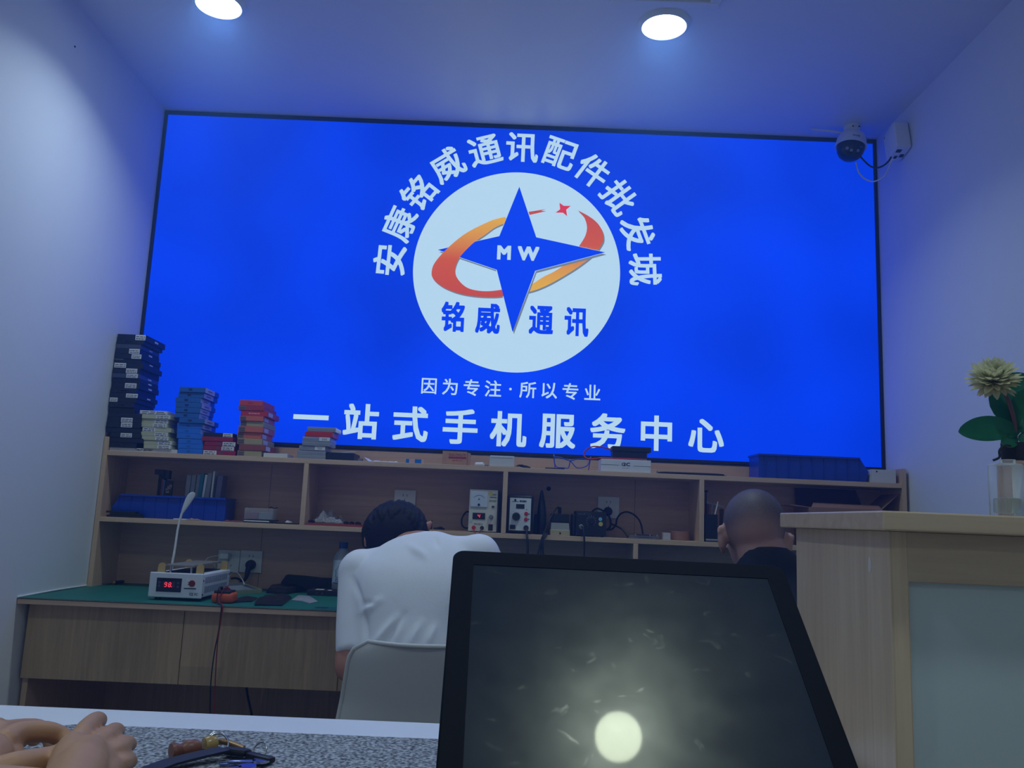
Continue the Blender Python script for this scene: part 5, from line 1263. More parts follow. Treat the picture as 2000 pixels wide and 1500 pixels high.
# alcohol bottle standing on the carton
Yb_ = Ycart + .062
cx = at(*cG(1765, 500), Y=Yb_).x + .003; zt_ = at(*cG(1790, 257), Y=Yb_).z
r_ = .0335; zb0 = zcart + .0008 if cx < xcart + .165 else ZB
hB = zt_ - zb0
t = thing('alcohol_bottle', (cx, Yb_, zb0), 'clear bottle of alcohol with blue cap and white label behind the white shirt', 'bottle')
bw = glass('bottle plastic', (.8, .86, .92, 1), .05, .75)
MB().lathe((cx, Yb_, zb0), [(0, .001), (r_ * .9, .0), (r_, .004), (r_, hB * .62), (r_ * .97, hB * .66), (r_ * .75, hB * .76), (r_ * .45, hB * .83), (r_ * .42, hB * .88), (0, hB * .88)], 36).build('body', bw, t, 40)
MB().lathe((cx, Yb_, zb0 + hB * .87), [(r_ * .5, 0), (r_ * .5, hB * .13), (0, hB * .13)], 28).build('cap', mat('blue cap', C(24, 60, 130), .4), t, 40)
lw = MB().lathe((cx, Yb_, zb0 + hB * .13), [(r_ + .0003, 0), (r_ + .0006, .001), (r_ + .0006, hB * .49), (r_ + .0003, hB * .492)], 40).build('label_wrap', mat('pale label', C(186, 200, 212), .5), t, 40)
def on_bottle(u, v, lift=.0010):
    a = u / (r_ + lift)
    return Vector((cx + (r_ + lift) * math.sin(a), Yb_ - (r_ + lift) * math.cos(a), zb0 + hB * .13 + v))
blue_ink = mat('blue ink', C(36, 50, 120), .5)
H = hB * .49
def house(dx, s):
    pts = [(-.012, .3), (-.012, .55), (-.016, .55), (0, .78), (.016, .55)]
    return [on_bottle(dx + x * s - .004, H * v) for x, v in pts]
MB().tube([on_bottle(-.004, H * .28)] + [on_bottle(-.016, H * .28)] + house(0, 1), .0009, 6, smooth=1).tube([on_bottle(.006, H * .74), on_bottle(.010, H * .80), on_bottle(.022, H * .58)], .0009, 6, smooth=1).build('house_drawing', blue_ink, lw)
def wrap_text(body, size, u, v, width=None, m=blue_ink, off=.03):
    mb = MB().text(body, size, Matrix.Identity(4), off, width=width)
    for vv in mb.b.verts:
        vv.co = on_bottle(u + vv.co.x, v + vv.co.y)
    return mb.build('lettering', m, lw)
wrap_text('乙醇', .0125, -.006, H * .16)
wrap_text('消', .008, .017, H * .15)
wrap_text('家', .009, .010, H * .42)
MB().add([on_bottle(-.030 + .004 * k, H * .01) for k in range(13)] + [on_bottle(-.030 + .004 * k, H * .055) for k in range(13)], [(k, k + 1, k + 14, k + 13) for k in range(12)]).build('print_band', blue_ink, lw)
# ================================================================ camera and junction box in the top right corner
q = at(1664, 247, z=ZC)
t = thing('dome_camera', (q.x, q.y, ZC), 'white ceiling security camera with black dome and side antenna in the right corner', 'camera')
dx, dy = q.x, q.y
rD = .062
MB().lathe((dx, dy, ZC - .0002), [(.034, 0), (.034, -.016), (.031, -.018), (.029, -.030), (0, -.030)], 32).build('base', white_pl, t, 40)
MB().box(dx - .012, dx - .006, dy - .0345, dy - .031, ZC - .017, ZC - .012).box(dx + .014, dx + .02, dy - .033, dy - .029, ZC - .016, ZC - .011).build('screw', ink, t)
tilt = Matrix.Translation((dx, dy, ZC - .030)) @ Matrix.Rotation(math.radians(8), 4, 'Y') @ Matrix.Rotation(math.radians(-4), 4, 'X')
def TL(mb): return mb.xf(tilt)
TL(MB().lathe((0, 0, 0), [(.020, .004), (.036, -.002), (.050, -.014), (.058, -.032), (.062, -.060), (.0635, -.064), (.0605, -.066), (.056, -.064)], 40)).build('housing', white_pl, t, 40)
TL(MB().lathe((0, 0, 0), [(.056, -.058), (.0555, -.074), (.052, -.090), (.044, -.106), (.030, -.118), (.012, -.123), (0, -.124)], 40)).build('dome', mat('black glossy dome', C(12, 13, 18), .12), t, 60)
for a, hh in ((-125, -.098), (-105, -.105), (-70, -.101), (-58, -.086)):
    r_ = .050 if hh > -.1 else .045
    p = Vector((r_ * math.cos(math.radians(a)), r_ * math.sin(math.radians(a)), hh)); n = Vector((p.x, p.y, -.02)).normalized()
    TL(MB().lathe(p, [(.0062, -.002), (.0062, .0022), (.0045, .003), (.0045, .0015), (0, .0015)], 16, n)).build('led_ring', mat('grey lens ring', C(150, 156, 170), .3), t, 40)
mb = MB().text('TP-LINK', .0085, Matrix.Identity(4), .02, width=.030)
for v in mb.b.verts:
    a = v.co.x / .0615 - math.pi / 2 - .05; v.co = Vector((.0622 * math.cos(a), .0622 * math.sin(a), -.046 + v.co.y))
TL(mb).build('lettering', ink, t)
p = at(1584, 252, Y=dy + .01)
MB().tube([(dx - .03, dy + .01, ZC - .026), (dx - .08, dy + .01, (p.z + ZC - .026) / 2), p], .005, 12, radii=[.0055, .0055, .0045]).build('antenna', white_pl, t, 40)
jb = Vector((3.032, -.265, 2.605))
t = thing('junction_box', jb, 'white surface junction box on the right wall beside the security camera', 'junction box')
Mj = Matrix.Translation(jb) @ Matrix.Rotation(math.radians(-11), 4, 'X')
MB().box(-.030, .0285, -.050, .050, -.058, .058, .006, M=Mj, seg=3).build('box_body', white_pl, t, 40)
for (a, b, c, d) in ((-.020, .0, -.03, -.01), (.006, .022, .0, .02), (-.012, .0, .012, .03)):
    MB().box(a, b, c, d, -.0588, -.0575, M=Mj).build('cable_hole', ink, t)
MB().box(-.0306, -.0296, .035, .04, .04, .046, M=Mj).build('screw', ink, t)
def K(px, py, y): return at(px, py, Y=y)
t = tag(MB().tube([K(1680, 305, -.16), K(1687, 313, -.17), K(1699, 324, -.19), K(1712, 328, -.21), K(1726, 323, -.24), K(1736, 314, -.26), K(1741, 306, -.27)], .0035, 8).build('black_cable', rubber, None, 40), 'black cable sagging between security camera and junction box', 'cable')
t = tag(MB().tube([K(1672, 318, -.15), K(1676, 334, -.16), K(1686, 347, -.175), K(1700, 354, -.19), K(1712, 353, -.21), K(1727, 344, -.24), K(1736, 327, -.26), K(1743, 309, -.275)], .003, 8).build('white_cable', white_pl, None, 40), 'white cable hanging in a lower loop under the security camera', 'cable')

# ================================================================ people
def organic(name, mb, m, parent=None, voxel=.006, smooth=6, func=None, label=None):
    """several overlapping closed pieces fused into one smooth continuous surface"""
    bmesh.ops.recalc_face_normals(mb.b, faces=mb.b.faces)
    me = bpy.data.meshes.new(name); mb.b.to_mesh(me); mb.b.free()
    o = bpy.data.objects.new(name, me); COL.objects.link(o)
    r = o.modifiers.new('r', 'REMESH'); r.mode = 'VOXEL'; r.voxel_size = voxel
    if smooth:
        s = o.modifiers.new('s', 'SMOOTH'); s.iterations = smooth; s.factor = .5
    bpy.context.view_layer.update()
    me2 = bpy.data.meshes.new_from_object(o.evaluated_get(bpy.context.evaluated_depsgraph_get()))
    bpy.data.objects.remove(o); bpy.data.meshes.remove(me)
    me2.name = name
    if func:
        ns = [v.normal.copy() for v in me2.vertices]
        for v, n in zip(me2.vertices, ns): v.co = func(v.co.copy(), n)
    me2.materials.clear(); me2.materials.append(m)
    for p in me2.polygons: p.use_smooth = True
    o = bpy.data.objects.new(name, me2); COL.objects.link(o)
    if parent is not None:
        o.parent = parent; o.matrix_parent_inverse = parent.matrix_basis.inverted()
    if label: o['label'] = label
    return o
def limb(mb, pts, radii, n=16, ends=True):
    P = [Vector(p) for p in pts]
    mb.tube(P, radii[0], n, 4, radii=radii)
    if ends:
        mb.sphere(P[0], radii[0] * .99, 14); mb.sphere(P[-1], radii[-1] * .99, 14)
def spine(mb, rows, lat=(1, 0, 0)):
    """torso: rings of (centre, half width, half depth)"""
    rings = []
    dense = []
    def cr(a, b, c, d, q): return .5 * ((2 * b) + (c - a) * q + (2 * a - 5 * b + 4 * c - d) * q * q + (3 * b - a - 3 * c + d) * q ** 3)
    m_ = len(rows)
    for i in range(m_ - 1):
        ix = [max(i - 1, 0), i, i + 1, min(i + 2, m_ - 1)]
        for k in range(5):
            q = k / 5
            dense.append((cr(*[Vector(rows[j][0]) for j in ix], q), cr(*[rows[j][1] for j in ix], q), cr(*[rows[j][2] for j in ix], q)))
    dense.append((Vector(rows[-1][0]), rows[-1][1], rows[-1][2]))
    rows = dense
    P = [Vector(c) for c, _, _ in rows]
    for i, (c, rx, ry) in enumerate(rows):
        d = (P[min(i + 1, len(P) - 1)] - P[max(i - 1, 0)]).normalized()
        u = Vector(lat); u = (u - d * u.dot(d)).normalized(); w = d.cross(u)
        rings.append([mb.b.verts.new(P[i] + u * rx * math.copysign(abs(math.cos(a)) ** .85, math.cos(a)) + w * ry * math.copysign(abs(math.sin(a)) ** .85, math.sin(a))) for a in [2 * math.pi * k / 28 for k in range(28)]])
    mb.loft(rings)
def head_shape(mb, c, s, R):
    """cranium, face, jaw, nose; R turns the head (its face looks along local +Y)"""
    c = Vector(c)
    def S(p, r, sc): mb.sphere(c + R @ (Vector(p) * s), r * s, 24, sc, M=R)
    S((0, -.012, .018), .1, (.80, .98, .92))
    S((0, .028, -.030), .07, (.86, .85, 1.15))
    S((0, .050, -.085), .034, (1.0, .8, .8))
    S((0, .088, -.025), .015, (.8, 1.1, 1.3)); S((0, .078, -.003), .010, (.9, 1, 2.0))
    for k in (-1, 1):
        S((k * .03, .074, .008), .0125, (1.1, .7, .8)); S((k * .032, .066, .024), .018, (1.3, .6, .5)); S((k * .036, .052, -.03), .028, (.9, .8, .9))
    S((0, .080, -.058), .014, (1.5, .6, .6))
def ear(mb, c, s, R, k):
    c = Vector(c)
    def S(p, r, sc, rot=0): mb.sphere(c + R @ (Vector(p) * s), r * s, 16, sc, M=R @ Matrix.Rotation(rot, 3, 'Z'))
    S((k * .083, -.004, -.006), .030, (.36, .60, 1.06), k * .5); S((k * .080, .006, -.030), .016, (.5, .6, .9), k * .3); S((k * .089, -.012, .008), .020, (.3, .7, .9), k * .6)

skin_a = mat('skin', C(178, 136, 118), .5, noise_amt=.06, noise_scale=22)
skin_b = mat('tan skin', C(176, 122, 98), .5, noise_amt=.06, noise_scale=22)
hair_m = mat('black hair', C(20, 18, 20), .65, spec=.25, noise_amt=.4, noise_scale=90, bump=.6)
white_cotton = mat('white cotton', C(228, 230, 234), .8, bump=.12, noise_scale=180)
black_cotton = mat('black cotton', C(20, 22, 28), .85)
trouser = mat('dark trousers', C(34, 36, 44), .85)

# ---------------------------------------------------------------- technician in the white T-shirt
sl = at(706, 1118, Y=-.815); sr = at(934, 1088, Y=-.80); nb = at(812, 1066, Y=-.745); hc = at(767, 1062, Y=-.665)
pel = Vector((1.295, -.92, .555))
t = thing('person', (pel.x, pel.y, 0), 'black-haired person in white T-shirt bent over the bench, seen from behind on a white chair', 'person')
mid = (sl + sr) / 2
torso = [(pel + Vector((0, .02, -.07)), .165, .12), (pel + Vector((0, .0, .05)), .155, .115), (pel.lerp(mid, .45) + Vector((0, -.012, .01)), .160, .118), (pel.lerp(mid, .75) + Vector((0, -.012, .012)), .175, .110),
         (mid + Vector((0, -.005, -.012)), .165, .085), (mid.lerp(nb, .6) + Vector((0, .01, .005)), .10, .065), (nb + Vector((0, .02, .0)), .055, .05)]
el = at(683, 1302, Y=-.93); hl = Vector((el.x + .06, el.y + .22, el.z + .02))
er = Vector((sr.x + .10, -.62, .80)); hr = Vector((sr.x - .06, -.44, ZB + .045))
Rh = Euler((math.radians(-50), math.radians(14), math.radians(8))).to_matrix()
body = MB()
spine(body, torso)
limb(body, [nb + Vector((0, -.02, -.03)), nb.lerp(hc, .55) + Vector((0, -.005, 0)), hc], [.058, .054, .055])
head_shape(body, hc + Vector((0, .01, -.005)), .98, Rh); ep = at(838, 1027, Y=-.668)
body.sphere(ep, .017, 14, (.55, .6, 1.25), M=Matrix.Rotation(.35, 3, 'Y')); body.sphere(ep + Vector((-.010, .004, -.004)), .017, 14); body.sphere(ep + Vector((.004, 0, .010)), .009, 12); limb(body, [ep + Vector((-.012, .004, -.006)), hc], [.016, .03]); ear(body, hc, 1.0, Rh, -1)
for s_, e_, h_ in ((sl, el, hl), (sr, er, hr)):
    limb(body, [s_, s_.lerp(e_, .5), e_], [.052, .048, .044]); limb(body, [e_, e_.lerp(h_, .4), h_], [.043, .040, .027])
    d = (h_ - e_).normalized(); side = d.cross(Vector((0, 0, 1))).normalized()
    body.sphere(h_ + d * .045, .042, 16, (1, 1, .5))
    for k in range(4):
        b0 = h_ + d * .075 + side * (.03 - .02 * k)
        limb(body, [b0, b0 + d * .035 + Vector((0, 0, -.006)), b0 + d * (.055 - .006 * abs(k - 1)) + Vector((0, 0, -.022))], [.009, .0085, .0075], 10)
    limb(body, [h_ + d * .02 - side * .03, h_ + d * .05 - side * .05, h_ + d * .08 - side * .045], [.012, .010, .009], 10)
for k in (-1, 1):
    kn = pel + Vector((k * .16, .38, -.135)); an = kn + Vector((k * .01, -.10, -.335))
    limb(body, [pel + Vector((k * .09, .02, -.02)), kn], [.074, .054]); limb(body, [kn, kn.lerp(an, .4), an], [.052, .048, .036]); limb(body, [an, an + Vector((k * .02, .16, -.035))], [.042, .034])
organic('body', body, skin_b, t, .0065, 6)
tr_ = MB()
spine(tr_, [(pel + Vector((0, .02, -.09)), .178, .135), (pel + Vector((0, 0, .03)), .170, .130)])
for k in (-1, 1):
    kn = pel + Vector((k * .16, .38, -.135)); an = kn + Vector((k * .01, -.08, -.27))
    limb(tr_, [pel + Vector((k * .09, .02, -.02)), kn], [.083, .062]); limb(tr_, [kn, an], [.062, .056])
organic('trousers', tr_, trouser, t, .012, 4)
shirt = MB()
spine(shirt, [(c, rx + .018, ry + .017) for c, rx, ry in torso[:-1]] + [(nb + Vector((0, .0, .0)), .066, .052)])
shirt.sphere(sl, .071, 18); shirt.sphere(sr, .071, 18)
limb(shirt, [mid + Vector((0, .022, .020)), sl], [.066, .064]); limb(shirt, [mid + Vector((0, .022, .025)), sr], [.066, .062])
cl = at(703, 1276, Y=-.915)
shirt.tube([sl, sl.lerp(cl, .5) + Vector((-.004, 0, 0)), cl], .07, 20, 4, radii=[.068, .066, .069])
cr_ = sr.lerp(er, .72); shirt.tube([sr, cr_], .07, 20, 4, radii=[.066, .070])
def folds(co, n):
    d = 0.0
    def rid(a, b, w, amp):
        a = Vector(a); b = Vector(b); ab = b - a; tt = max(0, min(1, (co - a).dot(ab) / ab.length_squared)); q_ = (co - (a + ab * tt)).length
        return amp * math.exp(-(q_ / w) ** 2) * math.sin(math.pi * (tt * .8 + .1))
    if n.y < .4:
        S = lambda px, py: at(px, py, Y=co.y)
        for a, b, w, am in (((728, 1262), (776, 1206), .012, .010), ((706, 1196), (742, 1172), .010, .009), ((772, 1262), (784, 1212), .010, .007), ((800, 1262), (822, 1215), .010, .008), ((834, 1262), (850, 1222), .010, .008), ((800, 1066), (832, 1088), .012, .008),
                            ((842, 1042), (858, 1070), .010, -.008), ((690, 1130), (708, 1180), .008, -.008), ((708, 1180), (716, 1250), .010, -.010), ((712, 1180), (735, 1178), .008, -.008), ((745, 1262), (790, 1200), .010, -.006)):
            d += rid(S(*a), S(*b), w, am)
        d += .0022 * noise.noise(Vector((co.x * 18, co.y * 8, co.z * 9)))
    return co + n * d
organic('shirt', shirt, white_cotton, t, .0065, 14, folds)
# collar rim
mb = MB(); rg = []
for k in range(25):
    a = 2 * math.pi * k / 24
    rg.append(nb + Vector((.064 * math.cos(a), .012 + .052 * math.sin(a), .010 + .018 * math.sin(a))))
mb.tube(rg, .006, 8, 1).build('collar', white_cotton, t, 60)
# hair: a full cap with tufts, fringe side forward
hair = MB()
HCN = hc + Rh @ Vector((0, -.016, .024))
hair.sphere(HCN, .1, 32, (1.02, 1.12, 1.02), M=Rh)
rr = random.Random(5)
# longer locks hanging over the ears and the nape, lying close to the head
for k in range(150):
    az = rr.uniform(math.radians(150), math.radians(390)); el0 = rr.uniform(-.1, .9)
    dv = lambda e, a: Vector((math.cos(a) * math.cos(e) * .101, math.sin(a) * math.cos(e) * .111, math.sin(e) * .101))
    L_ = rr.uniform(.25, .5); sw = rr.uniform(-.12, .12)
    pts = [HCN + Rh @ (dv(max(el0 - L_ * q, -.52), az + sw * q) * (1.0 + .01 * q + rr.uniform(0, .012))) for q in (0, .5, 1)]
    hair.tube(pts, .006, 6, 3, radii=[.006, .0075, .003])
organic('hair', hair, hair_m, t, .0035, 2)

# shell chair under him
t = thing('shell_chair', (1.33, -.98, 0), 'white plastic shell chair carrying the person in the white T-shirt', 'chair')
cx = 1.334
mb = MB(); nu, nv = 28, 26; V = []
def chair_pt(u, v):
    # v: 0 seat front, .5 seat rear bend, 1 top of back
    if v < .5:
        s_ = v / .5; y = -.66 - .38 * s_; z = .455 - .018 * math.sin(s_ * math.pi) + .02 * (1 - s_) * 0; hw = .205 + .02 * s_
        z += .028 * u ** 4
    else:
        s_ = (v - .5) / .5; a = s_ * math.radians(84)
        if s_ < .35:
            q_ = s_ / .35; y = -1.04 - .085 * math.sin(q_ * math.pi / 2); z = .455 + .085 * (1 - math.cos(q_ * math.pi / 2))
        else:
            q_ = (s_ - .35) / .65; y = -1.125 - .065 * q_; z = .54 + .193 * q_
        hw = .225 - .045 * s_
        # rounded top corners
        if s_ > .80:
            k_ = (s_ - .80) / .20; hw *= .75 + .25 * math.sqrt(max(0, 1 - k_ ** 2.2))
        y += .045 * (abs(u) ** 2.2) * min(1, s_ * 2.2)
    return Vector((cx + u * hw, y, z))
for j in range(nv + 1):
    for i in range(nu + 1): V.append(chair_pt(-1 + 2 * i / nu, j / nv))
F = [(j * (nu + 1) + i, j * (nu + 1) + i + 1, (j + 1) * (nu + 1) + i + 1, (j + 1) * (nu + 1) + i) for j in range(nv) for i in range(nu)]
mb.add(V, F)
bmesh.ops.recalc_face_normals(mb.b, faces=mb.b.faces)
bmesh.ops.solidify(mb.b, geom=mb.b.faces[:], thickness=.007)
mb.build('shell', mat('white chair plastic', C(206, 206, 198), .45), t, 50)
rim = [chair_pt(-1, .5 + .5 * k / 14) for k in range(15)] + [chair_pt(-1 + 2 * i / 14, 1.0) for i in range(1, 14)] + [chair_pt(1, 1 - .5 * k / 14) for k in range(15)]
mb = MB().tube(rim, .0058, 10, 1).build('rolled_rim', MATS['white chair plastic'], t, 50)
beech = wood('beech', C(196, 164, 126), C(176, 142, 104), 'Z')
for sx_ in (-1, 1):
    for yy, yf in ((-.74, -.66), (-1.0, -1.1)):
        MB().cyl((cx + sx_ * .13, yy, .432), (cx + sx_ * .21, yf, .0), .017, .011).build('leg', beech, t, 40)
MB().box(cx - .15, cx + .15, -1.02, -.72, .420, .4335, .004).build('under_frame', matte_black, t)

# ---------------------------------------------------------------- shaven-headed person in black
hc2 = at(1471, 1038, Y=-1.10)
nb2 = hc2 + Vector((.022, -.050, -.098))
pel2 = Vector((nb2.x + .02, -1.26, .55))
t = thing('person', (pel2.x, pel2.y, 0), 'shaven-headed person in black T-shirt seen from behind between monitor and counter', 'person')
mid2 = nb2 + Vector((0, -.02, -.075))
s2l = mid2 + Vector((-.175, .01, -.012)); s2r = mid2 + Vector((.175, .02, -.012))
torso2 = [(pel2 + Vector((0, .02, -.07)), .18, .13), (pel2 + Vector((0, .0, .06)), .17, .125), (pel2.lerp(mid2, .5) + Vector((0, -.01, 0)), .18, .125), (pel2.lerp(mid2, .8), .185, .112), (mid2 + Vector((0, 0, -.01)), .165, .085), (mid2.lerp(nb2, .6), .095, .065), (nb2, .062, .056)]
R2 = Euler((math.radians(-17), math.radians(3), math.radians(-6))).to_matrix()
body = MB(); spine(body, torso2)
limb(body, [nb2 + Vector((0, 0, -.03)), nb2.lerp(hc2, .5) + Vector((0, -.006, 0)), hc2 + Vector((0, -.012, -.01))], [.068, .064, .062])
head_shape(body, hc2, 1.0, R2); ear(body, hc2 + Vector((-.006, -.010, -.022)), 1.10, R2, 1); ear(body, hc2 + Vector((.006, -.010, -.022)), 1.10, R2, -1)
for k, s_ in ((-1, s2l), (1, s2r)):
    e_ = s_ + Vector((k * .05, .12, -.26)); h_ = e_ + Vector((-k * .10, .24, .03))
    limb(body, [s_, s_.lerp(e_, .5), e_], [.054, .048, .042]); limb(body, [e_, e_.lerp(h_, .4), h_], [.042, .04, .028])
    d = (h_ - e_).normalized(); side = d.cross(Vector((0, 0, 1))).normalized(); body.sphere(h_ + d * .045, .042, 16, (1, 1, .5))
    for j in range(4):
        b0 = h_ + d * .075 + side * (.03 - .02 * j); limb(body, [b0, b0 + d * .035 + Vector((0, 0, -.006)), b0 + d * (.055 - .006 * abs(j - 1)) + Vector((0, 0, -.022))], [.009, .0085, .0075], 10)
    limb(body, [h_ + d * .02 + k * side * .03, h_ + d * .05 + k * side * .05, h_ + d * .08 + k * side * .045], [.012, .010, .009], 10)
    kn = pel2 + Vector((k * .15, .42, -.04)); an = kn + Vector((0, -.06, -.42))
    limb(body, [pel2 + Vector((k * .09, .02, -.02)), kn], [.088, .064]); limb(body, [kn, kn.lerp(an, .4), an], [.062, .058, .04]); limb(body, [an, an + Vector((k * .02, .16, -.035))], [.042, .034])
organic('body', body, skin_a, t, .006, 5)
st = MB()
st.sphere(hc2 + R2 @ Vector((0, -.012, .018)), .1010, 64, (.805, .985, .925), M=R2)
mst, nt, p = new_mat('dark stubble')
tc = nt.nodes.new('ShaderNodeTexCoord'); mp = nt.nodes.new('ShaderNodeMapping'); sp = nt.nodes.new('ShaderNodeSeparateXYZ')
# density falls off smoothly below the hairline that runs from the nape up over the ears
ctr = hc2 + R2 @ Vector((0, -.012, .018)); nrm = (R2 @ Vector((0, .42, 1))).normalized()
dp = nt.nodes.new('ShaderNodeVectorMath'); dp.operation = 'DOT_PRODUCT'; sb = nt.nodes.new('ShaderNodeVectorMath'); sb.operation = 'SUBTRACT'
sb.inputs[1].default_value = ctr; dp.inputs[1].default_value = nrm
nt.links.new(tc.outputs['Object'], sb.inputs[0]); nt.links.new(sb.outputs[0], dp.inputs[0])
mr = nt.nodes.new('ShaderNodeMapRange'); mr.interpolation_type = 'SMOOTHSTEP'
mr.inputs['From Min'].default_value = -.085; mr.inputs['From Max'].default_value = .0; mr.inputs['To Max'].default_value = .86
nz = nt.nodes.new('ShaderNodeTexNoise'); nz.inputs['Scale'].default_value = 260; ml = nt.nodes.new('ShaderNodeMath'); ml.operation = 'MULTIPLY'
m2 = nt.nodes.new('ShaderNodeMapRange'); m2.inputs['From Min'].default_value = .3; m2.inputs['From Max'].default_value = .7; m2.inputs['To Min'].default_value = .7
nt.links.new(dp.outputs['Value'], mr.inputs['Value']); nt.links.new(tc.outputs['Object'], nz.inputs['Vector']); nt.links.new(nz.outputs['Fac'], m2.inputs['Value'])
nt.links.new(mr.outputs[0], ml.inputs[0]); nt.links.new(m2.outputs[0], ml.inputs[1]); nt.links.new(ml.outputs[0], p.inputs['Alpha'])
p.inputs['Base Color'].default_value = C(84, 78, 82); p.inputs['Roughness'].default_value = .6
st.build('stubble', mst, t, 60, label='very short dark stubble')
sh = MB(); spine(sh, [(c, rx + .016, ry + .016) for c, rx, ry in torso2[:-1]] + [(nb2 + Vector((0, -.004, .016)), .080, .072), (nb2 + Vector((0, .0, .026)), .074, .066)])
for k, s_ in ((-1, s2l), (1, s2r)):
    sh.sphere(s_, .074, 16); limb(sh, [mid2, s_], [.085, .07]); e_ = s_ + Vector((k * .05, .12, -.26)); sh.tube([s_, s_.lerp(e_, .75)], .07, 18, 3, radii=[.069, .072])
organic('shirt', sh, black_cotton, t, .008, 4)
tr_ = MB(); spine(tr_, [(pel2 + Vector((0, .02, -.09)), .185, .14), (pel2 + Vector((0, 0, .03)), .178, .135)])
for k in (-1, 1):
    kn = pel2 + Vector((k * .15, .42, -.04)); an = kn + Vector((0, -.06, -.34)); limb(tr_, [pel2 + Vector((k * .09, .02, -.02)), kn], [.09, .072]); limb(tr_, [kn, an], [.077, .066])
organic('trousers', tr_, trouser, t, .012, 4)
# his stool
t = thing('stool', (pel2.x, pel2.y, 0), 'round dark stool carrying the shaven-headed person', 'stool')
MB().lathe((pel2.x, pel2.y, .415), [(0, -.03), (.16, -.03), (.165, -.01), (.16, .0), (0, .004)], 36).build('seat', matte_black, t, 40)
for k in range(4):
    a = math.pi / 4 + k * math.pi / 2
    MB().cyl((pel2.x + .10 * math.cos(a), pel2.y + .10 * math.sin(a), .386), (pel2.x + .19 * math.cos(a), pel2.y + .19 * math.sin(a), 0), .011).build('leg', steel, t, 40)

# ================================================================ front desk
t = thing('front_desk', (1.0, -2.4, 0), 'white front desk with clean straight rear edge in the foreground', 'desk')
desk_white = mat('white desk laminate', C(236, 238, 242), .35, noise_amt=.02, noise_scale=6)
MB().box(.06, 1.985, -2.80, YD, ZD - .025, ZD, .002).build('desktop', desk_white, t)
for xx in (.08, 1.95):
    MB().box(xx, xx + .018, -2.78, YD - .02, 0, ZD - .0252).build('side_panel', desk_white, t)
MB().box(.098, 1.95, YD - .24, YD - .222, .25, ZD - .0252).build('modesty_panel', desk_white, t)
# grey felt mat
mfelt, nt, p = new_mat('grey felt')
tc = nt.nodes.new('ShaderNodeTexCoord'); nz = nt.nodes.new('ShaderNodeTexNoise'); nz.inputs['Scale'].default_value = 210; nz.inputs['Detail'].default_value = 3
rp = nt.nodes.new('ShaderNodeValToRGB'); rp.color_ramp.elements[0].position = .36; rp.color_ramp.elements[1].position = .66
rp.color_ramp.elements[0].color = C(74, 77, 84); rp.color_ramp.elements[1].color = C(196, 199, 206)
nt.links.new(tc.outputs['Object'], nz.inputs['Vector']); nt.links.new(nz.outputs['Fac'], rp.inputs['Fac']); nt.links.new(rp.outputs['Color'], p.inputs['Base Color'])
bp = nt.nodes.new('ShaderNodeBump'); bp.inputs['Strength'].default_value = 1.0; bp.inputs['Distance'].default_value = .004
nt.links.new(nz.outputs['Fac'], bp.inputs['Height']); nt.links.new(bp.outputs['Normal'], p.inputs['Normal']); p.inputs['Roughness'].default_value = 1.0
ZF = ZD + .0035
a = at(122, 1413, z=ZF)
pts = [(a.x, a.y - .03), (a.x + .003, a.y - .012), (a.x + .018, a.y - .002), (a.x + .05, a.y), (1.80, a.y + .003), (1.80, -2.62), (a.x, -2.62)]
rr = random.Random(3); edge = []
for i in range(len(pts)):
    p0 = Vector(pts[i] + (0,)); p1 = Vector(pts[(i + 1) % len(pts)] + (0,)); n = max(1, int((p1 - p0).length / .006))
    for k in range(n):
        q = p0.lerp(p1, k / n); edge.append((q.x + rr.uniform(-.0007, .0007), q.y + rr.uniform(-.0009, .0009), ZD + .0002))
tag(MB().prism(edge, (0, 0, .0033)).build('felt_mat', mfelt), 'speckled grey felt mat on the white front desk', 'mat')

# ---------------------------------------------------------------- customer at the left, hands on the desk
t = thing('person', (.72, -2.95, 0), 'customer whose two bare hands meet over the white desk, bottom left', 'person')
b = MB()
def HP(px, py, z): return at(px, py, z=z)
def finger(pts, r0=.0098, r1=.0082):
    n = len(pts); limb(b, pts, [r0 + (r1 - r0) * i / (n - 1) for i in range(n)], 12)
# right hand, palm down, fingers towards the sign
z0 = .815
kn = [HP(150, 1449, z0 + .010), HP(182, 1456, z0 + .010), HP(202, 1474, z0 + .004), HP(214, 1498, z0 - .004)]
wr = HP(118, 1580, z0 + .01)
b.hexa([wr + Vector((-.026, 0, -.014)), wr + Vector((.026, 0, -.014)), kn[3] + Vector((.004, 0, -.015)), kn[0] + Vector((-.008, 0, -.017)), wr + Vector((-.024, 0, .014)), wr + Vector((.024, 0, .014)), kn[3] + Vector((.002, 0, .010)), kn[0] + Vector((-.006, 0, .010))])
for k_ in kn: b.sphere(k_ + Vector((0, 0, -.002)), .0125, 14)
limb(b, [wr, wr.lerp(kn[1], .5) + Vector((0, 0, .001)), kn[1] + Vector((0, -.006, -.004))], [.022, .024, .016])
limb(b, [wr, wr.lerp(kn[0], .6), kn[0] + Vector((0, -.006, -.004))], [.020, .020, .015]); limb(b, [wr, kn[2] + Vector((0, -.006, -.004))], [.020, .015]); limb(b, [wr, kn[3] + Vector((0, -.004, -.003))], [.019, .014])
finger([kn[0], HP(168, 1424, z0 + .014), HP(186, 1408, z0 + .006), HP(193, 1407, z0 - .006)], .0108, .0096)
finger([kn[1], HP(206, 1440, z0 + .010), HP(222, 1428, z0 + .002), HP(229, 1428, z0 - .010)], .0100, .0088)
finger([kn[2], HP(230, 1464, z0 + .003), HP(246, 1452, z0 - .004), HP(253, 1454, z0 - .014)], .0095, .0082)
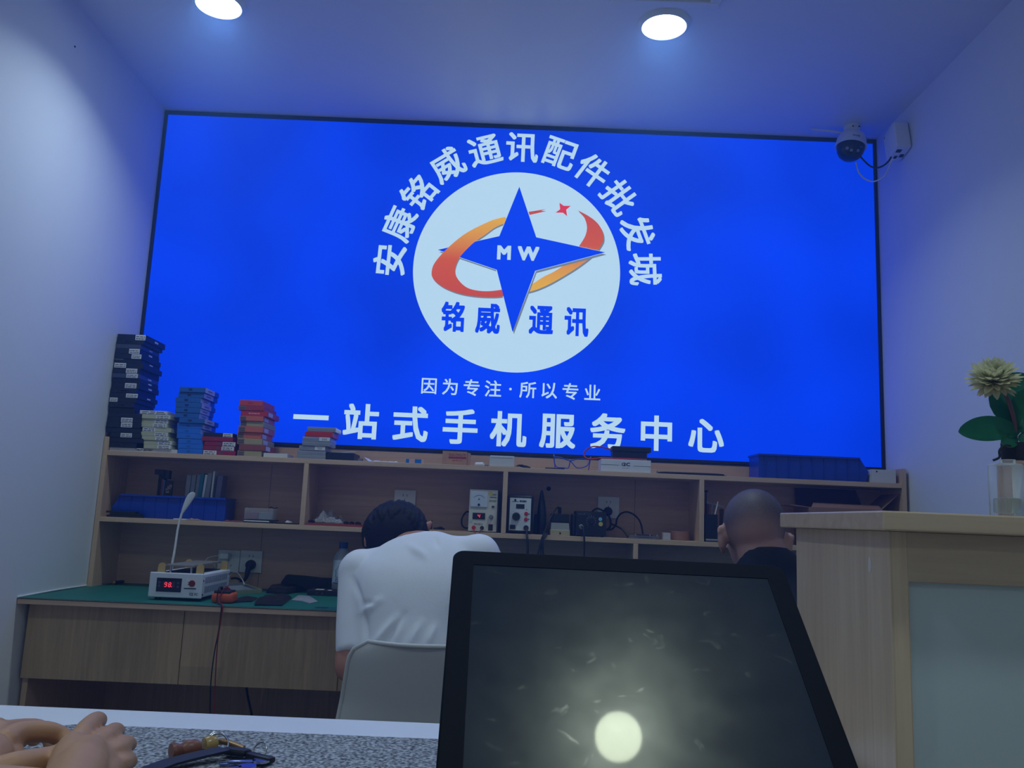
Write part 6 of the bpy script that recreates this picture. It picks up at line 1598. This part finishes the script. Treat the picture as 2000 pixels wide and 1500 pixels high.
finger([kn[3], HP(238, 1492, z0 - .006), HP(250, 1484, z0 - .012), HP(255, 1488, z0 - .02)], .0085, .0075)
finger([HP(128, 1540, z0 - .004), HP(120, 1490, z0 - .012), HP(138, 1462, z0 - .016), HP(160, 1445, z0 - .018)], .0125, .009)
# left hand curled: index arching over a dark hollow, thumb below
z1 = .812
wl = HP(-120, 1560, z1)
k2 = [HP(6, 1450, z1 + .012), HP(0, 1432, z1 + .004), HP(-8, 1425, z1 - .01), HP(-14, 1424, z1 - .024)]
b.sphere(HP(-38, 1486, z1 - .004), .038, 18, (1.0, 1.1, .62)); limb(b, [wl, HP(-40, 1490, z1)], [.026, .030])
for k_ in k2: limb(b, [HP(-60, 1500, z1 - .006), k_], [.022, .0135])
finger([k2[0], HP(34, 1433, z1 + .014), HP(88, 1429, z1 + .010), HP(122, 1440, z1 + .002), HP(146, 1462, z1 - .006)], .0125, .0095)
finger([k2[1], HP(30, 1424, z1 - .006), HP(72, 1422, z1 - .012), HP(96, 1436, z1 - .022), HP(100, 1452, z1 - .030)], .0118, .009)
finger([k2[2], HP(20, 1424, z1 - .022), HP(52, 1428, z1 - .028), HP(66, 1444, z1 - .036)], .0112, .0088)
finger([k2[3], HP(10, 1430, z1 - .034), HP(34, 1436, z1 - .040), HP(44, 1448, z1 - .044)], .010, .008)
finger([HP(-20, 1520, z1 + .002), HP(26, 1500, z1 + .006), HP(76, 1487, z1 + .004), HP(128, 1474, z1 - .002)], .0165, .0105)
# arms, body and head out of the picture
er_ = Vector((1.02, -2.86, .86)); el_ = Vector((.38, -2.70, .86)); sh_r = Vector((.90, -3.06, 1.08)); sh_l = Vector((.50, -3.02, 1.08))
limb(b, [wr, wr.lerp(er_, .5), er_], [.027, .037, .042]); limb(b, [wl, wl.lerp(el_, .5), el_], [.027, .037, .042])
limb(b, [er_, er_.lerp(sh_r, .5), sh_r], [.042, .048, .055]); limb(b, [el_, el_.lerp(sh_l, .5), sh_l], [.042, .048, .055])
spine(b, [((.70, -3.08, .48), .16, .12), ((.70, -3.08, .65), .15, .115), ((.70, -3.07, .85), .165, .115), ((.70, -3.05, 1.02), .18, .10), ((.70, -3.05, 1.11), .10, .07), ((.70, -3.04, 1.16), .055, .052)])
hc3 = Vector((.70, -2.99, 1.29)); R3 = Euler((math.radians(-20), 0, math.radians(-10))).to_matrix()
limb(b, [(.70, -3.05, 1.10), hc3 + Vector((0, -.02, -.03))], [.056, .055]); head_shape(b, hc3, 1.0, R3); ear(b, hc3, 1.0, R3, 1); ear(b, hc3, 1.0, R3, -1)
organic('body', b, mat('warm skin', C(186, 138, 98), .5, noise_amt=.05, noise_scale=30), t, .0026, 5)
c = MB(); spine(c, [((.70, -3.08, .50), .18, .14), ((.70, -3.08, .65), .168, .132), ((.70, -3.07, .85), .182, .132), ((.70, -3.05, 1.02), .195, .118), ((.70, -3.05, 1.10), .11, .08)])
for s_, e_ in ((sh_r, er_), (sh_l, el_)): c.sphere(s_, .07, 14); c.tube([s_, s_.lerp(e_, .6)], .066, 16, 3, radii=[.068, .064])
organic('shirt', c, mat('navy cotton', C(40, 46, 70), .85), t, .009, 4)
hh = MB(); hh.sphere(hc3 + R3 @ Vector((0, -.016, .030)), .1, 24, (.90, 1.03, .95), M=R3); organic('hair', hh, hair_m, t, .006, 2)

# ---------------------------------------------------------------- bunch of keys
def KP(px, py, dz=0.0): return at(px, py, z=ZF + dz)
o0 = KP(430, 1475)
t = thing('key_bunch', (o0.x, o0.y, ZF), 'bunch of keys with black leather strap, wooden charm and steel rings on the felt mat', 'keys')
brown = mat('brown wood charm', C(128, 78, 56), .4); 
a = KP(333, 1468, .011); d = (KP(372, 1462, .011) - a).normalized()
MB().lathe(a, [(0, 0), (.009, .0005), (.0105, .004), (.008, .010), (.0065, .013), (.010, .018), (.0105, .030), (.008, .036), (0, .037)], 24, d).build('wooden_charm', brown, t, 40)
a2 = a + d * .040 + Vector((0, .002, .001))
MB().lathe(a2, [(0, 0), (.009, .001), (.0115, .008), (.009, .016), (0, .017)], 22, d).build('amber_bead', mat('amber bead', C(170, 140, 80), .25), t, 40)
MB().tube([KP(398, 1468, .006), KP(412, 1455, .010), KP(432, 1448, .012), KP(450, 1452, .010), KP(476, 1462, .006)], .004, 10).build('brass_key', mat('old brass', C(150, 120, 84), .35, .6), t, 40)
def ringp(c, r, nrm, th=.0013):
    c = Vector(c); nrm = Vector(nrm).normalized(); u = nrm.cross(Vector((0, 0, 1))).normalized(); w = nrm.cross(u)
    mb = MB(); rg = [mb.ring(c + u * r * math.cos(a_) + w * r * math.sin(a_), (-u * math.sin(a_) + w * math.cos(a_)), th, 8, ref=nrm) for a_ in [2 * math.pi * k / 40 for k in range(40)]]
    return mb.loft(rg, closed=True)
ringp(KP(424, 1452, .012), .0140, (.55, -.75, .55)).build('key_ring', chrome, t, 60); ringp(KP(425, 1453, .0128), .0132, (.5, -.75, .6)).build('key_ring', chrome, t, 60)
ringp(KP(506, 1468, .010), .0115, (-.5, -.7, .5)).build('key_ring', chrome, t, 60)
st_ = [(278, 1512), (330, 1492), (385, 1478), (438, 1466)]
V = []
for i, (px, py) in enumerate(st_):
    p = KP(px, py, .004 + .007 * i / 3); d_ = (KP(*st_[min(i + 1, 3)]) - KP(*st_[max(i - 1, 0)])).normalized(); n = Vector((-d_.y, d_.x, 0))
    V += [p + n * .012, p - n * .012, p - n * .012 + Vector((0, 0, .003)), p + n * .012 + Vector((0, 0, .003))]
mb = MB().add(V, [f for i in range(3) for f in ((4 * i, 4 * i + 4, 4 * i + 5, 4 * i + 1), (4 * i + 1, 4 * i + 5, 4 * i + 6, 4 * i + 2), (4 * i + 2, 4 * i + 6, 4 * i + 7, 4 * i + 3), (4 * i + 3, 4 * i + 7, 4 * i + 4, 4 * i))] + [(3, 2, 1, 0), (12, 13, 14, 15)])
mb.build('leather_strap', mat('black leather', C(26, 28, 36), .5), t, 40)
MB().box(-.017, .017, -.0045, .0045, -.010, .010, .004, M=Matrix.Translation(KP(462, 1468, .0075)) @ Matrix.Rotation(-.25, 4, 'Z') @ Matrix.Rotation(1.4, 4, 'X')).build('key_fob', black, t, 40)
MB().box(-.021, .021, -.006, .006, -.004, .004, .003, M=Matrix.Translation(KP(508, 1480, .0055)) @ Matrix.Rotation(-.5, 4, 'Z')).build('black_key', black, t, 40)
for k, (px, py, rz) in enumerate(((462, 1490, .35), (480, 1486, .15), (452, 1500, .5))):
    Mk = Matrix.Translation(KP(px, py, .003 + .003 * k)) @ Matrix.Rotation(rz, 4, 'Z')
    mb = MB().box(-.020, .012, -.0035, .0035, -.001, .001, .0006, M=Mk); mb.lathe(Mk @ Vector((.018, 0, -.001)), [(0, 0), (.0105, 0), (.0105, .002), (0, .002)], 22)
    mb.build('steel_key', chrome if k else mat('blue steel', C(90, 110, 170), .25, .8), t, 40)

# ---------------------------------------------------------------- touch-screen monitor, leaning far back
v_ = ray(997, -296).normalized()
TLc = CAM + ray(886, 1073) * .93
r2 = ray(1528, 1104); tt = ((TLc - CAM).dot(v_)) / r2.dot(v_); TRc = CAM + r2 * tt
h_ = (TRc - TLc); wM = h_.length; h_.normalize()
n_ = h_.cross(v_).normalized()
if n_.y > 0: n_ = -n_
hM = .295
Mm = Matrix(((h_.x, v_.x, n_.x, TLc.x), (h_.y, v_.y, n_.y, TLc.y), (h_.z, v_.z, n_.z, TLc.z), (0, 0, 0, 1)))   # local: x right, y up the screen, z out; top edge at y = 0
t = thing('monitor', (TLc.x + wM / 2, -2.62, ZD), 'black touch-screen monitor leaning far back with a round lamp reflection', 'monitor')
bez = mat('monitor bezel', C(9, 10, 14), .6, spec=.12)
def pl(px, py):
    d = ray(px, py); s_ = (TLc - CAM).dot(n_) / d.dot(n_); q_ = Mm.inverted() @ (CAM + d * s_); return q_
i0 = pl(925, 1103); i1 = pl(1487, 1127)
bw_l = i0.x; bw_r = wM - i1.x
ytop = max(i0.y, -.03)
print('BEZEL', i0, i1, wM)
bl, br_, bt_, bb_ = .0225, .0225, -ytop, .024
def rrect(x0, x1, y0, y1, r, z, n=6):
    P = []
    for cx_, cy_, a0 in ((x1 - r, y1 - r, 0), (x0 + r, y1 - r, 90), (x0 + r, y0 + r, 180), (x1 - r, y0 + r, 270)):
        for k in range(n + 1):
            a = math.radians(a0 + 90 * k / n); P.append(Mm @ Vector((cx_ + r * math.cos(a), cy_ + r * math.sin(a), z)))
    return P
mb = MB(); lo = [[mb.b.verts.new(p_) for p_ in q_] for q_ in (rrect(.001, wM - .001, -hM + .001, -.001, .011, -.0014), rrect(.001, wM - .001, -hM + .001, -.001, .011, -.0002), rrect(.002, wM - .002, -hM + .002, -.002, .0105, .0006),
     rrect(bl, wM - br_, -hM + bb_, -bt_, .001, .0006), rrect(bl, wM - br_, -hM + bb_, -bt_, .001, -.0013))]
mb.loft(lo, closed=True).build('bezel', bez, t, 30)
mb = MB(); mb.loft([[mb.b.verts.new(p_) for p_ in q_] for q_ in (rrect(.012, wM - .012, -hM + .012, -.012, .008, -.030), rrect(.002, wM - .002, -hM + .002, -.002, .011, -.020), rrect(0, wM, -hM, 0, .012, -.004), rrect(0, wM, -hM, 0, .012, -.0015))]).build('housing', bez, t, 40)
mscr, nt, p = new_mat('screen glass')
p.inputs['Base Color'].default_value = (.014, .022, .036, 1); p.inputs['Roughness'].default_value = .035
p.inputs['Specular IOR Level'].default_value = .045; p.inputs['Specular Tint'].default_value = (1.0, .86, .46, 1)
g2 = nt.nodes.new('ShaderNodeBsdfGlossy'); g2.inputs['Color'].default_value = (.95, .88, .62, 1); g2.inputs['Roughness'].default_value = .26
tc = nt.nodes.new('ShaderNodeTexCoord'); nz = nt.nodes.new('ShaderNodeTexNoise'); nz.inputs['Scale'].default_value = 26; nz.inputs['Detail'].default_value = 5
mr = nt.nodes.new('ShaderNodeMapRange'); mr.inputs['From Min'].default_value = .35; mr.inputs['From Max'].default_value = .75; mr.inputs['To Min'].default_value = .018; mr.inputs['To Max'].default_value = .028
nt.links.new(tc.outputs['Object'], nz.inputs['Vector']); nt.links.new(nz.outputs['Fac'], mr.inputs['Value'])
# finger smears and dust
n2 = nt.nodes.new('ShaderNodeTexNoise'); n2.inputs['Scale'].default_value = 48; n2.inputs['Detail'].default_value = 3; n2.inputs['Distortion'].default_value = .8
r2_ = nt.nodes.new('ShaderNodeMapRange'); r2_.inputs['From Min'].default_value = .64; r2_.inputs['From Max'].default_value = .78; r2_.inputs['To Max'].default_value = .03
nt.links.new(tc.outputs['Object'], n2.inputs['Vector']); nt.links.new(n2.outputs['Fac'], r2_.inputs['Value'])
ad = nt.nodes.new('ShaderNodeMath'); ad.operation = 'ADD'; nt.links.new(mr.outputs[0], ad.inputs[0]); nt.links.new(r2_.outputs[0], ad.inputs[1])
mx = nt.nodes.new('ShaderNodeMixShader'); nt.links.new(ad.outputs[0], mx.inputs[0]); nt.links.new(p.outputs[0], mx.inputs[1]); nt.links.new(g2.outputs[0], mx.inputs[2])
nt.links.new(mx.outputs[0], nt.nodes['Material Output'].inputs[0])
MB().box(bl - .001, wM - br_ + .001, -hM + bb_ - .001, -bt_ + .001, -.0012, -.0002, M=Mm).build('screen', mscr, t)
# neck and foot under the housing
bc = Mm @ Vector((wM / 2, -hM * .55, -.030))
MB().hexa([(bc.x - .05, bc.y - .02, ZD + .012), (bc.x + .05, bc.y - .02, ZD + .012), (bc.x + .05, bc.y + .03, ZD + .012), (bc.x - .05, bc.y + .03, ZD + .012),
           (bc.x - .05, bc.y - .03, bc.z - .012), (bc.x + .05, bc.y - .03, bc.z - .012), (bc.x + .05, bc.y + .03, bc.z + .025), (bc.x - .05, bc.y + .03, bc.z + .025)]).build('neck', bez, t)
MB().box(bc.x - .10, bc.x + .10, bc.y - .075, bc.y + .085, ZF + .0004, ZD + .0125, .004).build('foot', bez, t)

# ---------------------------------------------------------------- wooden counter at the right
t = thing('wooden_counter', (2.4, -2.2, 0), 'tall light-wood counter with glass front panel at the right edge', 'counter')
cx0, cy0, cy1, zt_ = 1.996, -2.391, -2.002, 1.090
MB().box(cx0, W - .004, cy0, cy1, zt_ - .0235, zt_, .002).build('counter_top', oak_counter_h, t)
fx = at(1737, 1060, Y=-2.36).x
MB().box(fx, fx + .022, -2.36, -2.02, 0, zt_ - .0237, .001).build('side_panel', oak_counter, t)
st2 = at(1776, 1150, Y=-2.362).x
MB().box(fx + .0222, st2, -2.36, -2.338, 0, zt_ - .0237, .001).build('stile', oak_counter, t)
zr_ = at(1850, 1140, Y=-2.362).z
MB().box(st2, W - .006, -2.36, -2.338, zr_, zt_ - .0237, .001).build('rail', oak_counter_h, t)
MB().box(st2 + .0005, W - .006, -2.350, -2.344, .06, zr_ - .0005).build('glass_panel', mat('grey back-painted glass', C(192, 202, 196), .15), t)
MB().box(fx + .0222, W - .006, -2.04, -2.022, 0, zt_ - .0237).build('back_panel', oak_counter, t)
q = at(1700, 1103, X=fx)
q2 = at(1699, 1103, X=fx)
MB().sphere((fx - .0003, q2.y, q2.z), .006, 12, (.08, .8, 1.7)).build('scuff', mat('pale scuff', C(206, 196, 186), .6), t)

# ---------------------------------------------------------------- glass bottle with a white flower
Yv = -2.21
a = at(1942, 960, Y=Yv); b2 = at(1990, 960, Y=Yv)
cxv = (a.x + b2.x) / 2; wv = (b2.x - a.x) / 2
ztv = at(1964, 906, Y=Yv).z
t = thing('glass_bottle', (cxv, Yv, zt_), 'square clear glass bottle with a wire clip on the counter top', 'bottle')
MB().box(cxv - wv, cxv + wv, Yv - wv, Yv + wv, zt_ + .0003, ztv, .004, seg=3).build('glass_body', clear_glass, t, 40)
MB().box(cxv - wv * .78, cxv + wv * .78, Yv - wv * .78, Yv + wv * .78, zt_ + .008, zt_ + .030, .003).build('liquid', glass('pale liquid', (.86, .90, .84, 1), 0, .85), t, 40)
MB().tube([at(1940, 899, Y=Yv - .01), at(1952, 893, Y=Yv - .01), at(1952, 880, Y=Yv - .01), at(1962, 870, Y=Yv - .01), at(1974, 871, Y=Yv - .01)], .0017, 8).build('wire_clip', matte_black, t, 40)
MB().cyl((cxv + .004, Yv, ztv), (cxv + .004, Yv, ztv + .006), .010).build('neck', clear_glass, t, 40)
# second holder behind with collar, holding the flower
fxv = at(1990, 900, Y=Yv + .03).x + .008; Yf_ = Yv + .05
zc_ = at(1990, 900, Y=Yf_).z; zc2 = at(1990, 866, Y=Yf_).z
t = thing('flower_vase', (fxv, Yf_, zt_), 'dark-collared glass vase with one white flower and green leaves at the right edge', 'vase')
MB().lathe((fxv, Yf_, zt_ + .0003), [(0, 0), (.026, 0), (.027, .004), (.026, zc_ - zt_ - .006), (.016, zc_ - zt_), (0, zc_ - zt_)], 32).build('glass_body', glass('amber glass', (.85, .66, .55, 1), 0, .8), t, 40)
MB().lathe((fxv, Yf_, zc_), [(.0185, 0), (.0195, .003), (.0195, zc2 - zc_), (0, zc2 - zc_)], 28).build('collar', matte_black, t, 40)
def FP(px, py, y=None): return at(px, py, Y=y if y is not None else Yf_)
fh = FP(1940, 744, Yf_ - .01)
stem_m = mat('brown stem', C(104, 74, 76), .6); leaf_m = mat('green leaf', C(44, 132, 88), .45, noise_amt=.15, noise_scale=14)
MB().tube([(fxv, Yf_, zc2), FP(1982, 830), FP(1972, 790), FP(1960, 765), fh + Vector((.006, 0, -.006))], .0032, 10).build('stem', stem_m, t, 40)
def translucent(m, amt):
    nt = m.node_tree; p = nt.nodes['Principled BSDF']; tl = nt.nodes.new('ShaderNodeBsdfTranslucent'); mx = nt.nodes.new('ShaderNodeMixShader')
    mx.inputs[0].default_value = amt
    if p.inputs['Base Color'].links: nt.links.new(p.inputs['Base Color'].links[0].from_socket, tl.inputs[0])
    else: tl.inputs[0].default_value = p.inputs['Base Color'].default_value
    nt.links.new(p.outputs[0], mx.inputs[1]); nt.links.new(tl.outputs[0], mx.inputs[2]); nt.links.new(mx.outputs[0], nt.nodes['Material Output'].inputs[0])
translucent(leaf_m, .3)
# petals
pet = mat('cream petals', C(240, 238, 206), .6)
translucent(pet, .45)
rr = random.Random(11); ax = Vector((-.18, -.45, .88)).normalized()
u = ax.cross(Vector((0, 1, 0))).normalized(); w2 = ax.cross(u)
sc = (at(1990, 736, Y=Yf_).x - at(1890, 736, Y=Yf_).x) / 2
def petal(az, el, L_, wd, base=.0):
    d = (u * math.cos(az) + w2 * math.sin(az)) * math.cos(el) + ax * math.sin(el)
    sd = d.cross(ax).normalized(); up = sd.cross(d)
    mb = MB(); n = 7; V = []
    for i in range(n + 1):
        s_ = i / n; ww = wd * (math.sin(math.pi * min(1, s_ * .85 + .12)) ** .7) * (1 if s_ < .9 else .75)
        c_ = fh + ax * base + d * (L_ * s_) + up * (L_ * .22 * s_ * s_)
        V += [c_ - sd * ww + up * ww * .5, c_, c_ + sd * ww + up * ww * .5]
    F = [q_ for i in range(n) for q_ in ((3 * i, 3 * i + 1, 3 * i + 4, 3 * i + 3), (3 * i + 1, 3 * i + 2, 3 * i + 5, 3 * i + 4))]
    mb.add(V, F); bmesh.ops.solidify(mb.b, geom=mb.b.faces[:], thickness=.0006)
    return mb.build('petal', pet, t, 60)
for ring_, (n, el, L_) in enumerate(((9, -1.05, .72), (14, -.75, .88), (16, -.38, .97), (18, -.05, 1.0), (18, .25, 1.0), (16, .52, .98), (14, .8, .92), (11, 1.05, .86), (7, 1.3, .8))):
    for k in range(n):
        petal(2 * math.pi * (k + .5 * (ring_ % 2)) / n + rr.uniform(-.12, .12), el + rr.uniform(-.1, .1), sc * L_ * rr.uniform(.88, 1.05), sc * .15 * rr.uniform(.9, 1.2))
petal(2.1, -1.0, sc * .55, sc * .06)
def leaf(pts, wid, m=leaf_m, y0=0, cup=.25, nrm=(0, -1, .3)):
    P = [Vector(p) for p in pts]; nv_ = Vector(nrm).normalized(); Q = []
    for i in range(len(P) - 1):
        p0 = P[max(i - 1, 0)]; p1 = P[i]; p2_ = P[i + 1]; p3 = P[min(i + 2, len(P) - 1)]
        for k in range(5):
            q = k / 5; Q.append(.5 * ((2 * p1) + (p2_ - p0) * q + (2 * p0 - 5 * p1 + 4 * p2_ - p3) * q * q + (3 * p1 - p0 - 3 * p2_ + p3) * q ** 3))
    Q.append(P[-1]); n = len(Q); V = []
    for i, c_ in enumerate(Q):
        d = (Q[min(i + 1, n - 1)] - Q[max(i - 1, 0)]).normalized(); s_ = d.cross(nv_).normalized(); ww = wid * math.sin(math.pi * (.03 + .96 * i / (n - 1))) ** .75
        for k in (-1, -.5, 0, .5, 1): V.append(c_ + s_ * ww * k + nv_ * ww * cup * abs(k))
    F = [(5 * i + k, 5 * i + k + 1, 5 * i + k + 6, 5 * i + k + 5) for i in range(n - 1) for k in range(4)]
    mb = MB().add(V, F); bmesh.ops.solidify(mb.b, geom=mb.b.faces[:], thickness=.0008)
    return mb.build('leaf', m, t, 60)
leaf([FP(1990, 842), FP(1950, 838, Yf_ - .01), FP(1905, 842, Yf_ - .02), FP(1872, 844, Yf_ - .02)], .020, cup=.3)
leaf([FP(1990, 840), FP(1960, 800, Yf_ + .02), FP(1972, 760, Yf_ + .03), FP(2010, 735, Yf_ + .03)], .026)
leaf([FP(1985, 842), FP(2010, 800, Yf_ + .01), FP(2040, 770, Yf_ + .01)], .030)
leaf([FP(1985, 852), FP(1970, 862, Yf_ - .02), FP(1955, 866, Yf_ - .025)], .011)
leaf([FP(1990, 850), FP(2015, 858, Yf_ - .01), FP(2040, 866, Yf_)], .020)
